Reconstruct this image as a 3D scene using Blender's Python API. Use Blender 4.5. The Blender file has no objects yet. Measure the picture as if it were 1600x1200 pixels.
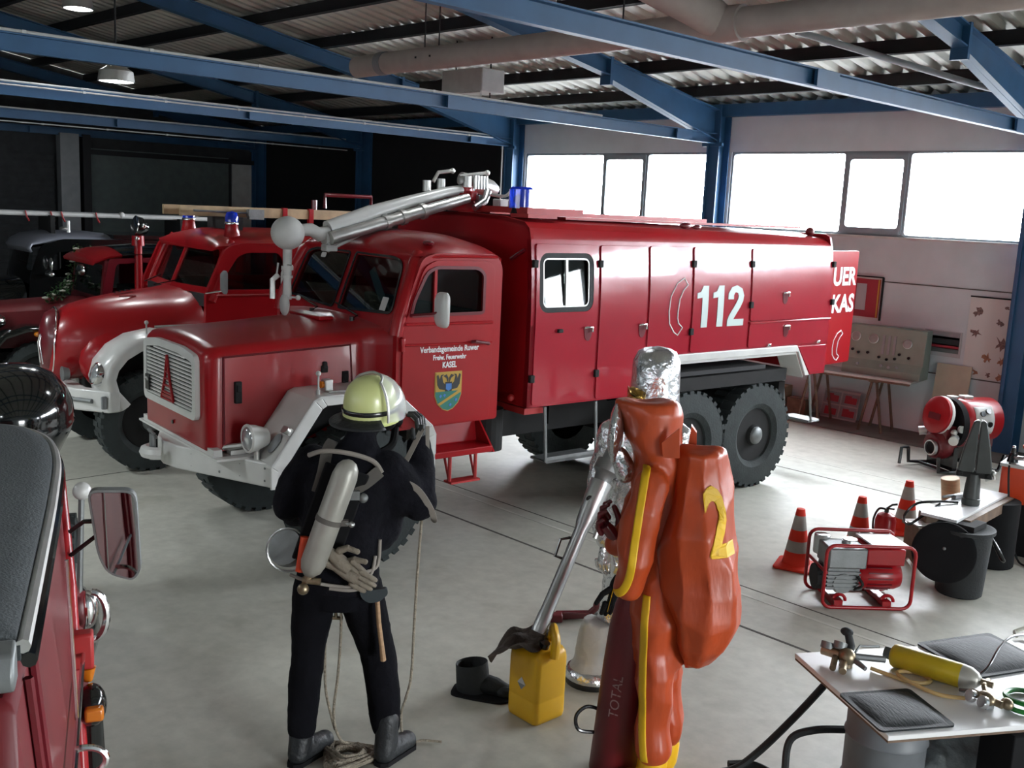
import bpy, bmesh, math, random
from math import sin, cos, pi, radians as rad
from mathutils import Vector as V, Matrix, Euler, Quaternion
from mathutils.geometry import tessellate_polygon
random.seed(7)
S = bpy.context.scene
COL = S.collection

# ------------------------------------------------------------------ materials
def mat(name, col, rough=.5, metal=0., bump=0., bscale=40., var=.0, vscale=6., spec=None, coat=0., trans=0., emis=None, estr=0., alpha=None, stretch=None):
    m = bpy.data.materials.new(name); m.use_nodes = True
    nt = m.node_tree; b = nt.nodes['Principled BSDF']
    b.inputs['Base Color'].default_value = (*col, 1)
    b.inputs['Roughness'].default_value = rough
    b.inputs['Metallic'].default_value = metal
    if coat: b.inputs['Coat Weight'].default_value = coat; b.inputs['Coat Roughness'].default_value = .05
    if trans: b.inputs['Transmission Weight'].default_value = trans
    if spec is not None: b.inputs['Specular IOR Level'].default_value = spec
    if emis: b.inputs['Emission Color'].default_value = (*emis, 1); b.inputs['Emission Strength'].default_value = estr
    if alpha is not None: b.inputs['Alpha'].default_value = alpha
    tc = nt.nodes.new('ShaderNodeTexCoord')
    def vec(sc):
        mp = nt.nodes.new('ShaderNodeMapping'); nt.links.new(tc.outputs['Object'], mp.inputs[0])
        mp.inputs['Scale'].default_value = stretch or (1, 1, 1); return mp
    if var:
        n = nt.nodes.new('ShaderNodeTexNoise'); n.inputs['Scale'].default_value = vscale; n.inputs['Detail'].default_value = 5
        nt.links.new(vec(1).outputs[0], n.inputs['Vector'])
        r = nt.nodes.new('ShaderNodeValToRGB')
        r.color_ramp.elements[0].position = .3; r.color_ramp.elements[1].position = .7
        r.color_ramp.elements[0].color = (*[c * (1 - var) for c in col], 1)
        r.color_ramp.elements[1].color = (*[min(1, c * (1 + var)) for c in col], 1)
        nt.links.new(n.outputs['Fac'], r.inputs[0]); nt.links.new(r.outputs[0], b.inputs['Base Color'])
    if bump:
        n = nt.nodes.new('ShaderNodeTexNoise'); n.inputs['Scale'].default_value = bscale; n.inputs['Detail'].default_value = 4
        nt.links.new(vec(1).outputs[0], n.inputs['Vector'])
        bp = nt.nodes.new('ShaderNodeBump'); bp.inputs['Strength'].default_value = bump; bp.inputs['Distance'].default_value = .02
        nt.links.new(n.outputs['Fac'], bp.inputs['Height']); nt.links.new(bp.outputs[0], b.inputs['Normal'])
    return m

def glass_mat(name, tint=(.9, .95, .95), refl=.12, rough=.02):
    m = bpy.data.materials.new(name); m.use_nodes = True; nt = m.node_tree
    for n in list(nt.nodes):
        if n.type != 'OUTPUT_MATERIAL': nt.nodes.remove(n)
    t = nt.nodes.new('ShaderNodeBsdfTransparent'); t.inputs[0].default_value = (*tint, 1)
    g = nt.nodes.new('ShaderNodeBsdfGlossy'); g.inputs['Roughness'].default_value = rough
    mx = nt.nodes.new('ShaderNodeMixShader'); f = nt.nodes.new('ShaderNodeLayerWeight'); f.inputs[0].default_value = .5
    pw = nt.nodes.new('ShaderNodeMath'); pw.operation = 'POWER'; pw.inputs[1].default_value = 4
    ad = nt.nodes.new('ShaderNodeMath'); ad.operation = 'ADD'; ad.use_clamp = True; ad.inputs[1].default_value = refl / 2
    nt.links.new(f.outputs['Facing'], pw.inputs[0]); nt.links.new(pw.outputs[0], ad.inputs[0]); nt.links.new(ad.outputs[0], mx.inputs[0])
    nt.links.new(t.outputs[0], mx.inputs[1]); nt.links.new(g.outputs[0], mx.inputs[2])
    nt.links.new(mx.outputs[0], nt.nodes['Material Output'].inputs[0]); return m

RED = (.31, .005, .009)
M = dict(
 red=mat('fire_red', RED, .30, var=.08, vscale=3, coat=.12, bump=.03, bscale=3, spec=.35),
 redside=mat('fire_red_side', (.34, .012, .026), .2, var=.06, vscale=2, coat=.45, bump=.28, bscale=1.7),
 reddark=mat('dark_red', (.12, .006, .012), .3, coat=.4, var=.1),
 redrough=mat('red_rough', (.36, .02, .02), .5, var=.15),
 maroon=mat('maroon', (.13, .008, .012), .45, var=.15, vscale=4),
 white=mat('white_paint', (.62, .62, .60), .3, var=.08, vscale=5, coat=.2),
 offwhite=mat('off_white', (.48, .48, .46), .5, var=.1),
 cream=mat('cream_tube', (.38, .33, .30), .5, var=.08),
 black=mat('black_paint', (.008, .008, .009), .25, coat=.3),
 gloss=mat('gloss_black', (.004, .005, .005), .12, coat=.6),
 rubber=mat('rubber', (.012, .014, .015), .75, bump=.2, bscale=60, var=.25, vscale=8),
 tyre=mat('tyre_rubber', (.022, .029, .029), .8, bump=.2, bscale=50, var=.2, vscale=9),
 blackmatte=mat('black_matte', (.007, .007, .008), .85, var=.2, spec=.2),
 darkiron=mat('dark_iron', (.055, .06, .058), .45, .3, var=.2),
 under=mat('chassis', (.006, .006, .006), .85, var=.3),
 chrome=mat('chrome', (.75, .75, .75), .12, 1.),
 steel=mat('steel', (.42, .43, .43), .35, 1., var=.15, bump=.05),
 alu=mat('cast_aluminium', (.55, .55, .53), .4, .8, var=.12, bump=.08),
 dullsteel=mat('dull_steel', (.20, .21, .21), .5, .6, var=.2, bump=.1),
 brass=mat('old_brass', (.30, .24, .16), .4, .9, var=.25, vscale=20),
 blue=mat('steel_blue', (.022, .08, .17), .5, var=.12, vscale=3, spec=.4),
 purlin=mat('purlin_dark', (.007, .007, .009), .7),
 bluelamp=mat('blue_lamp', (.004, .035, .55), .12, trans=.15, coat=.4),
 orange=mat('orange_rubber_cloth', (.42, .058, .013), .38, var=.15, vscale=5, bump=.5, bscale=5, stretch=(1.6, 1.6, .5)),
 orangeplain=mat('orange_plastic', (.62, .06, .015), .4, var=.05),
 yellow=mat('yellow_stripe', (.75, .45, .01), .5, var=.1),
 jerry=mat('yellow_plastic', (.80, .45, .014), .38, var=.06, vscale=4),
 yellowcyl=mat('yellow_enamel', (.50, .38, .015), .35, var=.12, vscale=12),
 silver=mat('aluminised_cloth', (.75, .76, .78), .25, 1., bump=.9, bscale=16),
 silvercloth=mat('white_heat_cloth', (.50, .49, .46), .8, bump=.4, bscale=20, var=.15),
 gold=mat('gold_visor', (.55, .33, .08), .18, 1.),
 navy=mat('navy_cloth', (.006, .006, .009), .92, bump=.4, bscale=35, var=.3, vscale=10, spec=.15),
 trouser=mat('black_trousers', (.005, .005, .007), .95, bump=.3, bscale=30, var=.2, spec=.1),
 boot=mat('leather_boot', (.014, .016, .018), .5, bump=.3, bscale=40, var=.2),
 helmet=mat('luminous_helmet', (.62, .66, .28), .3, var=.05, coat=.2),
 cylgrey=mat('grey_cylinder', (.36, .35, .31), .4, .3, var=.12),
 strap=mat('grey_strap', (.27, .24, .21), .7, var=.2),
 darkstrap=mat('dark_strap', (.10, .09, .08), .7, var=.2),
 glove=mat('suede_glove', (.20, .17, .13), .85, bump=.5, bscale=40, var=.25),
 rope=mat('hemp_rope', (.30, .26, .20), .85, bump=.8, bscale=120, var=.25, vscale=60),
 wood=mat('wood', (.36, .22, .12), .6, var=.2, vscale=9, stretch=(1, 1, 6)),
 woodpale=mat('pale_wood', (.42, .30, .17), .6, var=.2, vscale=9),
 brownwood=mat('brown_wood', (.13, .08, .05), .6, var=.3, vscale=12),
 axeleather=mat('axe_holster', (.03, .04, .045), .45),
 rag=mat('brown_rag', (.045, .032, .024), .85, bump=.6, bscale=30, var=.3),
 wallpaint=mat('wall_paint', (.50, .55, .57), .85, var=.05, vscale=3, bump=.05, bscale=120),
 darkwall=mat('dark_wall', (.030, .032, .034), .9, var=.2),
 darkbrick=mat('dark_brick_wall', (.005, .005, .006), .95, var=.2),  # near-black brick with slight random tone
 greenpanel=mat('green_grey_panel', (.10, .125, .12), .7, var=.12),
 winframe=mat('window_frame', (.21, .25, .27), .5),
 panelgrey=mat('gauge_panel', (.19, .235, .20), .5, var=.08),
 boardwhite=mat('white_board', (.74, .74, .74), .28, var=.03),
 beige=mat('beige_board', (.40, .35, .27), .7, var=.06),
 card=mat('cardboard', (.25, .17, .10), .8, var=.1),
 paper=mat('paper', (.55, .54, .52), .7),
 yellowhose=mat('yellow_hose', (.55, .38, .16), .5),
 greenhose=mat('green_hose', (.01, .16, .02), .35),
 drum=mat('grey_drum', (.13, .14, .15), .5, var=.15),
 plastic=mat('clear_wrap', (.30, .33, .34), .12, bump=1., bscale=14, var=.3, vscale=10, spec=.8),
 canvas=mat('soft_roof', (.045, .052, .055), .75, bump=.3, bscale=160, var=.12, vscale=20),
 amber=mat('amber_lens', (.55, .16, .01), .2, coat=.4),
 mirrorglass=mat('mirror_glass', (.30, .30, .30), .02, 1.),
 darkglass=mat('dark_glass', (.012, .014, .015), .06, coat=.5),
 lensglass=mat('lamp_lens', (.55, .57, .58), .1, .6),
 leaf=mat('leaf', (.02, .06, .015), .6, var=.4, vscale=30),
 petal=mat('petal', (.5, .5, .42), .6),
 grey=mat('grey_paint', (.22, .23, .24), .5, var=.1),
 silverpaint=mat('silver_paint', (.22, .23, .27), .35, .3),
 cone=mat('cone_orange', (.60, .028, .010), .6, var=.06, spec=.25),
 conewhite=mat('cone_band', (.30, .28, .25), .6, var=.2),
 glow=mat('lamp_glow', (1, 1, 1), .5, emis=(.92, .97, 1), estr=30),
 green=mat('heraldic_green', (.02, .17, .13), .4), golden=mat('heraldic_gold', (.45, .28, .04), .4), hblue=mat('heraldic_blue', (.05, .18, .5), .4),
 lettering=mat('white_letter', (.80, .80, .80), .4), letterblack=mat('black_letter', (.01, .01, .01), .5),
 dash=mat('cab_inside', (.02, .02, .022), .8),
 winglass=glass_mat('window_glass', (.97, .98, 1.), .06),
 cabglass=glass_mat('cab_glass', (.55, .62, .60), .10),
 visor=mat('visor_plastic', (.75, .78, .80), .12, alpha=.42),
)

# ------------------------------------------------------------------ mesh builder
def ident(): return Matrix.Identity(4)
class MB:
    def __init__(self, T=None): self.bm = bmesh.new(); self.mi = 0; self.T = T or ident()
    def v(self, p): return self.bm.verts.new(self.T @ V(p))
    def f(self, vs):
        try: fc = self.bm.faces.new(vs)
        except ValueError: return None
        fc.material_index = self.mi; return fc
    def box(self, c, s, rot=None):
        R = (Euler(rot).to_matrix() if rot is not None and not isinstance(rot, Matrix) else (rot or Matrix.Identity(3)))
        vs = [self.v(V(c) + R @ V((x * s[0] / 2, y * s[1] / 2, z * s[2] / 2))) for x in (-1, 1) for y in (-1, 1) for z in (-1, 1)]
        for q in ((0, 1, 3, 2), (4, 6, 7, 5), (0, 4, 5, 1), (2, 3, 7, 6), (0, 2, 6, 4), (1, 5, 7, 3)): self.f([vs[i] for i in q])
        return self
    def rings(self, rings, cap=True, closed=True, loop=False):
        R = [[self.v(p) for p in r] for r in rings]; n = len(R[0])
        pairs = list(zip(R, R[1:])) + ([(R[-1], R[0])] if loop else [])
        for a, b in pairs:
            for i in range(n if closed else n - 1):
                self.f([a[i], a[(i + 1) % n], b[(i + 1) % n], b[i]])
        if cap and closed and not loop: self.f(R[0][::-1]); self.f(R[-1])
        return self
    def tube(self, pts, r, n=10, cap=True, loop=False, flat=1.):
        pts = [V(p) for p in pts]; k = len(pts)
        rs = r if isinstance(r, (list, tuple)) else [r] * k
        t0 = (pts[1] - pts[0]).normalized(); up = V((0, 0, 1)) if abs(t0.z) < .9 else V((1, 0, 0))
        a = t0.cross(up).normalized(); rg = []
        for i, p in enumerate(pts):
            if loop: t = pts[(i + 1) % k] - pts[i - 1]
            else: t = pts[min(i + 1, k - 1)] - pts[max(i - 1, 0)]
            t.normalize(); a = (a - t * a.dot(t)).normalized(); b = t.cross(a)
            rg.append([p + (a * cos(2 * pi * j / n) + b * flat * sin(2 * pi * j / n)) * rs[i] for j in range(n)])
        return self.rings(rg, cap, True, loop)
    def cyl(self, p0, p1, r0, r1=None, n=20): return self.tube([p0, p1], [r0, r0 if r1 is None else r1], n)
    def lathe(self, prof, n=24, M4=None, cap=True):
        M4 = M4 or ident()
        return self.rings([[M4 @ V((r * cos(2 * pi * j / n), r * sin(2 * pi * j / n), z)) for j in range(n)] for r, z in prof], cap)
    def ball(self, c, r, n=16, m=10, R=None):
        r = r if isinstance(r, (tuple, list)) else (r, r, r); c = V(c); R = R or Matrix.Identity(3)
        rg = []
        for i in range(m + 1):
            a = pi * (i + .02) / (m + .04) - pi / 2
            rg.append([c + R @ V((r[0] * cos(a) * cos(2 * pi * j / n), r[1] * cos(a) * sin(2 * pi * j / n), r[2] * sin(a))) for j in range(n)])
        return self.rings(rg)
    def panel(self, outer, holes, fn, th):
        """flat plate with holes: outer/holes are 2D loops, fn maps (a,b) to 3D, th is the thickness vector"""
        loops = [list(outer)] + [list(h) for h in holes]; th = V(th)
        tri = tessellate_polygon([[V((a, b, 0)) for a, b in L] for L in loops])
        flat = [q for L in loops for q in L]
        A = [self.v(V(fn(*q))) for q in flat]; B = [self.v(V(fn(*q)) + th) for q in flat]
        for t in tri: self.f([A[i] for i in t]); self.f([B[i] for i in reversed(t)])
        o = 0
        for L in loops:
            k = len(L)
            for i in range(k): self.f([A[o + i], A[o + (i + 1) % k], B[o + (i + 1) % k], B[o + i]])
            o += k
        return self
    def prism(self, poly, fn, th): return self.panel(poly, [], fn, th)
    def strip(self, pts, w, th=.003, nrm=None):
        """flat band of width w along pts"""
        pts = [V(p) for p in pts]; rg = []
        for i, p in enumerate(pts):
            t = (pts[min(i + 1, len(pts) - 1)] - pts[max(i - 1, 0)]).normalized()
            nn = V(nrm[i] if isinstance(nrm, list) else (nrm or (0, 0, 1))); s = t.cross(nn).normalized(); nn = s.cross(t)
            rg.append([p + s * w / 2, p + s * w / 2 + nn * th, p - s * w / 2 + nn * th, p - s * w / 2])
        return self.rings(rg)
    def bend(self, z0, k, sgn, axis=1, zmax=2.4, n=7):
        """lean the part above z0 inwards along a parabola"""
        for i in range(n):
            z = z0 + (zmax - z0) * i / n
            bmesh.ops.bisect_plane(self.bm, geom=self.bm.verts[:] + self.bm.edges[:] + self.bm.faces[:], plane_co=(0, 0, z), plane_no=(0, 0, 1), dist=1e-5)
        for v in self.bm.verts:
            if v.co.z > z0: v.co[axis] -= sgn * k * (v.co.z - z0) ** 2
        return self
    def text(self, body, fn, size, th=(0, 0, 0), sx=1., bold=0.):
        cu = bpy.data.curves.new('txt', 'FONT'); cu.body = body; cu.size = size; cu.align_x = 'CENTER'; cu.align_y = 'CENTER'
        cu.offset = bold; cu.resolution_u = 3
        ob = bpy.data.objects.new('txt', cu); COL.objects.link(ob)
        dg = bpy.context.evaluated_depsgraph_get(); me = bpy.data.meshes.new_from_object(ob.evaluated_get(dg))
        th = V(th); A = []; B = []
        for v in me.vertices:
            p = V(fn(v.co.x * sx, v.co.y)); A.append(self.v(p)); B.append(self.v(p + th))
        for p in me.polygons: self.f([B[i] for i in p.vertices]); self.f([A[i] for i in reversed(p.vertices)])
        cnt = {}
        for p in me.polygons:
            vs = list(p.vertices)
            for i in range(len(vs)):
                e = (vs[i], vs[(i + 1) % len(vs)]); cnt[tuple(sorted(e))] = cnt.get(tuple(sorted(e)), []) + [e]
        for e in cnt.values():
            if len(e) == 1: a, b = e[0]; self.f([A[a], A[b], B[b], B[a]])
        bpy.data.objects.remove(ob); bpy.data.curves.remove(cu); bpy.data.meshes.remove(me); return self
    def build(self, name, m, parent=None, smooth=40, bevel=0, seg=2, remesh=0, sm=0, subs=0, disp=None, loc=None):
        bmesh.ops.recalc_face_normals(self.bm, faces=self.bm.faces)
        me = bpy.data.meshes.new(name); self.bm.to_mesh(me); self.bm.free()
        for x in (m if isinstance(m, (list, tuple)) else [m]): me.materials.append(M[x] if isinstance(x, str) else x)
        if smooth: me.shade_smooth(); me.set_sharp_from_angle(angle=rad(smooth))
        o = bpy.data.objects.new(name, me); COL.objects.link(o)
        if loc is not None: o.location = loc
        if parent is not None: o.parent = parent
        if bevel:
            b = o.modifiers.new('bevel', 'BEVEL'); b.width = bevel; b.segments = seg; b.limit_method = 'ANGLE'; b.angle_limit = rad(35)
            b.harden_normals = False
        if remesh:
            r = o.modifiers.new('remesh', 'REMESH'); r.mode = 'VOXEL'; r.voxel_size = remesh; r.use_smooth_shade = True
            if sm: q = o.modifiers.new('smooth', 'SMOOTH'); q.factor = .5; q.iterations = sm
        if subs: q = o.modifiers.new('subsurf', 'SUBSURF'); q.levels = subs; q.render_levels = subs
        if disp:
            kd = disp[2] if len(disp) > 2 else 'CLOUDS'
            tx = bpy.data.textures.new(name, kd); tx.noise_scale = disp[1]
            if kd == 'CLOUDS': tx.noise_depth = 2
            d = o.modifiers.new('folds', 'DISPLACE'); d.texture = tx; d.strength = disp[0]; d.mid_level = .5; d.texture_coords = 'LOCAL'
        return o

def drape(mb, target, gap=.004, y0=-1.2):
    """lay a built mesh on the -y face of another object of the same parent"""
    bpy.context.view_layer.update(); ev = target.evaluated_get(bpy.context.evaluated_depsgraph_get())
    for v in mb.bm.verts:
        h = ev.ray_cast(V((v.co.x, y0, v.co.z)), V((0, 1, 0)))
        if h[0]: v.co.y = h[1].y - gap
    return mb
def empty(name, loc=(0, 0, 0), rz=0., rot=None):
    o = bpy.data.objects.new(name, None); COL.objects.link(o); o.location = loc; o.rotation_euler = rot or (0, 0, rz); o.empty_display_size = .1
    return o
def tag(o, label=None, cat=None, group=None, kind=None):
    if label: o['label'] = label
    if cat: o['category'] = cat
    if group: o['group'] = group
    if kind: o['kind'] = kind
    return o
def thing(name, label, cat, loc=(0, 0, 0), rz=0., group=None, rot=None): return tag(empty(name, loc, rz, rot), label, cat, group)
def copy_tree(o, parent=None):
    c = o.copy(); COL.objects.link(c)
    if parent is not None: c.parent = parent
    for ch in list(o.children): copy_tree(ch, c)
    return c
def rr(x0, y0, x1, y1, r, n=5):
    out = []
    for cx, cy, a0 in ((x1 - r, y1 - r, 0), (x0 + r, y1 - r, 90), (x0 + r, y0 + r, 180), (x1 - r, y0 + r, 270)):
        for i in range(n + 1):
            a = rad(a0 + 90 * i / n); out.append((cx + r * cos(a), cy + r * sin(a)))
    return out
def rpoly(pts, r, n=4):
    """polygon with rounded corners"""
    out = []; k = len(pts); rs = r if isinstance(r, (list, tuple)) else [r] * k
    for i in range(k):
        p, a, b = V(pts[i]), V(pts[i - 1]), V(pts[(i + 1) % k])
        da, db = (a - p), (b - p); q = min(rs[i], da.length * .45, db.length * .45)
        if q < 1e-5: out.append(tuple(p)); continue
        s, e = p + da.normalized() * q, p + db.normalized() * q
        for j in range(n + 1):
            t = j / n; out.append(tuple(s * (1 - t) ** 2 + p * 2 * t * (1 - t) + e * t * t))
    return out
def offset(poly, d):
    """grow a roughly convex loop by d about its centroid direction"""
    k = len(poly); area = sum(poly[i - 1][0] * poly[i][1] - poly[i][0] * poly[i - 1][1] for i in range(k)); sg = 1 if area > 0 else -1; out = []
    for i in range(k):
        p, a, b = V(poly[i]), V(poly[i - 1]), V(poly[(i + 1) % k])
        t = (b - a)
        if t.length < 1e-9: out.append(tuple(p)); continue
        t.normalize(); out.append((p.x + t.y * d * sg, p.y - t.x * d * sg))
    return out
def spline(pts, n=8):
    """Catmull-Rom through pts"""
    P = [V(p) for p in pts]; out = []
    for i in range(len(P) - 1):
        a, b, c, d = P[max(i - 1, 0)], P[i], P[i + 1], P[min(i + 2, len(P) - 1)]
        for j in range(n):
            t = j / n
            out.append(.5 * ((2 * b) + (c - a) * t + (2 * a - 5 * b + 4 * c - d) * t * t + (3 * b - a - 3 * c + d) * t ** 3))
    out.append(P[-1]); return out
def arc(c, r, a0, a1, ax=(1, 0, 0), ay=(0, 0, 1), n=12):
    c, ax, ay = V(c), V(ax), V(ay)
    return [c + ax * r * cos(rad(a0 + (a1 - a0) * i / n)) + ay * r * sin(rad(a0 + (a1 - a0) * i / n)) for i in range(n + 1)]
# ------------------------------------------------------------------ camera
cp, sp_, cy_, sy_ = cos(-.17273), sin(-.17273), cos(-.80018), sin(-.80018)
fwd = V((sy_ * cp, cy_ * cp, sp_)); r0 = V((cy_, -sy_, 0)); u0 = r0.cross(fwd)
cr, srr = cos(.046446), sin(.046446)
rgt = r0 * cr + u0 * srr; upv = u0 * cr - r0 * srr
cd = bpy.data.cameras.new('camera'); cam = bpy.data.objects.new('camera', cd); COL.objects.link(cam)
cd.sensor_width = 36; cd.lens = 36 * 1580 / 1600; cd.clip_start = .05; cd.clip_end = 200
cam.matrix_world = Matrix(((rgt.x, upv.x, -fwd.x, 0), (rgt.y, upv.y, -fwd.y, 0), (rgt.z, upv.z, -fwd.z, 2.62), (0, 0, 0, 1)))
S.camera = cam

# ------------------------------------------------------------------ the hall
GY0, GY1 = 2.0, 4.6
W = 12.65; XE = -21.9; XR = 6.6; YF = -9.6
FX = [-21.75, -17.53, -13.09, -8.82, -4.36, .1, 4.55]
RY = 1.5
def ztop(y): return 4.126 + .165 * (12.37 - abs(y - RY) - RY)          # top of the rafters
def struct(mb, name, m, parent=None, label=None, **k):
    o = mb.build(name, m, parent, **k)
    if parent is None: tag(o, label, None, None, 'structure')
    return o

# floor
fm = bpy.data.materials.new('concrete_floor'); fm.use_nodes = True; nt = fm.node_tree; b = nt.nodes['Principled BSDF']
tc = nt.nodes.new('ShaderNodeTexCoord')
def noise(sc, det=6, rough=.6):
    n = nt.nodes.new('ShaderNodeTexNoise'); n.inputs['Scale'].default_value = sc; n.inputs['Detail'].default_value = det; n.inputs['Roughness'].default_value = rough
    nt.links.new(tc.outputs['Object'], n.inputs['Vector']); return n
def ramp(src, p0, c0, p1, c1):
    r = nt.nodes.new('ShaderNodeValToRGB'); e = r.color_ramp.elements
    e[0].position, e[1].position = p0, p1; e[0].color, e[1].color = (*c0, 1), (*c1, 1); nt.links.new(src, r.inputs[0]); return r
n1 = noise(.45); r1 = ramp(n1.outputs['Fac'], .3, (.42, .415, .355), .7, (.54, .53, .465))
n2 = noise(9); r2 = ramp(n2.outputs['Fac'], .35, (.86, .86, .86), .7, (1.04, 1.04, 1.04))
n3 = noise(2.3, 3, .5); r3 = ramp(n3.outputs['Fac'], .28, (.80, .79, .76), .42, (1, 1, 1))
mx = nt.nodes.new('ShaderNodeMix'); mx.data_type = 'RGBA'; mx.blend_type = 'MULTIPLY'; mx.inputs[0].default_value = 1
nt.links.new(r1.outputs[0], mx.inputs[6]); nt.links.new(r2.outputs[0], mx.inputs[7])
mx2 = nt.nodes.new('ShaderNodeMix'); mx2.data_type = 'RGBA'; mx2.blend_type = 'MULTIPLY'; mx2.inputs[0].default_value = .8
nt.links.new(mx.outputs[2], mx2.inputs[6]); nt.links.new(r3.outputs[0], mx2.inputs[7])
nt.links.new(mx2.outputs[2], b.inputs['Base Color'])
rr4 = ramp(n1.outputs['Fac'], .3, (.42, .42, .42), .7, (.6, .6, .6)); nt.links.new(rr4.outputs[0], b.inputs['Roughness'])
bp = nt.nodes.new('ShaderNodeBump'); bp.inputs['Strength'].default_value = .15; bp.inputs['Distance'].default_value = .01
nt.links.new(n2.outputs['Fac'], bp.inputs['Height']); nt.links.new(bp.outputs[0], b.inputs['Normal'])
mb = MB(); mb.box(((XE + XR) / 2, (W + YF) / 2, -.1), (XR - XE + .6, W - YF + .6, .2)); struct(mb, 'floor', fm)
M['joint'] = mat('floor_joint', (.09, .085, .075), .9); M['wornline'] = mat('pale_line', (.55, .54, .48), .7, var=.25, vscale=3)
M['apron'] = mat('floor_edge', (.16, .155, .14), .8, var=.2, vscale=3)
k = 0
for y, w, m in ((5.47, .022, 'joint'), (6.10, .012, 'joint'), (5.96, .03, 'wornline'), (9.50, .018, 'joint'), (10.04, .025, 'wornline'), (1.2, .02, 'joint')):
    k += 1; mb = MB(); mb.box(((XE + XR) / 2, y, .0008), (XR - XE, w, .0016)); struct(mb, 'floor_joint_%d' % k, m, label=None)
for x in (-9.13,):
    k += 1; mb = MB(); mb.box((x, 2, .0009), (.012, 16, .0018)); struct(mb, 'floor_joint_%d' % k, 'joint')
mb = MB(); mb.box(((XE + XR) / 2, 12.24, .006), (XR - XE, .82, .012)); struct(mb, 'floor_edge_strip', 'apron')

# window wall with its openings
bays = []                                        # x0, casement0, casement1, x1
bays.append((-12.95, -11.13, -10.26, -8.95)); bays.append((-8.68, -6.87, -6.02, -4.50))
bays.append((-4.22, -2.4, -1.55, -.05)); bays.append((.25, 2.05, 2.9, 4.4)); bays.append((4.7, 5.3, 5.9, 6.4))
WZ0, WZ1 = 2.47, 3.556
def wall_band(mb, y, th, x0, x1, holes, z0, z1, top):
    """wall along x with one row of openings between z0 and z1"""
    mb.box(((x0 + x1) / 2, y + th / 2, z0 / 2), (x1 - x0, abs(th), z0)); mb.box(((x0 + x1) / 2, y + th / 2, (z1 + top) / 2), (x1 - x0, abs(th), top - z1))
    e = [x0] + [q for h in holes for q in h] + [x1]
    for a, c in zip(e[::2], e[1::2]): mb.box(((a + c) / 2, y + th / 2, (z0 + z1) / 2), (c - a, abs(th), z1 - z0))
    return mb
struct(wall_band(MB(), W, .22, -13.0, XR, [(q[0], q[3]) for q in bays], WZ0, WZ1, 4.3), 'wall_right', 'wallpaint', smooth=0)
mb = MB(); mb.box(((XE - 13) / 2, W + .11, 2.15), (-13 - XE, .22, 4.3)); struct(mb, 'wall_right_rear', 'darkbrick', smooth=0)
for i, (x0, c0, c1, x1) in enumerate(bays):
    w = tag(empty('window_%d' % (i + 1), ((x0 + x1) / 2, W, WZ0)), None, None, None, 'structure')
    T = Matrix.Translation(-w.location)
    mb = MB(T)
    mb.panel([(x0, WZ0), (x1, WZ0), (x1, WZ1), (x0, WZ1)], [rr(x0 + .03, WZ0 + .03, c0 - .03, WZ1 - .03, .04), rr(c0 + .05, WZ0 + .09, c1 - .05, WZ1 - .09, .04), rr(c1 + .03, WZ0 + .03, x1 - .03, WZ1 - .03, .04)], lambda a, b: (a, W + .02, b), (0, .07, 0))
    mb.build('window_frame', 'winframe', w, smooth=0)
    mb = MB(T); mb.panel(rr(c0 + .005, WZ0 + .03, c1 - .005, WZ1 - .03, .02), [rr(c0 + .06, WZ0 + .105, c1 - .06, WZ1 - .105, .04)], lambda a, b: (a, W + .0, b), (0, .03, 0)); mb.build('casement', 'winframe', w, smooth=0)
    for a, b_ in ((x0, c0), (c0, c1), (c1, x1)):
        mb = MB(T); mb.box(((a + b_) / 2, W + .05, (WZ0 + WZ1) / 2), (b_ - a - .03, .006, WZ1 - WZ0 - .05)); mb.build('pane', 'winglass', w, smooth=0)
    mb = MB(T); mb.box(((x0 + x1) / 2, W - .015, WZ0 - .015), (x1 - x0 + .1, .10, .03)); mb.build('window_sill', 'offwhite', w)
# other walls; a band of unseen windows is added on the camera side for light
fb = [(-8.4, -4.6), (-4.0, -.2), (.4, 4.2)]
FZ0, FZ1 = 2.3, 3.6
struct(wall_band(MB(), YF, -.22, XE, XR, fb, FZ0, FZ1, 4.3), 'wall_left', 'wallpaint', smooth=0)
for i, (a, c) in enumerate(fb):
    w = tag(empty('window_%d' % (i + 6), ((a + c) / 2, YF, FZ0)), None, None, None, 'structure'); T = Matrix.Translation(-w.location)
    mb = MB(T); mb.panel([(a, FZ0), (c, FZ0), (c, FZ1), (a, FZ1)], [rr(a + .05, FZ0 + .05, (a + c) / 2 - .03, FZ1 - .05, .04), rr((a + c) / 2 + .03, FZ0 + .05, c - .05, FZ1 - .05, .04)], lambda p, q: (p, YF - .1, q), (0, .07, 0)); mb.build('window_frame', 'winframe', w, smooth=0)
    mb = MB(T); mb.box(((a + c) / 2, YF - .08, (FZ0 + FZ1) / 2), (c - a - .04, .006, FZ1 - FZ0 - .04)); mb.build('pane', 'winglass', w, smooth=0)
gz = lambda y: ztop(y) + .2
gab = lambda x, th, nm, m: struct(MB().prism([(YF, 0), (W, 0), (W, gz(W)), (RY, gz(RY)), (YF, gz(YF))], lambda a, b: (x, a, b), (th, 0, 0)), nm, m, smooth=0)
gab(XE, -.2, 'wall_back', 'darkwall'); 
# front gable (behind the camera) with an unseen open gate added to let daylight in
mb = MB(); mb.panel([(YF, 0), (W, 0), (W, gz(W)), (RY, gz(RY)), (YF, gz(YF))], [[(GY0, .05), (GY1, .05), (GY1, 2.8), (GY0, 2.8)]], lambda a, b: (XR, a, b), (.2, 0, 0)); struct(mb, 'wall_front', 'wallpaint', smooth=0)
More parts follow.
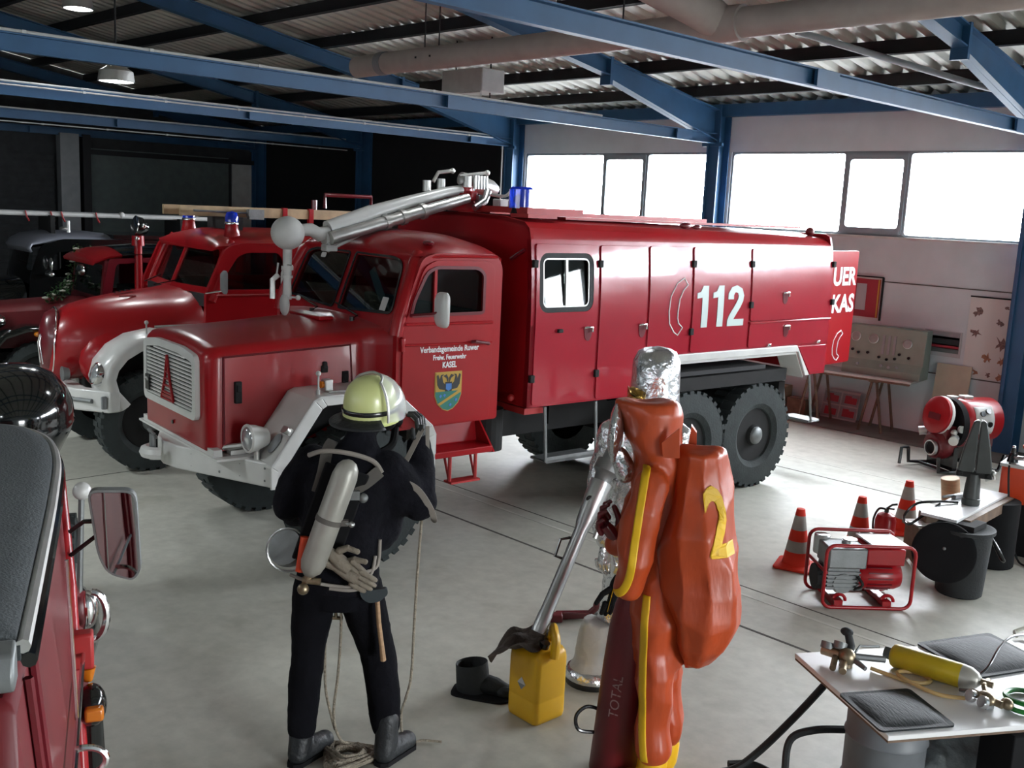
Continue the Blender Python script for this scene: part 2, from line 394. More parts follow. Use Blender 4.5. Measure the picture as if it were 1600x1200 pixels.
# back gable: roller door, pier, pale green panel, pale panel painted as if lit beside the corner column
def roller(y0, y1, nm):
    mb = MB(); n = 26; z1 = 3.3; pr = []
    for i in range(n):
        z = z1 * i / n; pr += [(z, 0), (z + z1 / n * .45, .03), (z + z1 / n * .9, 0)]
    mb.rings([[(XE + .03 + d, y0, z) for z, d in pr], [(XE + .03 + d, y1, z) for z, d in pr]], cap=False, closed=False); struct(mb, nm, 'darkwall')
roller(3.6, 7.85, 'door_1'); roller(-2, 2.6, 'door_2')
mb = MB(); mb.box((XE + .1, 8.1, 1.85), (.25, .38, 3.7)); struct(mb, 'pier', 'grey')
mb = MB(); mb.box((XE + .12, 8.45, 1.85), (.2, .16, 3.7)); struct(mb, 'gable_post', 'purlin')
mb = MB(); mb.box((XE + .03, 10.15, 1.72), (.06, 3.2, 3.44)); struct(mb, 'wall_panel', 'greenpanel')
mb = MB(); mb.box((XE + .10, 10.4, 3.36), (.12, 3.9, .10)); struct(mb, 'gable_rail', 'purlin')
mb = MB(); mb.box((XE + .06, 12.14, 1.68), (.05, .60, 3.30)); mb.box((XE + .085, 12.14, 2.9), (.01, .6, .012)); struct(mb, 'painted_lit_panel', 'offwhite')  # slim pale panel, its off-white stands in for light on the end wall
for i, (z, x0, x1) in enumerate(((1.89, -9, XR), (.80, -9, XR))):
    mb = MB(); mb.box(((x0 + x1) / 2, W - .004, z), (x1 - x0, .008, .014)); struct(mb, 'trim_%d' % (i + 1), 'joint')

# columns, rafters, ties, purlins, roof sheets
def ibeam_v(mb, x, y, z0, z1, d=.24, w=.20):
    mb.box((x, y, (z0 + z1) / 2), (.014, d, z1 - z0)); mb.box((x, y - d / 2, (z0 + z1) / 2), (w, .018, z1 - z0)); mb.box((x, y + d / 2, (z0 + z1) / 2), (w, .018, z1 - z0))
for i, x in enumerate(FX):
    mb = MB(); ibeam_v(mb, x, 12.5, 0, 4.2, .25, .21 if x > -14 else .15)
    mb.box((x - .06, 12.34, 2.1), (.03, .03, 3.2)); mb.box((x, 12.36, 3.64), (.34, .05, .05))
    struct(mb, 'column' if not i else 'column.%03d' % i, 'blue', smooth=0)
    # rafter with haunch, both slopes
    for sg in (1, -1):
        Yw = 12.36 if sg > 0 else -9.36
        ys = lambda d: Yw - sg * d                                         # distance from the wall
        prof = [(0, 0), (0, -.44), (.06, -.45), (2.36, None), (2.38, None), (abs(Yw - RY), None)]
        zt = lambda d: ztop(ys(d))
        P = [(ys(0), zt(0)), (ys(abs(Yw - RY)), zt(abs(Yw - RY))), (ys(abs(Yw - RY)), zt(abs(Yw - RY)) - .21), (ys(2.4), zt(2.4) - .21), (ys(2.36), zt(2.36) - .25), (ys(.06), zt(.06) - .44), (ys(0), zt(0) - .44)]
        mb = MB(); mb.prism(P, lambda a, b: (x - .008, a, b), (.016, 0, 0))
        def fl(a, b, w=.15):
            mb.rings([[(x - w / 2, a[0], a[1]), (x + w / 2, a[0], a[1]), (x + w / 2, a[0], a[1] + .016), (x - w / 2, a[0], a[1] + .016)], [(x - w / 2, b[0], b[1]), (x + w / 2, b[0], b[1]), (x + w / 2, b[0], b[1] + .016), (x - w / 2, b[0], b[1] + .016)]])
        fl(P[6], P[4]); fl(P[3], P[2]); fl((P[0][0], P[0][1] - .016), (P[1][0], P[1][1] - .016))
        mb.box((x, ys(2.38), zt(2.38) - .15), (.17, .05, .34))
        struct(mb, 'rafter', 'blue', smooth=0)
    mb = MB(); mb.box((x, 1.5, 3.726), (.012, 21.8, .147)); mb.box((x + .03, 1.5, 3.793), (.06, 21.8, .012)); mb.box((x + .03, 1.5, 3.659), (.06, 21.8, .012))
    for q in (7.5, 11.6): mb.box((x + .05, q, 3.726), (.03, .34, .13))
    struct(mb, 'tie_beam', 'blue', smooth=0)
mb = MB(); mb.box(((XE + XR) / 2, 12.58, 4.13), (XR - XE, .14, .17)); struct(mb, 'eave_beam', 'blue', smooth=0)
PY = [11.76, 10.65, 9.57, 8.52, 7.48, 6.5, 5.45, 4.4, 3.3, 2.2]
for y in PY + [2 * RY - q for q in PY]:
    mb = MB(); zc = ztop(y)
    mb.box(((XE + XR) / 2, y, zc + .075), (XR - XE, .06, .15)); mb.box(((XE + XR) / 2, y - .03, zc + .006), (XR - XE, .07, .012)); mb.box(((XE + XR) / 2, y + .03, zc + .145), (XR - XE, .07, .01))
    struct(mb, 'purlin', 'purlin', smooth=0)
cm = mat('roof_sheet', (.62, .60, .54), .42, .15, var=.10, vscale=2)
mb = MB(); n = int((XR - XE) / .225); pr = []
for i in range(n):
    x = XE + i * .225; pr += [(x, 0), (x + .095, 0), (x + .13, .055), (x + .19, .055)]
pr.append((XR + .1, 0))
mb.rings([[(x, y, ztop(y) + .155 + d) for x, d in pr] for y in (W + .25, RY, YF - .25)], cap=False, closed=False)
o = struct(mb, 'ceiling', cm, smooth=20)
sd = o.modifiers.new('thick', 'SOLIDIFY'); sd.thickness = .02; sd.offset = 1
# daylight: outside ground so that nothing is seen as void through the gate
mb = MB(); mb.box((20, 0, -.25), (90, 90, .1)); struct(mb, 'outside_ground', mat('outside_asphalt', (.25, .25, .25), .9, var=.2))

# roof services -------------------------------------------------------------
def conduit(x, z, y0, y1, r=.012, drop=False, nm='white conduit clipped along the tie beam'):
    mb = MB(); mb.tube([(x, y0, z), (x, y1, z)] + ([(x - .10, 11.98, z), (x - .10, 12.28, z - .1), (x - .10, 12.28, .9)] if drop else []), r, 8)
    y = y0 + .5
    while y < y1: mb.box((x, y, z), (.034, .035, .027)); y += 1.05
    return mb
for x, lab, dr in ((-8.82, 'long thin white conduit on the tie beam carrying the pendant lamp side', False), (-13.09, 'white conduit on the tie beam that ends at the column left of the windows', True), (-17.53, 'faint white conduit on the farthest lit tie beam', False)):
    mb = conduit(x + .03, 3.815, -7, 11.9 if dr else (9.9 if x > -9 else 12), .014, dr); tag(mb.build('conduit', 'offwhite'), lab, 'conduit')
mb = conduit(-13.0, 3.77, -7, 11.9, .010); tag(mb.build('conduit', 'offwhite'), 'second thinner white conduit just below the one ending at the column', 'conduit')
mb = conduit(-17.44, 3.60, -7, 12, .010); tag(mb.build('conduit', 'offwhite'), 'thin pale pipe hanging under the farthest tie beam', 'conduit')
# big warm-air pipe
t = thing('ventilation_pipe', 'long pale pinkish ventilation pipe hung under the roof sheets', 'pipe', (-2, 7.42, 4.22))
mb = MB(); mb.tube([(-8.6, 0, -.01), (-7.9, 0, 0), (4, 0, 0), (8.4, 0, 0)], .125, 20); mb.build('pipe_run', 'cream', t)
mb = MB(); mb.cyl((-8.12, 0, 0), (-8.0, 0, 0), .134, .134); mb.build('pipe_end', 'grey', t)
mb = MB(); mb.tube([(-3.33, -.0, .02), (-3.38, -.25, .12), (-3.62, -1.1, .36), (-3.9, -2.3, .62)], [.15, .17, .17, .17], 20); mb.build('branch_duct', 'cream', t)
mb = MB(); mb.cyl((-3.50, 0, 0), (-3.08, 0, 0), .15, .15); mb.build('junction_collar', 'cream', t)
for x in (-7.3, -7.05, -4.4, -1.0):
    mb = MB(); mb.cyl((x, 0, .1), (x, 0, .62), .008, n=6); mb.box((x, 0, 0), (.02, .27, .02)); mb.build('hanger', 'purlin', t)
# heater
t = thing('air_heater', 'pale grey metal air heater box hung below the ventilation pipe', 'heater', (-10.55, 9.25, 4.24))
mb = MB(); mb.box((0, 0, 0), (.82, .4, .30)); mb.build('casing', 'offwhite', t, bevel=.015)
mb = MB(); mb.cyl((-.42, 0, -.02), (-.8, 0, -.04), .12, .10); mb.box((-.7, 0, -.05), (.5, .3, .16)); mb.build('fan_motor', 'under', t, smooth=30)
mb = MB(); mb.box((-.43, -.12, .06), (.05, .06, .06)); mb.build('red_cap', 'red', t)
for x in (-.35, .35):
    mb = MB(); mb.cyl((x, 0, -.25), (x, 0, .62), .01, n=6); mb.build('hanger', 'purlin', t)
mb = MB(); mb.tube([(-.4, -.22, -.16), (.42, -.22, -.16), (.42, -.22, -.3)], .012, 6); mb.build('bracket', 'offwhite', t)
# roof bracing tube
mb = MB(); mb.tube([(-5.85, 9.5, 4.52), (-4.85, 11.65, 4.18), (-4.45, 12.35, 4.08)], .035, 10); tag(mb.build('bracing_tube', 'grey'), 'grey diagonal bracing tube crossing under the roof beside the near column', 'pipe')
# pendant lamps
def pendant(loc, label, power=5.):
    t = thing('pendant_lamp', label, 'lamp', loc, group='pendant lamps under the roof')
    mb = MB(); mb.lathe([(.02, .16), (.05, .15), (.055, .05), (.16, -.02), (.175, -.12), (.16, -.12), (.145, -.02), (.05, .04)], 24, cap=False); mb.build('lamp_shade', 'alu', t)
    mb = MB(); mb.lathe([(.035, .05), (.06, 0), (.07, -.07), (.03, -.12)], 16); mb.build('bulb', 'glow', t)
    mb = MB(); mb.cyl((0, 0, .15), (0, 0, ztop(loc[1]) + .1 - loc[2]), .01, n=6); mb.build('cord', 'purlin', t)
    l = bpy.data.lights.new('lamp_light', 'SPOT'); l.energy = power; l.shadow_soft_size = .3; l.spot_size = rad(150); l.spot_blend = .6; l.color = (.9, .97, 1)
    lo = bpy.data.objects.new('lamp_light', l); COL.objects.link(lo); lo.parent = t; lo.location = (0, 0, -.18)
pendant((-10.2, 4.28, 3.78), 'lit pendant lamp with open metal shade hanging in the dark roof space')
pendant((-12.6, 4.85, 4.80), 'lit pendant lamp cut off by the picture top, highest in the far roof corner')
pendant((-6.2, 6.1, 4.33), 'pendant lamp barely visible at the picture top above the nearest tie beam')

# added unseen lamps, hung below the tie beams, to light the truck fronts
for x, y, w_, e_ in ((-10.6, .6, 'over the fronts of the parked engines', 75), (-6.6, -.6, 'before the big truck bonnet', 48), (-2.2, -1.2, 'over the near end of the hall', 14), (-5.6, -4.6, 'over the camera-side aisle', 90)):
    pendant((x, y, 3.45), 'pendant lamp ' + w_ + ', added outside the picture', e_)
# ------------------------------------------------------------------ main fire truck  (x forward, y to its left side, z up)
T1 = thing('fire_truck', 'big red square-nosed six-wheeled fire truck with white 112 lettering and water cannon', 'fire truck', (-5.66, 4.12, 0), rad(-95.03))
CV = -1.0
def wheel(par, x, y, R=.52, w=.30, side=1, name='wheel', lug=34, hubm='under', rimr=.27):
    """y is the outer face; side=+1 faces the left side"""
    o = empty(name, (x, y, R), 0, (rad(-90 * side), 0, 0)); o.parent = par      # local z points outward
    mb = MB()
    prof = [(rimr, -w), (R * .80, -w), (R * .95, -w * .97), (R * .985, -w * .86), (R * .985, -w * .14), (R * .95, -w * .03), (R * .80, 0), (rimr + .05, .0), (rimr, -.03), (rimr - .02, -.09)]
    mb.lathe(prof, 48, cap=False)
    for i in range(lug):
        for q in (0, 1):
            a = 2 * pi * (i + .5 * q) / lug
            mb.box(((R - .018) * cos(a), (R - .018) * sin(a), -w * (.27 if q else .73)), (.036, 2 * pi * R / lug * .55, w * .5), Matrix.Rotation(a, 3, 'Z'))
    ty = mb.build('tyre', 'tyre', o, smooth=30)
    mb = MB(); mb.lathe([(rimr + .002, -.05), (rimr - .03, -.06), (rimr - .05, -.12), (.12, -.10), (.10, -.03), (.085, -.01), (.06, .0), (.0001, .0)], 28)
    for i in range(8):
        a = 2 * pi * i / 8; mb.cyl((.16 * cos(a), .16 * sin(a), -.12), (.16 * cos(a), .16 * sin(a), -.085), .016, n=6)
    mb.build('rim', hubm, o, smooth=30)
    mb = MB(); mb.lathe([(.095, -.04), (.085, .0), (.06, .02), (.0001, .025)], 20); mb.build('hub_cap', 'dullsteel', o)
    return o
# chassis
mb = MB()
for y in (-.62, -1.38): mb.box((-2.1, y, .80), (6.0, .09, .20))
mb.box((-2.3, CV, .82), (5.2, .7, .12)); mb.box((-3.9, CV, .52), (.16, 1.5, .16)); mb.box((-3.42, CV, .52), (.12, 1.7, .12)); mb.box((-4.42, CV, .52), (.12, 1.7, .12)); mb.box((0, CV, .52), (.12, 1.6, .12))
mb.ball((-3.42, CV, .52), .19); mb.ball((-4.42, CV, .52), .19); mb.ball((0, CV, .52), .17)
mb.box((-1.75, -.65, .84), (.5, .4, .22)); mb.box((-2.5, -.75, .86), (.7, .4, .2)); mb.cyl((-1.3, -.35, .68), (-1.3, -.35, 1.02), .14)
mb.box((-3.9, -.40, 1.1), (1.9, .7, .12)); mb.tube([(-1.28, -.3, .85), (-1.28, -.3, 1.9)], .07, 10)
mb.box((-5.0, CV, .9), (.1, 1.6, .18))
mb.build('chassis', 'under', T1, smooth=0)
for x in (0, -3.42, -4.42):
    wheel(T1, x, -.02); wheel(T1, x, -1.98, side=-1)
# hood (loft)
def ring(x, hw, z0, z1, r, crown=.05, n=6):
    pts = []
    L = [(-hw, z0), (-hw, z1 - r)] + [(-hw + r - r * cos(rad(a)), z1 - r + r * sin(rad(a))) for a in (22, 45, 68)] + [(-hw + r + (2 * hw - 2 * r) * i / n, z1 + crown * (1 - ((i / n) * 2 - 1) ** 2)) for i in range(n + 1)] + [(hw - r + r * cos(rad(a)), z1 - r + r * sin(rad(a))) for a in (68, 45, 22)] + [(hw, z1 - r), (hw, z0)]
    return [(x, CV + a, b) for a, b in L]
mb = MB()
mb.rings([ring(1.02, .52, .93, 1.545, .07, .03), ring(1.01, .56, .91, 1.575, .08, .035), ring(.97, .59, .90, 1.60, .08, .04), ring(.92, .60, .90, 1.612, .08, .04), ring(.4, .605, .92, 1.645, .09, .05), ring(-.10, .61, .94, 1.68, .10, .06), ring(-.16, .64, .94, 1.695, .10, .05), ring(-.21, .74, .95, 1.71, .12, .04), ring(-.25, .86, .96, 1.725, .12, .035), ring(-.29, .93, .97, 1.74, .10, .03)])
mb.build('bonnet', 'red', T1, smooth=50)
# raised panel, catches and hinges on the bonnet side
mb = MB(); y = -.393
for a, b_ in (((.90, 1.545), (-.06, 1.585)), ((.90, 1.545), (.90, .95)), ((-.06, 1.585), (-.10, 1.0))):
    mb.tube([(a[0], y, a[1]), (b_[0], y + .002, b_[1])], .008, 6)
mb.build('bonnet_seam', 'reddark', T1)
for x, z in ((.80, 1.30), (.15, 1.42), (-.02, 1.32)):
    mb = MB(); mb.box((x, -.388, z), (.05, .03, .15 if x != .15 else .05)); mb.box((x, -.378, z + .03), (.03, .03, .05)); mb.build('bonnet_catch', 'under', T1, bevel=.006)
mb = MB(); mb.cyl((1.02, -1.0, 1.0), (1.03, -1.0, 1.0), .014); mb.build('starter_hole', 'black', T1)
# radiator grille
g = tag(empty('grille', (1.02, CV, 1.335)), None); g.parent = T1
gx = lambda a, b: (.0, a, b)
mb = MB(); mb.panel(rpoly([(-.50, -.235), (.50, -.235), (.495, .21), (.25, .245), (-.25, .245), (-.495, .21)], .06), [rpoly([(-.445, -.185), (.445, -.185), (.44, .16), (.2, .19), (-.2, .19), (-.44, .16)], .03)], gx, (.035, 0, 0)); mb.build('grille_surround', 'white', g, bevel=.006)
mb = MB(); mb.panel(rpoly([(-.45, -.19), (.45, -.19), (.45, .2), (-.45, .2)], .03), [], gx, (.008, 0, 0)); mb.build('grille_back', 'black', g)
mb = MB()
for i in range(14):
    z = -.172 + i * .0265; mb.box((.022, 0, z), (.014, .89 if z < .15 else .6, .0125), (0, .25, 0))
mb.build('grille_slats', 'white', g)
mb = MB()
for sgn in (-1, 1): mb.tube([(.04, sgn * .115, -.17), (.04, sgn * .045, -.02), (.04, 0, .15)], .010, 6)
for z, w in ((-.17, .115), (-.12, .09), (-.07, .066), (-.02, .045), (.03, .033)): mb.tube([(.04, -w, z), (.04, w, z)], .008, 6)
mb.box((.04, 0, -.145), (.012, .19, .02)); mb.build('emblem', 'red', g)
mb = MB(); mb.box((.04, -.40, -.105), (.012, .075, .115)); mb.build('sticker', 'black', g, bevel=.004)
mb = MB(); mb.tube(arc((.05, -.40, -.105), .035, -60, 60, (0, 0, 1), (0, -1, 0), 8), .007, 6); mb.build('sticker_receiver', 'white', g)
# bumper
mb = MB()
pl = [(.70, 0), (1.07, -.82), (1.10, -1.0), (1.07, -1.18), (.70, -2.0), (.58, -2.0), (.58, -1.9), (.94, -1.12), (.94, -.88), (.58, -.1), (.58, 0)]
mb.prism(pl, lambda a, b: (a, b, .70), (0, 0, .17)); bumper = mb.build('bumper', 'white', T1, bevel=.012)
mb = MB()
for u_, v_ in ((.735, -.10), (.82, -.30), (.90, -.46), (1.0, -.70)):
    for z in (.745, .83): mb.ball((u_ + .005, v_ + .005, z), .009, 8, 5)
mb.build('bumper_bolts', 'dullsteel', bumper)
mb = MB(); mb.box((.97, CV, .90), (.06, 1.35, .06)); mb.box((.86, CV, .875), (.3, 1.5, .015)); mb.build('bumper_ledge', 'white', T1)
mb = MB(); mb.tube(arc((1.12, CV, .80), .095, -75, 75, (1, 0, 0), (0, 1, 0), 10), .045, 8, flat=1.0); mb.build('tow_jaw', 'white', T1)
mb = MB(); mb.cyl((1.17, CV, .74), (1.17, CV, .93), .022); mb.tube(arc((1.17, CV, .93), .04, 0, 350, (0, 1, 0), (.6, 0, .8), 12), .01, 6); mb.build('tow_pin', 'dullsteel', T1)
# angular front fenders
for sgn, v0 in ((1, 0), (-1, -2.0)):
    prof = [(.74, .86), (.43, 1.285), (.38, 1.305), (-.16, 1.315), (-.22, 1.295), (-.54, 1.02), (-.575, .95), (-.575, .66)]
    mb = MB(); n = len(prof)
    yo, yi = v0, v0 - sgn * .40
    mb.rings([[(a, yo, b), (a, yi, b), (a, yi, b - .025), (a, yo, b - .025)] for a, b in prof])
    inner = [(.69, .70), (.66, .80), (.365, 1.215), (.33, 1.235), (-.15, 1.245), (-.19, 1.23), (-.475, .98), (-.50, .93), (-.50, .66)]
    outer = [(.74, .70)] + prof
    for yy in (yo,):
        for i in range(len(outer) - 1):
            q = [outer[i], outer[i + 1], inner[i + 1], inner[i]]
            mb.rings([[(a, yy - sgn * .02, b) for a, b in q], [(a, yy, b) for a, b in q]])
    fd = mb.build('front_fender', 'white', T1, smooth=30, bevel=.008)
    mb = MB(); mb.panel([(.66, .70), (.40, 1.26), (-.2, 1.29), (-.5, 1.0), (-.55, .62), (-.45, .62), (-.3, .9), (0, 1.06), (.35, .9), (.52, .62)], [], lambda a, b: (a, v0 - sgn * .38, b), (0, -sgn * .02, 0)); mb.build('wheel_arch_liner', 'under', fd, smooth=0)
    # headlamp standing on the bumper ledge
    hy = v0 - sgn * .20
    h = empty('headlamp', (.80, hy, 1.02)); h.parent = T1
    mb = MB(Matrix.Rotation(rad(90), 4, 'Y')); mb.lathe([(.02, -.14), (.06, -.12), (.088, -.04), (.094, .0), (.10, .012), (.094, .024), (.08, .02)], 24, cap=False); mb.build('lamp_shell', 'white', h)
    mb = MB(Matrix.Rotation(rad(90), 4, 'Y')); mb.lathe([(.082, .012), (.07, .028), (.04, .038), (.0001, .042)], 24); mb.build('lamp_lens', 'lensglass', h)
    mb = MB(); mb.cyl((-.05, 0, -.15), (-.05, 0, -.07), .02); mb.tube([(-.1, .06 * sgn * -1, -.05), (.0, -.14 * sgn, -.08), (.10, -.22 * sgn, -.10)], .022, 8); mb.box((.02, -.16 * sgn, -.12), (.12, .07, .03)); mb.build('lamp_bracket', 'alu', h)
    # rubber cover patch and small lamp on the sloping fender face
    mb = MB(); R_ = Euler((0, rad(54), 0)).to_matrix()
    mb.ball((.66, v0 - sgn * .12, .99), (.075, .05, .02), R=R_); mb.build('rubber_patch', 'grey', fd)
    mb = MB(); mb.box((.60, v0 - sgn * .06, 1.08), (.05, .10, .03), R_); mb.cyl((.61, v0 - sgn * .02, 1.08), (.63, v0 - sgn * .02, 1.10), .024); mb.build('side_repeater', 'alu', fd)
    # width marker and turn lamp on top of the fender
    mb = MB(); mb.cyl((.36, v0 - sgn * .08, 1.30), (.36, v0 - sgn * .08, 1.44), .007, n=8); mb.ball((.36, v0 - sgn * .08, 1.45), .018); mb.cyl((.36, v0 - sgn * .08, 1.30), (.36, v0 - sgn * .08, 1.34), .013, n=8); mb.build('width_marker', ['offwhite'], fd)
    mb = MB(); mb.box((.25, v0 - sgn * .16, 1.345), (.06, .07, .09)); mb.box((.2, v0 - sgn * .10, 1.315), (.16, .05, .012)); mb.build('turn_lamp', 'alu', fd, bevel=.01)
    mb = MB(); mb.cyl((.28, v0 - sgn * .16, 1.355), (.30, v0 - sgn * .16, 1.355), .024); mb.build('amber_lens', 'amber', fd)
# cab side panels with door windows
side_out = rpoly([(-.24, .99), (-.24, 1.70), (-.44, 2.235), (-.56, 2.27), (-1.10, 2.27), (-1.17, 2.18), (-1.17, 1.0)], [0, .03, .09, .05, .06, .06, .03])
win = rpoly([(-.345, 1.825), (-.37, 1.93), (-.475, 2.135), (-.56, 2.17), (-.93, 2.165), (-.99, 2.12), (-.99, 1.83)], [.02, .06, .06, .03, .04, .05, .03])
for sgn, v0 in ((1, -.05), (-1, -1.95)):
    mb = MB(); mb.panel(side_out, [win], lambda a, b: (a, v0, b), (0, -sgn * .05, 0)); mb.build('cab_side', 'red', T1, smooth=30)
    # door: raised skin with the same window
    d = empty('cab_door', (0, v0, 0)); d.parent = T1
    do = rpoly([(-.285, 1.01), (-.285, 1.74), (-.45, 2.17), (-.55, 2.22), (-1.03, 2.215), (-1.085, 2.17), (-1.085, 1.01)], [.03, .05, .08, .04, .05, .05, .04])
    mb = MB(); mb.panel(do, [offset(win, -.004)], lambda a, b: (a, 0, b), (0, sgn * .014, 0)); mb.build('door_skin', 'red', d, smooth=30, bevel=.005)
    mb = MB(); mb.panel(offset(win, .012), [offset(win, -.012)], lambda a, b: (a, sgn * .010, b), (0, sgn * .012, 0)); mb.build('window_seal', 'reddark', d, smooth=30)
    mb = MB(); mb.panel(win, [], lambda a, b: (a, -sgn * .012, b), (0, -sgn * .004, 0)); mb.build('door_window', 'cabglass', d, smooth=0)
    mb = MB(); mb.box((-.555, sgn * .0, 1.995), (.022, .02, .34)); mb.build('window_post', 'red', d)
    mb = MB(); mb.tube([(-.30, sgn * .016, 1.765), (-1.08, sgn * .016, 1.755)], .012, 8); mb.tube([(-.30, sgn * .016, 1.615), (-1.08, sgn * .016, 1.60)], .010, 8); mb.build('door_moulding', 'red', d)
    mb = MB(); mb.tube([(-.88, sgn * .03, 1.615), (-.90, sgn * .05, 1.622), (-1.03, sgn * .05, 1.60), (-1.04, sgn * .03, 1.595)], .013, 8); mb.build('door_handle', 'reddark', d)
    mb = MB(); mb.box((-.28, sgn * .015, 1.15), (.03, .03, .10)); mb.box((-.28, sgn * .015, 1.62), (.03, .03, .10)); mb.build('door_hinge', 'red', d, bevel=.006)
    if sgn > 0:
        fl_ = lambda a, b: (-.70 - a, .0155, b)
        def lt(body, u, z, s, nm='lettering', sx=.85, bold=.0):
            mb = MB(); mb.text(body, lambda a, b: (u - a, .0150, z + b), s, (0, .003, 0), sx, bold); mb.build(nm, 'lettering', d, smooth=0)
        lt('Verbandsgemeinde Ruwer', -.695, 1.572, .062, sx=.80, bold=.001); lt('Freiw. Feuerwehr', -.695, 1.510, .052, sx=.80, bold=.001); lt('KASEL', -.695, 1.452, .062, sx=.75, bold=.0015)
        # coat of arms: gold top with a black eagle, blue shield, green field with a gold bend
        cr_ = empty('crest', (-.69, .0155, 1.255)); cr_.parent = d
        shp = [(-.115, .14), (.115, .14), (.115, -.03), (.09, -.09), (.045, -.13), (0, -.145), (-.045, -.13), (-.09, -.09), (-.115, -.03)]
        cf = lambda dy: (lambda a, b: (-a, dy, b))
        MB().prism([(a * 1.06, b * 1.05) for a, b in shp], cf(0), (0, .002, 0)).build('crest_border', 'golden', cr_, smooth=0)
        MB().prism([(-.115, .14), (.115, .14), (.115, .0), (-.115, .0)], cf(.002), (0, .002, 0)).build('gold_field', 'golden', cr_, smooth=0)
        MB().prism([(-.115, 0), (.115, 0), (.115, -.03), (.09, -.09), (.045, -.13), (0, -.145), (-.045, -.13), (-.09, -.09), (-.115, -.03)], cf(.002), (0, .002, 0)).build('green_field', 'green', cr_, smooth=0)
        mb = MB()
        for q in (-1, 1):
            mb.prism([(q * .012, .035), (q * .05, .07), (q * .06, .115), (q * .045, .13), (q * .07, .125), (q * .08, .09), (q * .095, .13), (q * .108, .12), (q * .10, .05), (q * .08, .02), (q * .03, .01)], cf(.004), (0, .002, 0))
            mb.prism([(q * .004, .06), (q * .022, .10), (q * .05, .118), (q * .02, .128), (q * .004, .10)], cf(.0045), (0, .002, 0))
        mb.prism([(-.03, .07), (.03, .07), (.03, .0), (-.03, .0)], cf(.0042), (0, .002, 0)); mb.build('eagle', 'letterblack', cr_, smooth=0)
        MB().prism([(-.026, .058), (.026, .058), (.026, .018), (0, .002), (-.026, .018)], cf(.006), (0, .002, 0)).build('blue_shield', 'hblue', cr_, smooth=0)
        MB().prism([(-.09, -.09), (-.075, -.105), (.115, -.012), (.115, .0), (.09, 0)], cf(.004), (0, .002, 0)).build('gold_bend', 'golden', cr_, smooth=0)
        mb = MB()
        for a, b in ((-.07, -.035), (-.035, -.03), (.02, -.105), (.07, -.07)): mb.prism([(a - .012, b), (a, b + .014), (a + .014, b + .004), (a, b - .014)], cf(.004), (0, .002, 0))
        mb.build('field_marks', 'hblue', cr_, smooth=0)
# A pillars, cab front with two panes, roof, rear wall
up = lambda z: -.255 - (z - 1.74) * .37
mb = MB(); hl = []
for a0, a1 in ((-.80, -.045), (.045, .80)):
    s_ = 1 if a0 > 0 else -1
    hl.append(rpoly([(s_ * .045, 1.795), (s_ * .80, 1.83), (s_ * .735, 2.185), (s_ * .60, 2.215), (s_ * .045, 2.22)], [.03, .05, .09, .05, .03]))
fo = rpoly([(-.95, 1.70), (.95, 1.70), (.93, 1.95), (.86, 2.20), (.72, 2.275), (-.72, 2.275), (-.86, 2.20), (-.93, 1.95)], [0, 0, .05, .08, .08, .08, .08, .05])
mb.panel(fo, hl, lambda a, b: (up(b), CV + a, b), (-.04, 0, -.015)); mb.build('windscreen_frame', 'red', T1, smooth=30, bevel=.006)
for h in hl:
    mb = MB(); mb.panel(offset(h, .012), [offset(h, -.008)], lambda a, b: (up(b) + .004, CV + a, b), (.006, 0, .002)); mb.build('windscreen_seal', 'black', T1, smooth=30)
    mb = MB(); mb.panel(h, [], lambda a, b: (up(b) - .012, CV + a, b), (-.004, 0, 0)); mb.build('windscreen', 'cabglass', T1, smooth=0)
for s_ in (1, -1):
    mb = MB(); mb.tube([(-.255, CV + s_ * .915, 1.68), (up(1.8), CV + s_ * .915, 1.80), (up(2.0) - .01, CV + s_ * .895, 2.0), (up(2.18) - .03, CV + s_ * .85, 2.18), (up(2.25) - .06, CV + s_ * .80, 2.25)], [.055, .055, .052, .06, .05], 12); mb.build('windscreen_pillar', 'red', T1)
mb = MB()
rg = []
for x, zc, ze, hw in ((-.425, 2.245, 2.235, .80), (-.43, 2.29, 2.24, .86), (-.48, 2.335, 2.245, .90), (-.60, 2.385, 2.25, .94), (-.80, 2.41, 2.25, .955), (-1.0, 2.395, 2.25, .955), (-1.12, 2.36, 2.245, .95), (-1.175, 2.31, 2.23, .93), (-1.185, 2.25, 2.21, .90)):
    r_ = []
    for i in range(21):
        a = -1 + 2 * i / 20; r_.append((x, CV + hw * math.copysign(abs(a) ** .9, a), ze + (zc - ze) * (1 - abs(a) ** 2.6) ** .8))
    r_ += [(x, CV + hw * .9, ze - .03), (x, CV - hw * .9, ze - .03)]
    rg.append(r_)
mb.rings(rg); roof = mb.build('cab_roof', 'red', T1, smooth=50)
mb = MB()
for s_ in (1, -1): mb.tube([(-.47, CV + s_ * .925, 2.235), (-.6, CV + s_ * .962, 2.25), (-.8, CV + s_ * .968, 2.252), (-1.1, CV + s_ * .965, 2.248)], .012, 8)
mb.build('rain_gutter', 'red', roof)
mb = MB(); mb.ball((-.60, -.22, 2.335), (.04, .05, .018)); mb.build('roof_marker_lamp', 'reddark', roof)
mb = MB(); mb.box((-1.16, CV, 1.62), (.03, 1.86, 1.24)); mb.build('cab_rear_wall', 'red', T1, bevel=.02)
mb = MB(); mb.box((-.30, CV, 1.66), (.10, 1.7, .12)); mb.box((-.7, CV, 1.02), (.9, 1.84, .04)); mb.box((-.95, CV, 1.36), (.28, 1.7, .14)); mb.box((-1.07, CV, 1.6), (.1, 1.7, .45)); mb.build('cab_interior', 'dash', T1, bevel=.02)
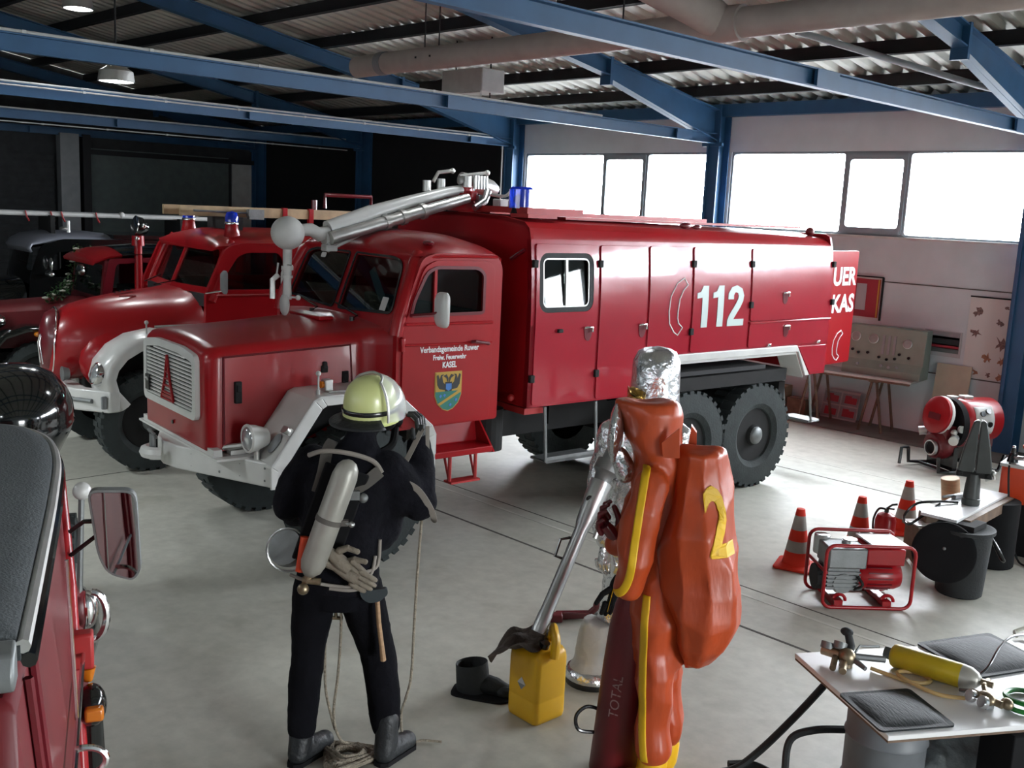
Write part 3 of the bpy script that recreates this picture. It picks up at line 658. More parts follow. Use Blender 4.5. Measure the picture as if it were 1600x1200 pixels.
mb = MB(); mb.tube(arc((-.45, -.55, 1.72), .19, 0, 340, (0, 1, 0), (.55, 0, .83), 20), .014, 8); mb.cyl((-.45, -.55, 1.72), (-.33, -.55, 1.60), .02); mb.build('steering_wheel', 'black', T1)
mb = MB(); mb.strip([(-.48, -.80, 2.10), (-.42, -.45, 1.76)], .07, .006, (1, 0, .4)); mb.build('inside_strut', 'grey', T1)
mb = MB(); mb.panel(rr(-.70 + CV * 0, 1.835, -.62, 1.93, .005), [], lambda a, b: (up(b) + .001, CV - a, b), (.002, 0, 0)); mb.build('paper_sticker', 'paper', T1)
mb = MB(); mb.panel(rr(.42, 2.15, .50, 2.19, .015), [], lambda a, b: (up(b) + .001, CV - a, b), (.002, 0, 0)); mb.build('round_sticker', 'paper', T1)
for v_ in (-.62, -1.25):
    mb = MB(); mb.tube([(-.20, v_, 1.745), (-.235, v_ + .02, 1.77), (-.26, v_ - .36, 1.83)], .008, 6); mb.cyl((-.20, v_, 1.72), (-.20, v_, 1.76), .02, n=8); mb.build('wiper', 'black', T1)
# vent box on the scuttle
mb = MB(); mb.box((-.06, CV, 1.735), (.12, .5, .03)); mb.build('scuttle_vent', 'red', T1, bevel=.01)
# mirrors
for s_, v0 in ((1, .20), (-1, -2.2)):
    m_ = empty('side_mirror', (-.45, v0, 1.89)); m_.parent = T1
    mb = MB(); mb.rings([[(d, a * k_, b * k_) for a, b in rr(-.075, -.125, .075, .125, .05)] for d, k_ in ((.035, .3), (.03, .75), (.012, .96), (0, 1), (-.012, 1))]); mb.build('mirror_shell', 'white', m_)
    mb = MB(); mb.panel(rr(-.066, -.115, .066, .115, .045), [], lambda a, b: (-.013, a, b), (-.002, 0, 0)); mb.build('mirror_face', 'mirrorglass', m_, smooth=0)
    mb = MB(); mb.tube([(.02, 0, -.01), (.04, -s_ * .05, -.03), (.11, -s_ * .24, -.06)], .009, 8); mb.build('mirror_arm', 'reddark', m_)
# cab step
st = empty('cab_step', (-.84, -.05, .78)); st.parent = T1
mb = MB(); mb.rings([[(a, b, c) for a, b, c in ((.30, .05, -.03), (.30, .05, .02), (.30, -.16, .02), (.30, -.20, .22), (.30, -.22, .22), (.30, -.22, -.03))], [(-.27, .05, -.03), (-.27, .05, .02), (-.27, -.16, .02), (-.27, -.20, .22), (-.27, -.22, .22), (-.27, -.22, -.03)]]); mb.build('step_tray', 'red', st, smooth=0, bevel=.008)
mb = MB(); mb.prism([(.06, -.03), (-.20, .24), (-.23, .24), (-.23, -.03)], lambda a, b: (-.27, a, b), (-.015, 0, 0)); mb.build('step_cheek', 'red', st, smooth=0)
mb = MB()
for x in (.12, -.12):
    mb.tube([(x, .03, -.03), (x, .03, -.22)], .014, 6); mb.tube([(x, -.05, -.03), (x, .03, -.22)], .010, 6)
mb.box((0, .03, -.225), (.27, .10, .015)); mb.build('stirrup', 'redrough', st, smooth=0)
# body ----------------------------------------------------------------------
BX0, BX1, BZ = -1.43, -5.42, 1.065; BK = .10
out = [(BX0, BZ), (BX0, 2.385), (BX1, 2.375), (BX1, 1.085), (-5.06, 1.085), (-4.90, 1.345), (-3.10, 1.345), (-2.80, BZ)]
wb = rr(-2.06, 1.835, -1.52, 2.265, .07)
fwb = lambda v0: (lambda a, b: (a, v0, b))
for sgn, v0 in ((1, 0), (-1, -2.0)):
    mb = MB(); mb.panel(out, [wb], fwb(v0), (0, -sgn * .05, 0)); mb.bend(1.72, BK, sgn); mb.build('body_side', 'redside', T1, smooth=0)
    mb = MB(); mb.panel(offset(wb, .022), [offset(wb, -.022)], fwb(v0 - sgn * .01), (0, sgn * .022, 0)); mb.bend(1.72, BK, sgn); mb.build('window_rubber', 'rubber', T1, bevel=.008)
    mb = MB(); mb.panel(offset(wb, -.022), [offset(wb, -.034)], fwb(v0 - sgn * .005), (0, sgn * .012, 0)); mb.box((-1.79, v0, 2.05), (.022, .02, .38)); mb.bend(1.72, BK, sgn); mb.build('window_bar', 'alu', T1)
    mb = MB(); mb.panel(wb, [], lambda a, b: (a, v0 - sgn * (.004 + .125 * (b - 1.835)), b), (0, -sgn * .004, 0)); mb.build('body_window', 'cabglass', T1, smooth=0)
    # wheel-arch lip in white
    lo = [(-2.84, 1.115), (-3.13, 1.40), (-4.885, 1.40), (-5.13, 1.085)]; li = [(-2.84, 1.06), (-3.09, 1.335), (-4.91, 1.335), (-5.06, 1.085)]
    mb = MB(); mb.prism(lo + li[::-1], fwb(v0), (0, sgn * .025, 0)); mb.rings([[(a, v0, b) for a, b in (p, (p[0], p[1] - .03))] + [(p[0], v0 - sgn * .25, p[1] - .03), (p[0], v0 - sgn * .25, p[1])] for p in li]); mb.build('arch_lip', 'white', T1, smooth=0, bevel=.005)
    # doors as slightly raised skins
    def dskin(pts, nm, holes=[], r=.03):
        mb = MB(); mb.panel(rpoly(pts, r), holes, fwb(v0), (0, sgn * .014, 0)); mb.bend(1.72, BK, sgn); return mb.build(nm, 'redside', T1, smooth=30, bevel=.006)
    dskin([(-1.47, 1.08), (-1.47, 2.355), (-2.13, 2.35), (-2.13, 1.08)], 'crew_door', [offset(wb, .018)])
    dskin([(-2.16, 1.08), (-2.16, 2.35), (-2.71, 2.35), (-2.71, 1.08)], 'locker_door')
    dskin([(-2.74, 1.16), (-2.74, 2.35), (-3.27, 2.35), (-3.27, 1.41), (-3.12, 1.41)], 'locker_door')
    dskin([(-3.30, 1.41), (-3.30, 2.35), (-4.09, 2.345), (-4.09, 1.41)], 'locker_door')
    dskin([(-4.12, 1.665), (-4.12, 2.345), (-5.40, 2.34), (-5.40, 1.665)], 'locker_door')
    dskin([(-4.12, 1.41), (-4.12, 1.64), (-5.40, 1.64), (-5.40, 1.41)], 'locker_door')
    dskin([(-4.92, 1.385), (-5.40, 1.385), (-5.40, 1.10), (-5.15, 1.10)], 'locker_door')
    mb = MB(); mb.box((-4.75, v0 + sgn * .02, 1.652), (1.30, .03, .02)); mb.build('drip_rail', 'redside', T1, bevel=.006)
    for x, z in ((-2.145, 2.20), (-3.285, 2.20), (-4.105, 2.20), (-5.41, 2.20), (-1.45, 2.20), (-1.45, 1.30), (-2.145, 1.30), (-3.285, 1.60), (-4.105, 1.82), (-5.41, 1.82)):
        mb = MB(); mb.box((x, v0 + sgn * (.022 - BK * max(0, z - 1.72) ** 2), z), (.045, .03, .06)); mb.build('hinge', 'under', T1, bevel=.005)
    for x, z, w_ in ((-2.03, 1.66, 1), (-2.66, 1.66, 1), (-4.63, 1.90, 1), (-4.68, 1.575, 0)):
        h = empty('recessed_handle', (x, v0 + sgn * (.015 - BK * max(0, z - 1.72) ** 2), z)); h.parent = T1
        mb = MB(); mb.panel(rpoly([(-.045, .03), (.045, .03), (.03, -.07), (-.01, -.09), (-.04, -.05)], .02), [], lambda a, b: (a, 0, b), (0, sgn * .004, 0)); mb.build('handle_cup', 'reddark', h)
        mb = MB(); mb.tube([(.05, sgn * .012, .028), (-.03, sgn * .022, .03), (-.035, sgn * .02, -.01)], .010, 8); mb.build('lever', 'chrome', h)
    for x, z in ((-4.42, 1.425), (-5.22, 1.42), (-2.72, 1.45), (-1.72, 1.67)):
        mb = MB(); mb.box((x, v0 + sgn * .025, z), (.05, .03, .03)); mb.build('catch', 'chrome' if z < 1.44 else 'under', T1, bevel=.006)
# lettering 112 and receiver outline on the left side
mb = MB(); H_ = .375
g1 = [(0, .70), (0, .83), (.10, .86), (.17, 1.0), (.33, 1.0), (.33, 0), (.15, 0), (.15, .72)]
pth = [(.10, .66), (.10, .78), (.17, .89), (.27, .915), (.38, .86), (.42, .74), (.40, .63), (.33, .50), (.22, .34), (.13, .20), (.10, .08)]
lf_, rt_ = [], []
for i, p in enumerate(pth):
    q0, q1 = pth[max(i - 1, 0)], pth[min(i + 1, len(pth) - 1)]; t_ = V((q1[0] - q0[0], q1[1] - q0[1])).normalized()
    lf_.append((p[0] - t_.y * .085, p[1] + t_.x * .085)); rt_.append((p[0] + t_.y * .085, p[1] - t_.x * .085))
for gl, ox in ((g1, 0), (g1, .47), (lf_ + rt_[::-1], .92), ([(.02, 0), (.53, 0), (.53, .165), (.02, .165)], .92)):
    mb.prism([((ox + a) * H_, b * H_) for a, b in gl], lambda a, b: (-3.345 - a * 1.22, .0145, 1.632 + b), (0, .004 if len(gl) != 4 else .0045, 0))
mb.bend(1.72, BK, 1); mb.build('lettering', mat('lettering_grey', (.50, .60, .58), .45), T1, smooth=0)
def receiver(fn, name, par, s=1., m='lettering'):
    ctr = [(.12, .30), (.05, .24), (-.02, .10), (-.05, -.05), (-.04, -.2), (.0, -.30), (.06, -.34)]
    o_ = [(.13, .27), (.08, .36), (-.01, .29), (-.085, .12), (-.10, -.08), (-.085, -.24), (-.02, -.36), (.03, -.40), (.085, -.30), (.03, -.24), (.015, -.17), (.015, -.08), (.03, .08), (.07, .19), (.13, .27)]
    mb = MB(); mb.tube([fn(a * s, b * s) for a, b in o_], .006 * s ** .5, 6, cap=True); return mb.build(name, m, par)
receiver(lambda a, b: (-3.085 + a * -1.0, .016 - BK * max(0, .12 + b * .66) ** 2, 1.84 + b * .66), 'receiver_outline', T1)
# body front, back, roof and floor
front = [(0, BZ), (0, 1.72), (-.005, 1.95), (-.023, 2.2), (-.045, 2.385), (-.07, 2.47), (-.13, 2.515), (-.4, 2.55), (-1.0, 2.565), (-1.6, 2.55), (-1.87, 2.515), (-1.93, 2.47), (-1.955, 2.385), (-1.977, 2.2), (-1.995, 1.95), (-2.0, 1.72), (-2.0, BZ)]
mb = MB(); mb.prism(front, lambda a, b: (BX0, a, b), (-.03, 0, 0)); mb.build('body_front', 'red', T1, smooth=0)
mb = MB(); back = [(a, b - .01 - (.06 if b > 2.4 else 0)) for a, b in front[1:-1]] + [(-2.0, 1.4), (0, 1.4)]
mb.prism([(0, 1.085)] + [(a, min(b, 2.5)) for a, b in front[1:-1]] + [(-2.0, 1.085)], lambda a, b: (BX1, a, b), (.03, 0, 0)); mb.build('body_back', 'red', T1, smooth=0)
rp = front[4:-4]
mb = MB(); mb.rings([[(BX0, a, b) for a, b in rp] + [(BX0, a, b - .03) for a, b in rp[::-1]], [(-3.4, a, b - .02 * (b > 2.4)) for a, b in rp] + [(-3.4, a, b - .05) for a, b in rp[::-1]], [(BX1, a, b - .06 * (b > 2.4)) for a, b in rp] + [(BX1, a, b - .09) for a, b in rp[::-1]]]); mb.build('body_roof', 'red', T1, smooth=25)
mb = MB(); mb.box((-1.85, CV, 2.60), (.6, 1.5, .05)); mb.box((-1.62, -.25, 2.56), (.30, .22, .03)); mb.box((-3.6, -1.7, 2.57), (3.0, .5, .04)); mb.box((-3.6, -.42, 2.55), (3.2, .25, .02)); mb.build('roof_walkway', 'redrough', T1)
mb = MB(); mb.box((-3.0, CV, 1.20), (3.0, 1.9, .04)); mb.box((-2.14, CV, 1.7), (.03, 1.88, 1.25)); mb.build('body_inside', 'dash', T1, smooth=0)
mb = MB(); mb.tube([(-1.55, CV + .2, 1.9), (-2.05, CV + .2, 2.3)], .03, 8); mb.tube([(-2.0, CV, 1.7), (-1.7, CV, 2.2)], .02, 8); mb.build('inside_struts', 'under', T1)
mb = MB(); mb.tube([(BX0 + .015, -.10, 2.30), (BX0 + .015, -.26, 2.22)], .015, 6); mb.build('front_handle', 'reddark', T1)
mb = MB(); mb.box((BX0 - .1, -.20, 1.03), (.2, .35, .05)); mb.ball((BX0 + .02, -.18, 1.12), .03); mb.build('body_bracket', 'redrough', T1)
# knobs and beacon on the roof
b_ = empty('beacon', (-1.62, -.42, 2.565)); b_.parent = T1
mb = MB(); mb.cyl((0, 0, 0), (0, 0, .05), .085, .075); mb.build('beacon_foot', 'under', b_)
mb = MB(); mb.lathe([(.10, .05), (.10, .20), (.08, .22), (.0001, .225)], 24); mb.build('beacon_dome', 'bluelamp', b_)
mb = MB(); mb.ball((0, 0, .12), .045); mb.cyl((0, 0, .04), (0, 0, .1), .02); mb.build('beacon_reflector', 'under', b_)
mb = MB(); mb.cyl((-5.30, -.25, 2.44), (-5.30, -.25, 2.49), .02, n=10); mb.ball((-5.30, -.25, 2.515), .045); mb.build('rear_lamp', 'maroon', T1)
mb = MB(); mb.ball((-3.3, -.15, 2.53), (.07, .04, .03)); mb.ball((-3.45, -.15, 2.52), (.05, .03, .02)); mb.build('roof_fitting', 'reddark', T1)
# folding steps under the body
for nm, x0, v0, z0, z1, w_ in (('body_step', -1.62, .0, 1.06, .60, .56), ('rear_step', -5.52, -.25, 1.06, .50, .34)):
    s_ = empty(nm, (x0, v0, z1)); s_.parent = T1
    mb = MB()
    if nm == 'body_step':
        for x in (0, -w_): mb.tube([(x, 0, z0 - z1), (x - .04, 0, 0), (x - .04, -.18, 0)], .014, 6)
        mb.box((-w_ / 2 - .04, -.09, .0), (w_, .20, .02)); mb.box((-w_ / 2 - .04, .0, .012), (w_, .02, .05))
    else:
        for y in (0, -w_): mb.tube([(0, y, z0 - z1), (-.12, y, 0), (-.25, y, 0)], .014, 6)
        mb.box((-.18, -w_ / 2, 0), (.20, w_, .025))
    mb.build('step_frame', 'dullsteel', s_, smooth=0)
# open rear door with the lettering that reads along its outer face
rd = empty('rear_door', (-5.50, -.10, 0), rad(7)); rd.parent = T1
mb = MB(); mb.panel(rr(-.62, 1.14, .0, 2.33, .02), [], lambda a, b: (a, 0, b), (0, -.03, 0)); mb.build('rear_door_skin', 'red', rd, smooth=0, bevel=.006)
for body, z, q in (('UER', 2.055, .335), ('KAS', 1.77, .350)):
    mb = MB(); mb.text(body, lambda a, b: (-q - a, .0005, z + b), .26, (0, .003, 0), 1.08, .008); mb.build('lettering', 'lettering', rd, smooth=0)
receiver(lambda a, b: (-.30 - a * .9, .003, 1.34 + b * .42), 'receiver_outline', rd)
# water cannon --------------------------------------------------------------
mc = empty('water_cannon', (-1.60, -1.15, 2.60)); mc.parent = T1
L = lambda u, v, w: (u + 1.60, v + 1.15, w - 2.60)
mb = MB(); mb.cyl(L(-1.55, -1.1, 2.57), L(-1.55, -1.1, 2.72), .14, .10); mb.cyl(L(-1.55, -1.1, 2.7), L(-1.55, -1.1, 2.78), .07); mb.build('turret_base', 'red', mc)
mb = MB(); mb.tube([L(-1.62, -1.1, 2.76), L(-1.35, -1.08, 2.72), L(-.95, -1.05, 2.62), L(-.6, -1.03, 2.52)], [.045, .045, .055, .068], 16); mb.tube([L(-.6, -1.03, 2.52), L(-.2, -1.01, 2.39)], [.072, .066], 16); mb.build('upper_pipe', 'white', mc)
mb = MB(); mb.tube([L(-1.5, -.98, 2.68), L(-.9, -.95, 2.52), L(-.18, -.93, 2.325)], [.04, .05, .05], 14)
for q in (.35, .5, .62): 
    p, e = V(L(-1.5, -.98, 2.68)), V(L(-.18, -.93, 2.325)); c_ = p.lerp(e, q); mb.tube([c_ - (e - p).normalized() * .02, c_ + (e - p).normalized() * .02], .064, 14)
mb.build('lower_pipe', 'alu', mc)
mb = MB(); mb.tube([L(-.2, -1.0, 2.37), L(-.12, -1.0, 2.35), L(-.05, -1.0, 2.385), L(.03, -1.0, 2.38), L(.12, -1.0, 2.37)], [.05, .055, .05, .045, .042], 12); mb.cyl(L(-.20, -1.0, 2.34), L(-.155, -1.0, 2.33), .062); mb.build('front_elbow', 'offwhite', mc)
mb = MB(); mb.ball(L(.14, -1.0, 2.355), .125, 24, 16); mb.build('ball_float', 'offwhite', mc)
mb = MB(); mb.tube([L(.14, -1.0, 2.26), L(.14, -1.0, 2.15), L(.14, -1.0, 1.98), L(.14, -1.0, 1.86)], [.035, .033, .03, .036], 12); mb.cyl(L(.14, -1.0, 2.08), L(.14, -1.0, 2.11), .045); mb.cyl(L(.14, -1.0, 2.02), L(.14, -1.0, 2.04), .042); mb.build('drop_pipe', 'offwhite', mc)
mb = MB(); mb.tube([L(.19, -1.05, 2.13), L(.20, -1.06, 2.02)], .008, 6); mb.tube([L(.18, -1.06, 2.04), L(.22, -1.08, 2.0), L(.22, -1.08, 1.86)], .022, 8); mb.tube([L(.15, -.97, 2.12), L(.15, -.9, 2.12)], .006, 6); mb.build('pipe_fittings', 'alu', mc)
mb = MB(); mb.ball(L(.16, -1.0, 1.82), (.03, .062, .085)); mb.build('deflector', 'offwhite', mc)
mb = MB(); mb.ball(L(.10, -.90, 1.88), .02); mb.cyl(L(.14, -.98, 1.88), L(.10, -.90, 1.88), .008, n=6); mb.build('small_knob', 'offwhite', mc)
mb = MB(); mb.box(L(-.20, -.98, 2.25), (.10, .09, .05)); mb.tube([L(-.18, -.98, 2.23), L(-.45, -.96, 2.36)], .02, 8); mb.box(L(-.19, -.98, 2.30), (.03, .05, .09)); mb.build('cradle', 'offwhite', mc, bevel=.008)
mb = MB(); mb.lathe([(.012, -.22), (.055, -.20), (.07, -.05), (.078, .04), (.07, .13), (.045, .19), (.0001, .21)], 18, Matrix.Translation(L(-1.70, -1.1, 2.80)) @ Matrix.Rotation(rad(-102), 4, 'Y')); mb.build('rear_valve', 'alu', mc)
mb = MB()
for q in ((-1.2, -1.16, 2.78), (-1.33, -1.14, 2.80), (-1.5, -1.0, 2.83)): mb.cyl(L(q[0], q[1], q[2] - .06), L(q[0], q[1], q[2] + .03), .035, n=10)
mb.tube([L(-1.25, -1.14, 2.80), L(-1.30, -1.14, 2.88), L(-1.42, -1.12, 2.90)], .016, 8); mb.tube([L(-1.45, -1.05, 2.86), L(-1.72, -1.03, 2.90)], .014, 8); mb.ball(L(-1.73, -1.03, 2.90), .024, 8, 6); mb.ball(L(-1.43, -1.12, 2.90), .024, 8, 6)
for i in range(5): mb.cyl(L(-1.58 - i * .03, -1.0, 2.76), L(-1.58 - i * .03, -1.0, 2.87), .014, n=8)
mb.build('valve_group', 'alu', mc)
mb = MB(); mb.tube([L(-1.68, -.95, 2.74), L(-1.60, -.88, 2.66), L(-1.48, -.86, 2.60)], [.035, .03, .028], 10); mb.box(L(-1.6, -.95, 2.66), (.06, .05, .10)); mb.build('lever_arm', 'steel', mc)
mb = MB(); mb.box(L(-1.55, -1.0, 2.70), (.07, .08, .08)); mb.build('red_clamp', 'red', mc, bevel=.01); mb = MB(); mb.box(L(-1.4, -1.0, 2.66), (.07, .05, .05)); mb.build('red_clamp', 'red', mc, bevel=.01)
mb = MB(); mb.tube(spline([L(-1.72, -.95, 2.72), L(-1.75, -.80, 2.71), L(-1.72, -.66, 2.76), L(-1.68, -.54, 2.76)], 6), .014, 8); mb.build('control_rod', 'alu', mc)
mb = MB(); mb.box(L(-1.72, -.80, 2.645), (.12, .10, .08)); mb.build('small_box', 'offwhite', mc, bevel=.01)
mb = MB()
for i in range(3): mb.cyl(L(-1.72, -.70 + i * .05, 2.61), L(-1.72, -.70 + i * .05, 2.67 + .02 * (i == 2)), .010, n=8)
mb.build('roof_studs', 'offwhite', mc)
# ------------------------------------------------------------------ second fire truck with the round nose
T2 = thing('fire_truck', 'red round-nosed fire truck with white fenders and two blue beacons behind the big truck', 'fire truck', (-8.97, 4.06, 0), rad(-95.03))
C2 = -.92
mb = MB(); mb.box((-2.0, C2, .72), (4.6, .8, .2)); mb.box((0, C2, .5), (.12, 1.4, .14)); mb.box((-2.0, C2, .62), (3.4, 1.7, .12)); mb.build('chassis', 'under', T2, smooth=0)
for x in (0, -3.3): wheel(T2, x, -.06, .47, .24, 1, lug=30); wheel(T2, x, -1.78, .47, .24, -1, lug=30)
def egg(x, hw, z0, z1, p=2.4, n=22, low=1.6):
    zc = z0 + (z1 - z0) * .45; r = []
    for i in range(n):
        a = 2 * pi * i / n - pi / 2; c_, s_ = cos(a), sin(a)
        e = p if s_ > 0 else low
        q = (abs(c_) ** e + abs(s_) ** e) ** (-1 / e)
        r.append((x, C2 + hw * q * c_, zc + (z1 - zc if s_ > 0 else zc - z0) * q * s_))
    return r
mb = MB(); mb.rings([egg(.72, .06, .92, 1.12), egg(.70, .14, .84, 1.26), egg(.66, .21, .80, 1.36), egg(.58, .29, .78, 1.45), egg(.46, .36, .78, 1.515), egg(.25, .44, .80, 1.57), egg(-.05, .52, .85, 1.62), egg(-.3, .58, .88, 1.65), egg(-.48, .66, .9, 1.675), egg(-.56, .80, .92, 1.69)]); mb.build('bonnet', 'red', T2, smooth=60)
mb = MB(); mb.rings([[(x + dx, C2 + hw * cos(2 * pi * i / 20), z + h * sin(2 * pi * i / 20)) for i in range(20)] for x, hw, z, h, dx in ((.60, .19, 1.16, .33, .0), (.70, .16, 1.15, .29, 0), (.745, .10, 1.12, .22, 0), (.752, .02, 1.1, .05, 0))])
gr = mb.build('oval_grille', 'reddark', T2, smooth=60)
mb = MB(); mb.tube([(.675 - .06 * max(0, sin(2 * pi * i / 28)) , C2 + .19 * cos(2 * pi * i / 28), 1.155 + .33 * sin(2 * pi * i / 28)) for i in range(28)], .010, 6, loop=True); mb.build('grille_rim', 'chrome', T2)
mb = MB()
for s_ in (-1, 1): mb.tube([(.745, C2 + s_ * .05, .95), (.765, C2 + s_ * .03, 1.15), (.70, C2, 1.40)], .007, 6)
mb.build('grille_spire', 'chrome', gr)
mb = MB(); mb.box((-.02, C2 + .05, 1.632), (.2, .05, .004), (0, rad(9), 0))
for i in range(4): mb.box((.05 - i * .05, C2 + .05, 1.625 + i * .008), (.03, .05, .012))
mb.build('bonnet_catch', 'chrome', T2); mb = MB(); mb.box((.0, C2 + .22, 1.60), (.16, .015, .012)); mb.build('bonnet_trim', 'chrome', T2)
mb = MB(); mb.tube([(-.15, C2 + .53, 1.33), (-.60, C2 + .74, 1.36)], .014, 6); mb.build('bonnet_rail', 'alu', T2)
for s_, v0 in ((1, .0), (-1, -1.84)):
    path = [(.30, .60), (.41, .74), (.45, .90), (.41, 1.04), (.30, 1.17), (.14, 1.26), (-.08, 1.30), (-.32, 1.26), (-.52, 1.13), (-.62, .92), (-.66, .70)]
    rg = []
    for i, (a, b) in enumerate(path):
        p, q = V(path[max(i - 1, 0)]), V(path[min(i + 1, len(path) - 1)]); t_ = (q - p).normalized(); nrm = V((-t_.y, t_.x)) * -1
        if nrm.dot(V((a + .1, b - .6))) < 0: nrm = -nrm
        r_ = []
        for j in range(11):
            w_ = pi * j / 10; r_.append((a + nrm.x * (.12 * sin(w_) ** .7 - .08), v0 - s_ * (.25 - .25 * cos(w_)), b + nrm.y * (.12 * sin(w_) ** .7 - .08)))
        for j in range(11):
            w_ = pi * (10 - j) / 10; r_.append((a + nrm.x * (.10 * sin(w_) ** .7 - .14 * (1 if j < 6 else .8)), v0 - s_ * (.25 - .235 * cos(w_)), b + nrm.y * (.10 * sin(w_) ** .7 - .14 * (1 if j < 6 else .8))))
        rg.append(r_)
    fd = MB().rings(rg).build('front_fender', 'white', T2, smooth=60)
    mb = MB(); mb.ball((.08, v0 - s_ * .58, 1.0), (.42, .20, .34)); mb.build('inner_fender', 'red', T2)
    mb = MB(); mb.panel([(.38, .60), (.44, .95), (.2, 1.2), (-.3, 1.22), (-.6, .9), (-.6, .6)], [], lambda a, b: (a, v0 - s_ * .30, b), (0, -s_ * .02, 0)); mb.build('arch_liner', 'under', fd, smooth=0)
    h = empty('headlamp', (.478, v0 - s_ * .15, .95)); h.parent = fd
    mb = MB(Matrix.Rotation(rad(75), 4, 'Y')); mb.lathe([(.105, -.06), (.112, .0), (.10, .02), (.09, .015)], 22, cap=False); mb.build('lamp_rim', 'chrome', h)
    mb = MB(Matrix.Rotation(rad(75), 4, 'Y')); mb.lathe([(.10, .0), (.08, .02), (.04, .034), (.0001, .038)], 22); mb.build('lamp_lens', 'lensglass', h)
    mb = MB(); mb.cyl((.02, v0 - s_ * .12, 1.27), (.02, v0 - s_ * .12, 1.40), .008, n=8); mb.ball((.02, v0 - s_ * .12, 1.41), .02); mb.build('width_marker', 'offwhite', fd)
    mb = MB(); mb.cyl((.60, C2 + s_ * .36, .90), (.66, C2 + s_ * .36, .90), .05, .07); mb.build('fog_lamp', 'dullsteel', T2)
mb = MB(); mb.prism([(.40, .0), (.62, -.30), (.74, -.62), (.76, C2), (.74, -1.22), (.62, -1.54), (.40, -1.84), (.30, -1.84), (.5, -1.5), (.5, -.34), (.30, 0)], lambda a, b: (a, b, .60), (0, 0, .20)); mb.build('bumper', 'white', T2, bevel=.02, seg=3)
mb = MB(); mb.tube([(.52, -.14, .70), (.66, -.38, .70), (.745, -.64, .70), (.765, C2, .70), (.745, -1.2, .70)], .022, 8); mb.build('bumper_bar', 'dullsteel', T2)
mb = MB(); mb.box((.45, -.02, .70), (.05, .03, .12)); mb.build('bumper_horn', 'grey', T2, bevel=.01)
# cab
so = rpoly([(-.50, .9), (-.52, 1.68), (-.72, 2.12), (-.9, 2.16), (-3.1, 2.18), (-3.2, 2.1), (-3.2, .9)], [0, .04, .1, .06, .06, .06, .02])
w1 = rpoly([(-.66, 1.71), (-.72, 1.85), (-.84, 2.03), (-.94, 2.07), (-1.26, 2.07), (-1.32, 2.0), (-1.32, 1.71)], .04); w2 = rr(-2.1, 1.71, -1.47, 2.07, .06); w3 = rr(-2.95, 1.71, -2.25, 2.07, .06)
for s_, v0 in ((1, -.03), (-1, -1.81)):
    mb = MB(); mb.panel(so, [w1, w2, w3], lambda a, b: (a, v0, b), (0, -s_ * .05, 0)); mb.build('cab_side', 'red', T2, smooth=30, bevel=.008)
    for w_ in (w1, w2, w3):
        mb = MB(); mb.panel(w_, [], lambda a, b: (a, v0 - s_ * .02, b), (0, -s_ * .004, 0)); mb.build('side_window', 'cabglass', T2, smooth=0)
    mb = MB(); mb.tube([(-.6, v0 + s_ * .01, 1.66), (-3.1, v0 + s_ * .01, 1.655)], .010, 6); mb.build('moulding', 'red', T2)
    mb = MB(); mb.tube([(-1.36, v0 + s_ * .008, .95), (-1.36, v0 + s_ * .008, 2.1)], .006, 6); mb.build('door_gap', 'reddark', T2)
up2 = lambda z, v: -.50 - (z - 1.68) * .42 - .10 * abs(v) / .8
for s_ in (1, -1):
    hole = rpoly([(s_ * .04, 1.72), (s_ * .74, 1.72), (s_ * .69, 2.06), (s_ * .60, 2.10), (s_ * .04, 2.10)], [.03, .05, .06, .06, .03])
    mb = MB(); mb.panel([(0, 1.66), (s_ * .87, 1.66), (s_ * .84, 1.95), (s_ * .74, 2.16), (0, 2.16)], [hole], lambda a, b: (up2(b, a), C2 + a, b), (-.03, 0, -.01)); mb.build('windscreen_frame', 'red', T2, smooth=30)
    mb = MB(); mb.panel(hole, [], lambda a, b: (up2(b, a) - .012, C2 + a, b), (-.004, 0, 0)); mb.build('windscreen', 'cabglass', T2, smooth=0)
    mb = MB(); mb.tube([(up2(1.6, .9), C2 + s_ * .87, 1.60), (up2(1.85, .88), C2 + s_ * .86, 1.85), (up2(2.05, .8), C2 + s_ * .81, 2.05), (up2(2.16, .7) - .04, C2 + s_ * .74, 2.16)], .045, 10); mb.build('windscreen_pillar', 'red', T2)
rg = []
for x, zc, ze, hw in ((-.66, 2.12, 2.10, .72), (-.68, 2.17, 2.12, .80), (-.76, 2.22, 2.13, .85), (-.95, 2.265, 2.14, .89), (-1.5, 2.28, 2.15, .90), (-2.6, 2.28, 2.15, .90), (-3.15, 2.25, 2.14, .89), (-3.24, 2.18, 2.12, .87)):
    rg.append([(x, C2 + hw * (-1 + i / 9), ze + (zc - ze) * (1 - abs(-1 + i / 9) ** 2.8)) for i in range(19)] + [(x, C2 + hw * .95, ze - .03), (x, C2 - hw * .95, ze - .03)])
MB().rings(rg).build('cab_roof', 'red', T2, smooth=50)
mb = MB(); mb.box((-3.22, C2, 1.5), (.04, 1.75, 1.3)); mb.build('cab_rear', 'red', T2)
mb = MB(); mb.box((-.62, C2, 1.6), (.14, 1.6, .12)); mb.box((-1.9, C2, .95), (2.6, 1.74, .05)); mb.box((-1.25, C2, 1.4), (.12, 1.6, .6)); mb.build('cab_inside', 'dash', T2)
mb = MB(); mb.box((-1.2, C2 + .2, 1.93), (.05, .25, .22)); mb.build('red_cloth', 'redrough', T2)
mb = MB(); mb.box((-3.95, C2, 1.55), (1.4, 1.8, 1.2)); mb.build('body', 'red', T2, bevel=.04)
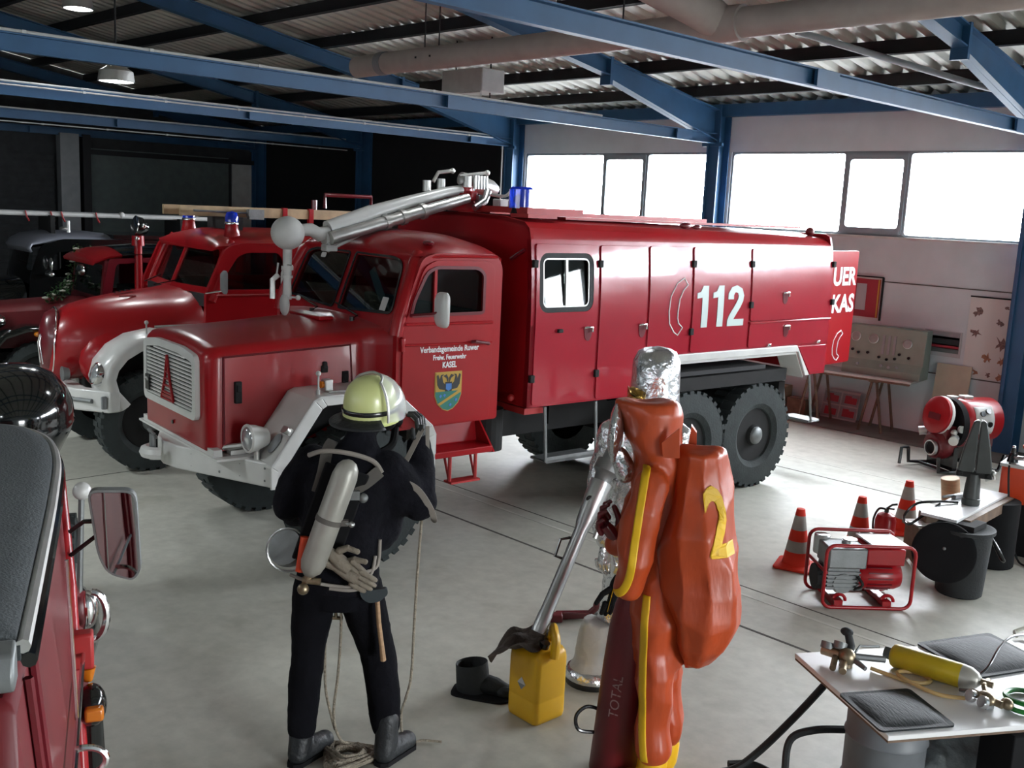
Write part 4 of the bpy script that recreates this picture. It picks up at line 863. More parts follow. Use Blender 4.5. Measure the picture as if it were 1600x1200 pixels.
for y in (-.36, -1.48):
    b_ = empty('beacon', (-.92, y, 2.20)); b_.parent = T2
    mb = MB(); mb.lathe([(.085, 0), (.075, .04), (.06, .13), (.065, .14), (.0001, .14)], 20); mb.build('beacon_base', 'red', b_)
    mb = MB(); mb.lathe([(.062, .13), (.066, .20), (.05, .245), (.0001, .26)], 20); mb.build('beacon_dome', 'bluelamp', b_)
    mb = MB(); mb.lathe([(.068, .128), (.07, .14), (.066, .15)], 20, cap=False); mb.build('beacon_ring', 'chrome', b_)
m_ = empty('side_mirror', (-.62, .16, 1.80)); m_.parent = T2
mb = MB(); mb.rings([[(d, a * k_, b * k_) for a, b in rr(-.055, -.11, .055, .11, .04)] for d, k_ in ((.03, .3), (.022, .8), (0, 1), (-.012, 1))]); mb.build('mirror_shell', 'grey', m_)
mb = MB(); mb.tube([(.02, 0, -.08), (.1, -.2, -.12)], .008, 6); mb.build('mirror_arm', 'chrome', m_)
mb = MB(); mb.tube([(-.30, C2 + .1, 1.70), (-.62, C2 + .05, 1.75)], .006, 6); mb.build('wiper', 'black', T2); mb = MB(); mb.tube([(-.35, C2 - .3, 1.70), (-.55, C2 - .4, 1.76)], .006, 6); mb.build('wiper', 'black', T2)
# wooden ladder lying on the roof of the second truck
lad = thing('wooden_ladder', 'wooden ladder with red brackets lying on the roof of the round-nosed truck', 'ladder', (-8.97, 4.06, 0), rad(-95.03))
for y in (-.50, -.95):
    mb = MB(); mb.box((-2.1, y, 2.445), (3.3, .035, .095)); mb.build('rail', 'woodpale', lad)
for i in range(11):
    mb = MB(); mb.cyl((-.65 - i * .29, -.95, 2.445), (-.65 - i * .29, -.50, 2.445), .016, n=8); mb.build('rung', 'woodpale', lad)
for x in (-1.55, -1.85, -2.55, -3.2):
    mb = MB(); mb.box((x, -.49, 2.43), (.05, .05, .15)); mb.build('red_bracket', 'red', lad)
mb = MB(); mb.tube([(-2.62, -.55, 2.40), (-2.62, -.55, 2.66), (-2.05, -.55, 2.66), (-2.05, -.55, 2.52)], .022, 8); mb.cyl((-1.95, -.6, 2.5), (-1.95, -.6, 2.60), .03); mb.build('support_bow', 'reddark', lad)
for x in (-1.0, -3.0):
    mb = MB(); mb.box((x, -.72, 2.335), (.06, .75, .125)); mb.build('ladder_foot', 'under', lad)
mb = MB(); mb.tube([(-.55, -.40, 2.45), (-1.15, -.40, 2.44)], .012, 6); mb.box((-1.2, -.42, 2.43), (.16, .06, .10)); mb.box((-1.12, -.38, 2.44), (.05, .06, .06)); mb.build('ladder_lock', 'dullsteel', lad)

# ------------------------------------------------------------------ third vehicle: old maroon engine with garland
T3 = thing('vintage_fire_engine', 'old dark red fire engine with black fenders, flat bonnet and flower garland', 'fire engine', (-11.95, 4.1, 0), rad(-95.03))
mb = MB(); mb.box((-1.6, -.75, .62), (4.2, .7, .16)); mb.build('chassis', 'under', T3)
for x in (0, -2.9): wheel(T3, x, -.08, .42, .18, 1, lug=26); wheel(T3, x, -1.42, .42, .18, -1, lug=26)
mb = MB(); rg = []
for x, hw, z1 in ((.38, .32, 1.20), (.36, .36, 1.225), (-.2, .45, 1.255), (-.66, .53, 1.27)):
    rg.append([(x, -.75 + a * hw, b) for a, b in ((-1, .75), (-1, z1 - .06), (-.9, z1 - .015), (-.5, z1 + .02), (0, z1 + .035), (.5, z1 + .02), (.9, z1 - .015), (1, z1 - .06), (1, .75))])
mb.rings(rg); mb.build('bonnet', 'maroon', T3, smooth=40)
mb = MB(); mb.panel(rpoly([(-.33, .70), (.33, .70), (.34, 1.15), (.2, 1.24), (-.2, 1.24), (-.34, 1.15)], .05), [rpoly([(-.28, .74), (.28, .74), (.29, 1.13), (.18, 1.19), (-.18, 1.19), (-.29, 1.13)], .04)], lambda a, b: (.38, -.75 + a, b), (.05, 0, 0)); mb.build('radiator_shell', 'chrome', T3, bevel=.01)
mb = MB(); mb.box((.39, -.75, .97), (.02, .6, .46)); mb.build('radiator', 'black', T3)
for s_, v0 in ((1, 0), (-1, -1.5)):
    path = [(.55, .55), (.52, .78), (.38, .93), (.15, 1.0), (-.12, .99), (-.38, .86), (-.6, .62), (-.85, .5)]; rg = []
    for a, b in path:
        r_ = []
        for j in range(9): w_ = pi * j / 8; r_.append((a, v0 - s_ * (.2 - .2 * cos(w_)), b + .05 * sin(w_)))
        for j in range(9): w_ = pi * (8 - j) / 8; r_.append((a - .01, v0 - s_ * (.2 - .19 * cos(w_)), b + .05 * sin(w_) - .02))
        rg.append(r_)
    MB().rings(rg).build('fender', 'gloss', T3, smooth=60)
    h = empty('headlamp', (.46, v0 - s_ * .30, 1.08)); h.parent = T3
    mb = MB(Matrix.Rotation(rad(90), 4, 'Y')); mb.lathe([(.01, -.16), (.06, -.13), (.10, -.04), (.115, .0), (.11, .02), (.07, .03), (.0001, .035)], 20); mb.build('lamp_body', 'chrome', h)
    mb = MB(); mb.cyl((0, 0, -.1), (0, -.02 * s_, -.35), .015, n=8); mb.build('lamp_post', 'gloss', h)
mb = MB(); mb.ball((.05, .0, .95), (.04, .05, .03)); mb.build('turn_lamp', 'amber', T3)
fr = lambda a, b: (-.70 - (b - 1.3) * .12, -.75 + a, b)
hole = rpoly([(-.55, 1.34), (.55, 1.34), (.53, 1.72), (-.53, 1.72)], .04)
mb = MB(); mb.panel(rpoly([(-.62, 1.27), (.62, 1.27), (.60, 1.80), (-.60, 1.80)], .05), [hole], fr, (-.035, 0, 0)); mb.build('windscreen_frame', 'reddark', T3)
mb = MB(); mb.panel(hole, [], fr, (-.004, 0, 0)); mb.build('windscreen', 'cabglass', T3, smooth=0)
mb = MB(); mb.rings([[(x, -.75 + .64 * (-1 + i / 6), z + .07 * (1 - (-1 + i / 6) ** 2)) for i in range(13)] + [(x, -.75 + .6, z - .03), (x, -.75 - .6, z - .03)] for x, z in ((-.62, 1.75), (-.66, 1.78), (-.80, 1.83), (-.95, 1.845))]); mb.build('visor_roof', 'red', T3, smooth=60)
mb = MB(); mb.rings([[(x, -.75 + .66 * (-1 + i / 6), z + .08 * (1 - (-1 + i / 6) ** 2)) for i in range(13)] + [(x, -.75 + .6, z - .03), (x, -.75 - .6, z - .03)] for x, z in ((-.95, 1.84), (-1.3, 1.87), (-2.2, 1.87), (-2.3, 1.83))]); mb.build('black_hood', 'gloss', T3, smooth=60)
for s_ in (1, -1):
    mb = MB(); mb.panel(rpoly([(-.68, .75), (-.70, 1.3), (-.80, 1.8), (-2.25, 1.85), (-2.25, .75)], .04), [rpoly([(-.82, 1.34), (-.88, 1.74), (-1.3, 1.76), (-1.3, 1.34)], .06)], lambda a, b: (a, -.75 + s_ * .62, b), (0, -s_ * .03, 0)); mb.build('cab_side', 'reddark', T3, smooth=0)
mb = MB(); mb.box((-2.26, -.75, 1.3), (.03, 1.22, 1.0)); mb.box((-1.4, -.75, 1.15), (.3, 1.1, .5)); mb.build('cab_inside', 'dash', T3)
mb = MB(); mb.ball((-.60, -.55, 1.64), (.05, .14, .07)); mb.build('rear_view_mirror', 'chrome', T3)
mb = MB(); mb.tube(arc((-.85, -.5, 1.5), .16, 0, 330, (0, 1, 0), (.5, 0, .86), 16), .012, 6); mb.build('steering_wheel', 'gloss', T3)
sl = empty('searchlight', (-1.15, -.15, 0)); sl.parent = T3
mb = MB(); mb.cyl((0, 0, 1.2), (0, 0, 2.02), .05, .045); mb.cyl((0, 0, 1.96), (0, 0, 2.08), .075, .07); mb.build('light_post', 'red', sl)
mb = MB(Matrix.Translation((0, 0, 2.19)) @ Matrix.Rotation(rad(80), 4, 'Y')); mb.lathe([(.0001, -.13), (.07, -.11), (.115, -.03), (.12, .03)], 20, cap=False); mb.build('light_shell', 'gloss', sl)
mb = MB(Matrix.Translation((0, 0, 2.19)) @ Matrix.Rotation(rad(80), 4, 'Y')); mb.lathe([(.12, .03), (.125, .04), (.08, .05), (.0001, .055)], 20); mb.build('light_glass', 'chrome', sl)
mb = MB(); mb.ball((-.02, .16, 2.20), .03); mb.ball((.05, .12, 2.05), .025); mb.build('light_grip', 'chrome', sl)
random.seed(3)
gar = thing('flower_garland', 'garland of green leaves and white flowers on the old engine bonnet', 'flowers', (-11.95, 4.1, 0), rad(-95.03))
ln = spline([(-.18, -.36, 1.30), (-.35, -.55, 1.36), (-.5, -.85, 1.40), (-.62, -1.1, 1.46), (-.70, -1.15, 1.7), (-.72, -1.0, 1.84)], 8)
mb = MB()
for p in ln:
    for q in range(9):
        c_ = p + V((random.gauss(0, .04), random.gauss(0, .04), random.gauss(0, .035))); d_ = V((random.uniform(-1, 1), random.uniform(-1, 1), random.uniform(-.3, 1))).normalized() * .05
        s_ = d_.cross(V((0, 0, 1))).normalized() * .016
        mb.rings([[c_ - s_ * .2, c_ + s_ * .2], [c_ + d_ * .5 - s_, c_ + d_ * .5 + s_ + V((0, 0, .004))], [c_ + d_ - s_ * .1, c_ + d_ + s_ * .1]], cap=False, closed=False)
lv = mb.build('leaves', 'leaf', gar, smooth=0); tag(lv, None, None, None, 'stuff')
for i in range(10):
    p = ln[int(i * (len(ln) - 1) / 9)] + V((random.gauss(0, .03), random.gauss(0, .03), .03)); mb = MB()
    for k in range(6):
        a = k * pi / 3; mb.ball(p + V((.02 * cos(a), .02 * sin(a), 0)), (.02, .02, .012), 8, 5)
    mb.ball(p, .018, 8, 5); mb.build('flower', 'petal', gar)
# ------------------------------------------------------------------ fourth vehicle: black with a silver roof
T4 = thing('vintage_van', 'black vintage van with silver curved roof front at the far end of the row', 'van', (-15.4, 4.6, 0), rad(-95.03))
mb = MB(); mb.box((-1.6, -.8, .6), (4.4, .8, .2)); mb.build('chassis', 'under', T4)
for x in (0, -3.0): wheel(T4, x, -.1, .42, .18, 1, lug=26); wheel(T4, x, -1.5, .42, .18, -1, lug=26)
rg = []
for x, hw, z0, z1 in ((.55, .25, .75, 1.0), (.5, .33, .7, 1.12), (.2, .40, .65, 1.2), (-.35, .5, .6, 1.25), (-.50, .68, .6, 1.28)):
    rg.append([(x, -.8 + a * hw, z0 + (z1 - z0) * b) for a, b in ((-1, 0), (-1, .7), (-.85, .88), (-.5, .97), (0, 1), (.5, .97), (.85, .88), (1, .7), (1, 0))])
MB().rings(rg).build('bonnet', 'gloss', T4, smooth=50)
fr = lambda a, b: (-.44 - (b - 1.15) * .12 - .25 * a * a, -.8 + a, b)
xs = [-.66 + 1.32 * i / 12 for i in range(13)]
mb = MB(); mb.rings([[fr(a, b) for a in xs] for b in (1.12, 1.3, 1.5, 1.68)], cap=False, closed=False); o = mb.build('windscreen', 'cabglass', T4)
rg = []
for q, (dx, z, k_) in enumerate(((.02, 1.67, 1.0), (.05, 1.74, 1.02), (.0, 1.84, 1.0), (-.15, 1.92, .97), (-.45, 1.965, .95), (-1.0, 1.96, .95), (-1.6, 1.90, .95))):
    rg.append([(min(fr(a, 1.6)[0] + dx, 9), -.8 + a * k_, z - .05 * (a / .66) ** 2 * (1 if q > 1 else .3) - .02 * (q > 2) * (a / .66) ** 6 * 3) for a in xs])
o = MB().rings(rg, cap=False, closed=False).build('roof_front', 'silverpaint', T4); sd = o.modifiers.new('t', 'SOLIDIFY'); sd.thickness = .03
for s_ in (1, -1):
    mb = MB(); mb.panel(rpoly([(-.50, .62), (-.55, 1.3), (-.70, 1.75), (-1.0, 1.86), (-3.6, 1.86), (-3.7, .62)], .08), [rpoly([(-.82, 1.3), (-.9, 1.66), (-1.35, 1.7), (-1.35, 1.3)], .06)], lambda a, b: (a, -.8 + s_ * .70, b), (0, -s_ * .03, 0)); mb.build('van_side', 'gloss', T4, smooth=0)
    path = [(.55, .5), (.5, .75), (.3, .92), (0, .97), (-.3, .88), (-.55, .6)]
    MB().rings([[(a, -.8 + s_ * (.45 + .32 * j / 6), b + .05 * sin(pi * j / 6)) for j in range(7)] + [(a, -.8 + s_ * (.45 + .32 * (6 - j) / 6), b + .05 * sin(pi * (6 - j) / 6) - .02) for j in range(7)] for a, b in path]).build('fender', 'gloss', T4, smooth=60)
    mb = MB(Matrix.Translation((.50, -.8 + s_ * .45, 1.0)) @ Matrix.Rotation(rad(90), 4, 'Y')); mb.lathe([(.01, -.12), (.07, -.08), (.1, 0), (.06, .02), (.0001, .025)], 18); mb.build('headlamp', 'chrome', T4)
mb = MB(); mb.box((-2.7, -.8, 1.90), (1.9, 1.36, .06)); mb.box((-3.68, -.8, 1.25), (.04, 1.36, 1.2)); mb.build('rear_body', 'gloss', T4)
mb = MB(); mb.ball((-.80, .06, 1.50), (.03, .08, .10)); mb.ball((-.82, -.02, 1.35), (.05, .05, .04)); mb.build('side_mirror', 'chrome', T4)
mb = MB(); mb.tube([(-.35, -1.0, 1.55), (-.25, -.5, 1.52)], .008, 6); mb.build('trim_bar', 'chrome', T4)
mb = MB(); mb.ball((-1.1, -.35, 2.0), (.06, .1, .035)); mb.cyl((-1.15, -.3, 1.95), (-1.15, -.3, 2.12), .03); mb.build('roof_lamp', 'alu', T4)
# long pale pole ladder on the roof of the van, with red ties
pl = thing('pole_ladder', 'long pale pole ladder with red ties lying above the silver-roofed van', 'ladder', (-15.4, 4.6, 0), rad(-95.03))
for y, m_ in ((-.50, 'offwhite'), (-.95, 'grey')):
    mb = MB(); mb.tube([(.8, y, 2.215), (-3.4, y, 2.20)], .036, 10); mb.build('pole', m_, pl)
for i in range(12):
    mb = MB(); mb.cyl((.6 - i * .34, -.95, 2.2), (.6 - i * .34, -.5, 2.2), .012, n=6); mb.build('rung', 'under', pl)
for x in (-.60, -.95, -1.6, -1.1):
    mb = MB(); mb.tube([(x, -.455, 2.25), (x - .02, -.45, 2.16), (x - .05, -.45, 2.10)], .012, 6); mb.build('red_tie', 'red', pl)
for x in (-.95, -2.9):
    mb = MB(); mb.box((x, -.7, 2.06), (.06, .7, .26)); mb.build('rack', 'under', pl)
mb = MB(); mb.ball((-2.0, -.5, 2.22), .05); mb.build('pole_joint', 'offwhite', pl)
# ------------------------------------------------------------------ foreground vehicle, seen from above and behind
T5 = thing('vintage_fire_car', 'nearest old red vehicle with soft grey roof, chrome trim and long mirror', 'car', (0, 0, 0), rad(157.278))
P5 = lambda u, o, z: (u, -o, z)
ro = spline([(1.80, -.170, 0), (2.2, -.170, 0), (2.7, -.172, 0), (3.1, -.185, 0), (3.38, -.235, 0), (3.55, -.36, 0), (3.63, -.65, 0), (3.65, -1.0, 0)], 6)
right = [(p.x, p.y) for p in ro]; left = [(u, -2.0 - o) for u, o in right]
poly = right + left[::-1]
def ins(d): return [((u - 2.7) * (1 - d) + 2.7, (o + 1.0) * (1 - d) - 1.0) for u, o in poly]
mb = MB(); mb.rings([[P5(u, o, z) for u, o in ins(d)] for d, z in ((.0, 1.82), (.0, 1.848), (.012, 1.862), (.06, 1.875), (.2, 1.895), (.5, 1.91))]); mb.build('soft_roof', 'canvas', T5, smooth=50)
mb = MB(); mb.tube([P5(u + .0, o + .004, 1.845) for u, o in right], .013, 8); mb.build('roof_trim', 'alu', T5)
mb = MB(); mb.tube([P5(u + .01, o + .012, 1.815) for u, o in right], .014, 8); mb.build('roof_gutter', 'gloss', T5)
mb = MB(); mb.rings([[P5(u, o, z) for u, z in ((1.74, 1.79), (1.735, 1.82), (1.75, 1.852), (1.80, 1.862), (1.80, 1.79))] for o in (-.175, -.3, -1.0, -1.8)]); mb.build('rear_trim', 'dullsteel', T5, smooth=40, bevel=.006)
body = [(1.72, .7), (1.72, 1.5), (1.76, 1.78), (3.3, 1.78), (3.5, 1.4), (3.5, .7)]
mb = MB(); rg = []
for u, z0, z1 in ((1.70, .6, 1.45), (1.73, .55, 1.78), (3.25, .55, 1.78), (3.42, .55, 1.40)):
    rg.append([P5(u, o, z) for o, z in ((-.13, z0), (-.118, z0 + .35), (-.135, 1.3), (-.175, z1), (-1.82, z1), (-1.86, 1.3), (-1.87, z0))])
mb.rings(rg); mb.build('cab_body', 'maroon', T5, smooth=30, bevel=.02)
mb = MB()
for u in (1.86, 1.95): mb.tube([P5(u, -.165, 1.76), P5(u, -.128, 1.3), P5(u, -.11, .9)], .009, 6)
mb.build('body_moulding', 'reddark', T5)
mb = MB(); mb.tube([P5(2.0, -.115, 1.34), P5(3.1, -.115, 1.34)], .006, 8); mb.tube([P5(2.5, -.13, 1.75), P5(2.5, -.118, 1.34)], .005, 6); mb.build('window_strip', 'chrome', T5)
mb = MB(); mb.tube([P5(3.10, -.175, 1.78), P5(3.0, -.15, 1.5), P5(2.8, -.125, 1.1), P5(2.7, -.11, .7)], .018, 10); mb.build('door_pillar', 'red', T5)
rg = []
for u, hw, z1 in ((3.40, .80, 1.30), (3.8, .70, 1.25), (4.6, .55, 1.18), (5.6, .45, 1.10), (5.9, .40, 1.0)):
    rg.append([P5(u, -1.0 + a * hw, .6 + (z1 - .6) * b) for a, b in ((-1, 0), (-1, .8), (-.8, .95), (0, 1), (.8, .95), (1, .8), (1, 0))])
MB().rings(rg).build('bonnet', 'maroon', T5, smooth=40)
for o in (-.56, -1.44):
    mb = MB(); mb.rings([[P5(6.1 + .42 * k_ * cos(a), o + .31 * k_ * sin(a), z) for a in [2 * pi * i / 28 for i in range(28)]] for k_, z in ((.35, 1.03), (.72, 1.14), (.95, 1.28), (1.0, 1.335), (.985, 1.345), (1.0, 1.36), (.97, 1.44), (.86, 1.52), (.66, 1.59), (.4, 1.63), (.02, 1.645))]); fd = mb.build('fender_dome', 'gloss', T5, smooth=60)
    mb = MB(); mb.rings([[P5(6.1 + .60 * k_ * cos(a), o - .04 + .26 * k_ * sin(a), z) for a in [2 * pi * i / 24 for i in range(24)]] for k_, z in ((1.0, .55), (1.0, .9), (.8, 1.06), (.5, 1.12))]); mb.build('fender_skirt', 'gloss', fd, smooth=60)
    wheel(T5, 6.1, .26 if o > -1 else 1.74, .38, .18, -1 if o > -1 else 1, lug=20)
    wheel(T5, 2.4, .16 if o > -1 else 1.84, .38, .18, -1 if o > -1 else 1, lug=20)
m_ = empty('side_mirror', P5(2.95, 0, 0)); m_.parent = T5; m_.rotation_euler = (0, 0, rad(-4))
mo = rpoly([(-.098, 1.79), (.032, 1.785), (.042, 1.545), (.02, 1.515), (-.05, 1.54), (-.075, 1.60)], [.03, .035, .03, .02, .05, .05])
mb = MB(); mb.panel(mo, [], lambda a, b: (.0, -a, b), (.035, 0, 0)); mb.build('mirror_shell', 'dullsteel', m_, bevel=.012)
mb = MB(); mb.panel(offset(mo, -.007), [], lambda a, b: (-.002, -a, b), (.002, 0, 0)); mb.build('mirror_face', 'mirrorglass', m_, smooth=0)
mb = MB(); mb.tube([(.05, .15, 1.655), (.03, .11, 1.69), (.03, .08, 1.69)], .007, 6); mb.tube([(.05, .15, 1.585), (.03, .08, 1.645)], .007, 6); mb.build('mirror_arm', 'black', m_)
mb = MB(); mb.tube([P5(4.0, -.172, .95), P5(4.0, -.15, 1.48)], .011, 8); p_ = mb.build('marker_pole', 'dullsteel', T5)
mb = MB(); mb.ball(P5(4.0, -.148, 1.495), .034); mb.build('white_ball', 'white', p_)
mb = MB(); mb.ball(P5(4.2, -.32, .86), (.4, .22, .22)); mb.build('front_wing', 'gloss', T5)
mb = MB(); mb.tube([P5(3.05, -.095 + .04 * sin(rad(a)), 1.38 + .075 * cos(rad(a))) for a in range(0, 181, 15)], .011, 8); mb.ball(P5(3.08, -.11, 1.39), (.03, .035, .06)); mb.build('horn', 'chrome', T5)
mb = MB(); mb.box(P5(2.9, -.118, 1.345), (.05, .06, .105)); mb.build('red_lamp_box', 'redrough', T5, bevel=.008)
mb = MB(); mb.cyl(P5(2.9, -.105, 1.29), P5(2.9, -.105, 1.25), .022, .012); mb.build('amber_tip', 'amber', T5)
mb = MB(); mb.ball(P5(2.85, -.095, 1.20), (.06, .04, .06)); mb.cyl(P5(2.9, -.10, 1.2), P5(2.95, -.10, .8), .03, .04); mb.build('lamp_housing', 'gloss', T5)
mb = MB(); mb.box(P5(2.785, -.088, 1.205), (.03, .05, .04)); mb.build('turn_lens', 'amber', T5, bevel=.008)
mb = MB(); mb.tube([P5(2.35, -.10 + .05 * sin(rad(a)), 1.31 + .035 * cos(rad(a))) for a in range(-20, 220, 15)], .008, 8); mb.build('door_handle', 'chrome', T5)
# ------------------------------------------------------------------ mannequins and the things around them
def chain(mb, pts, n=12):
    """tapering limb: pts are (x,y,z,r)"""
    mb.tube([p[:3] for p in pts], [p[3] for p in pts], n)
    for p in pts: mb.ball(p[:3], p[3] * .99, 12, 8)
def body_rings(mb, secs, rot=0., n=20):
    """secs: (cx, cy, z, half width, half depth); rot turns the ellipse about z"""
    rg = []
    for cx, cy, z, a, b in secs:
        rg.append([(cx + a * cos(t) * cos(rot) - b * sin(t) * sin(rot), cy + a * cos(t) * sin(rot) + b * sin(t) * cos(rot), z) for t in [2 * pi * i / n for i in range(n)]])
    mb.rings(rg)
def hand(mb, base, d, side, up, s=1., curl=.5):
    """palm with four fingers and a thumb; d = finger direction, side = towards the thumb, up = back of the hand"""
    base, d, side, up = V(base), V(d).normalized(), V(side).normalized(), V(up).normalized()
    mb.tube([base, base + d * .05 * s, base + d * .09 * s], [.030 * s, .040 * s, .036 * s], 10, flat=.6)
    for i, L in enumerate((.075, .085, .08, .062)):
        o = base + d * .085 * s + side * (.03 - .02 * i) * s
        p1 = o + d * L * .4 * s - up * .01 * curl * s; p2 = p1 + (d * (1 - curl * .6) - up * curl).normalized() * L * .35 * s; p3 = p2 + (d * (.7 - curl) - up * curl * 1.3).normalized() * L * .3 * s
        chain(mb, [(*o, .0115 * s), (*p1, .0105 * s), (*p2, .0098 * s), (*p3, .008 * s)], 8)
    o = base + d * .025 * s + side * .03 * s
    chain(mb, [(*o, .014 * s), (*(o + (d * .5 + side * .8) * .035 * s), .012 * s), (*(o + (d * .9 + side * .7) * .06 * s), .010 * s)], 8)

FR = rad(54.74)
FF = (-3.666, 2.592, 0)
t = thing('firefighter_mannequin', 'mannequin in black firefighter uniform with pale yellow helmet, seen from behind', 'mannequin', FF, FR)
ph = rad(-25)
mb = MB()
body_rings(mb, [(-.065, 0, .86, .195, .135), (-.065, 0, .95, .195, .145), (-.06, 0, 1.08, .185, .14), (-.05, .0, 1.2, .20, .15), (-.035, .0, 1.34, .215, .15), (-.02, 0, 1.45, .195, .13), (0, .01, 1.51, .12, .10), (.02, .02, 1.56, .075, .075), (.03, .03, 1.62, .065, .065)], ph)
chain(mb, [(-.19, .06, 1.44, .085), (-.26, .06, 1.34, .082), (-.295, .05, 1.24, .078), (-.27, .14, 1.18, .070), (-.20, .24, 1.14, .058)])
chain(mb, [(.15, -.04, 1.44, .085), (.23, -.04, 1.35, .085), (.295, -.02, 1.27, .085), (.30, .03, 1.40, .070), (.29, .08, 1.52, .058)])
mb.ball((.20, .0, 1.30), (.13, .10, .10)); mb.ball((.10, .03, 1.18), (.13, .11, .16))
mb.build('jacket', 'navy', t, smooth=60, remesh=.014, sm=4, disp=(.018, .10))
mb = MB()
body_rings(mb, [(-.065, 0, .78, .15, .12), (-.065, 0, .88, .192, .13), (-.065, 0, .98, .185, .13)], ph * .5)
chain(mb, [(-.165, .0, .86, .108), (-.183, .02, .70, .094), (-.197, .03, .54, .080), (-.213, .02, .36, .076), (-.222, .0, .17, .070)])
chain(mb, [(.03, -.01, .86, .112), (.072, .02, .70, .10), (.125, .05, .53, .087), (.15, .03, .36, .084), (.172, .0, .17, .072)])
mb.build('trousers', 'trouser', t, smooth=60, remesh=.013, sm=3, disp=(.014, .09))
for q, (hx, hy), (tx, ty) in ((0, (-.235, -.03), (-.12, .10)), (1, (.165, -.05), (.275, .07))):
    mb = MB(); h_, t_ = V((hx, hy, 0)), V((tx, ty, 0)); m_ = h_.lerp(t_, .55)
    chain(mb, [(hx + .01, hy + .03, .21, .058), (hx + .01, hy + .02, .12, .056), (hx, hy, .05, .052)]); mb.tube([h_ + V((0, 0, .045)), m_ + V((0, 0, .055)), t_ + V((0, 0, .045))], [.046, .052, .045], 12); mb.ball(t_ + V((0, 0, .047)), (.05, .05, .045))
    bt = mb.build('boot', 'boot', t, smooth=60, remesh=.010, sm=3)
    mb = MB(); mb.rings([[(*(h_ + (t_ - h_) * (-.3 + 1.62 * i / 9) + V((t_.y - h_.y, h_.x - t_.x, 0)).normalized() * s_ * (.045 if 0 < i < 9 else .02)).xy, z) for s_, rng in ((1, range(10)), (-1, range(9, -1, -1))) for i in rng] for z in (.0, .022)]); mb.build('sole', 'blackmatte', bt)
# head with mask, helmet
hd = V((.062, .04, 1.685)); fa = rad(35)                                   # facing direction, to the right and away
fx = V((cos(fa), sin(fa), 0)); lx = V((-sin(fa), cos(fa), 0))
RH = Matrix((fx, lx, V((0, 0, 1)))).transposed()                           # x = face direction
mb = MB(); mb.ball(hd, (.098, .08, .115), 20, 14, RH); mb.ball(hd + fx * .075 + V((0, 0, -.03)), (.03, .016, .02), 10, 8, RH); mb.ball(hd + fx * .07 + V((0, 0, -.075)), (.022, .03, .012), 10, 6, RH)
for s_ in (1, -1): mb.ball(hd + lx * .08 * s_ + V((0, 0, -.02)), (.02, .012, .03), 10, 6, RH); mb.ball(hd + fx * .085 + lx * .032 * s_, (.012, .014, .009), 8, 6, RH)
chain(mb, [(.03, .03, 1.54, .062), (.045, .035, 1.62, .06)])
mb.build('head', 'blackmatte', t, smooth=60, remesh=.009, sm=2)
mb = MB(); c_ = hd + fx * .09 + V((0, 0, -.045)); mb.ball(c_, (.05, .06, .06), 14, 10, RH); mb.cyl(c_ + fx * .03, c_ + fx * .075 + V((0, 0, -.03)), .035, .03); mb.tube(spline([c_ + fx * .06 + V((0, 0, -.04)), c_ + V((.03, -.06, -.11)), V((.10, -.03, 1.50))], 6), .018, 8); mb.build('face_mask', 'blackmatte', t)
he = empty('helmet', hd + V((.003, -.005, .025))); he.parent = t; he.rotation_euler = (rad(4), rad(-4), fa)
mb = MB(); mb.rings([[(.127 * k_ * cos(a), .112 * k_ * sin(a), z) for a in [2 * pi * i / 32 for i in range(32)]] for k_, z in ((1.04, -.065), (1.0, -.02), (.985, .02), (.93, .06), (.82, .092), (.62, .118), (.36, .132), (.02, .138))]); mb.build('shell', 'helmet', he, smooth=60)
mb = MB(); mb.rings([[(.127 * k_ * cos(a), .112 * k_ * sin(a), z) for a in [2 * pi * i / 32 for i in range(32)]] for k_, z in ((1.02, -.022), (1.045, -.018), (1.045, -.004), (1.02, 0))], cap=False); mb.build('rim_band', 'black', he)
mb = MB(); mb.rings([[(.127 * k_ * cos(a), .112 * k_ * sin(a), z) for a in [2 * pi * i / 32 for i in range(32)]] for k_, z in ((1.04, -.06), (1.10, -.068), (1.04, -.07))], cap=False); mb.build('brim', 'helmet', he)
vr = lambda a, e: (.165 * cos(e) * cos(a) + .005, .150 * cos(e) * sin(a), .165 * sin(e) - .015)
mb = MB(); mb.rings([[vr(rad(-95 + 190 * i / 24), rad(-14 + 96 * j / 8) * (1 - .30 * (abs(i - 12) / 12) ** 2)) for i in range(25)] for j in range(9)], cap=False, closed=False); mb.build('visor', 'visor', he, smooth=60)
mb = MB(); edge = [vr(rad(-95 + 190 * i / 24), rad(82) * (1 - .30 * (abs(i - 12) / 12) ** 2)) for i in range(25)]
mb.tube([vr(rad(-95), rad(-14 + 96 * j / 8) * .70) for j in range(9)] + edge[1:-1] + [vr(rad(95), rad(82 - 96 * j / 8) * .70) for j in range(9)], .006, 8); mb.build('visor_rim', 'alu', he)
mb = MB(); mb.rings([[((.122 + .07 * q) * cos(a), (.108 + .06 * q) * sin(a), -.04 - .03 * q ** .7) for a in [rad(100 + 160 * i / 16) for i in range(17)]] for q in (0, .35, .7, 1.)], cap=False, closed=False); o = mb.build('neck_guard', 'boot', he, smooth=60); sd = o.modifiers.new('t', 'SOLIDIFY'); sd.thickness = .006
# hands
mb = MB(); hand(mb, (.29, .08, 1.52), (.1, .15, 1), (-.5, -.8, 0), (.85, -.5, 0), 1.05, .75); mb.build('right_glove', 'boot', t, smooth=60)
mb = MB(); hand(mb, (-.20, .24, 1.14), (.7, .7, -.1), (0, 0, 1), (-.6, .6, .2), 1.0, .6); mb.build('left_glove', 'boot', t, smooth=60)
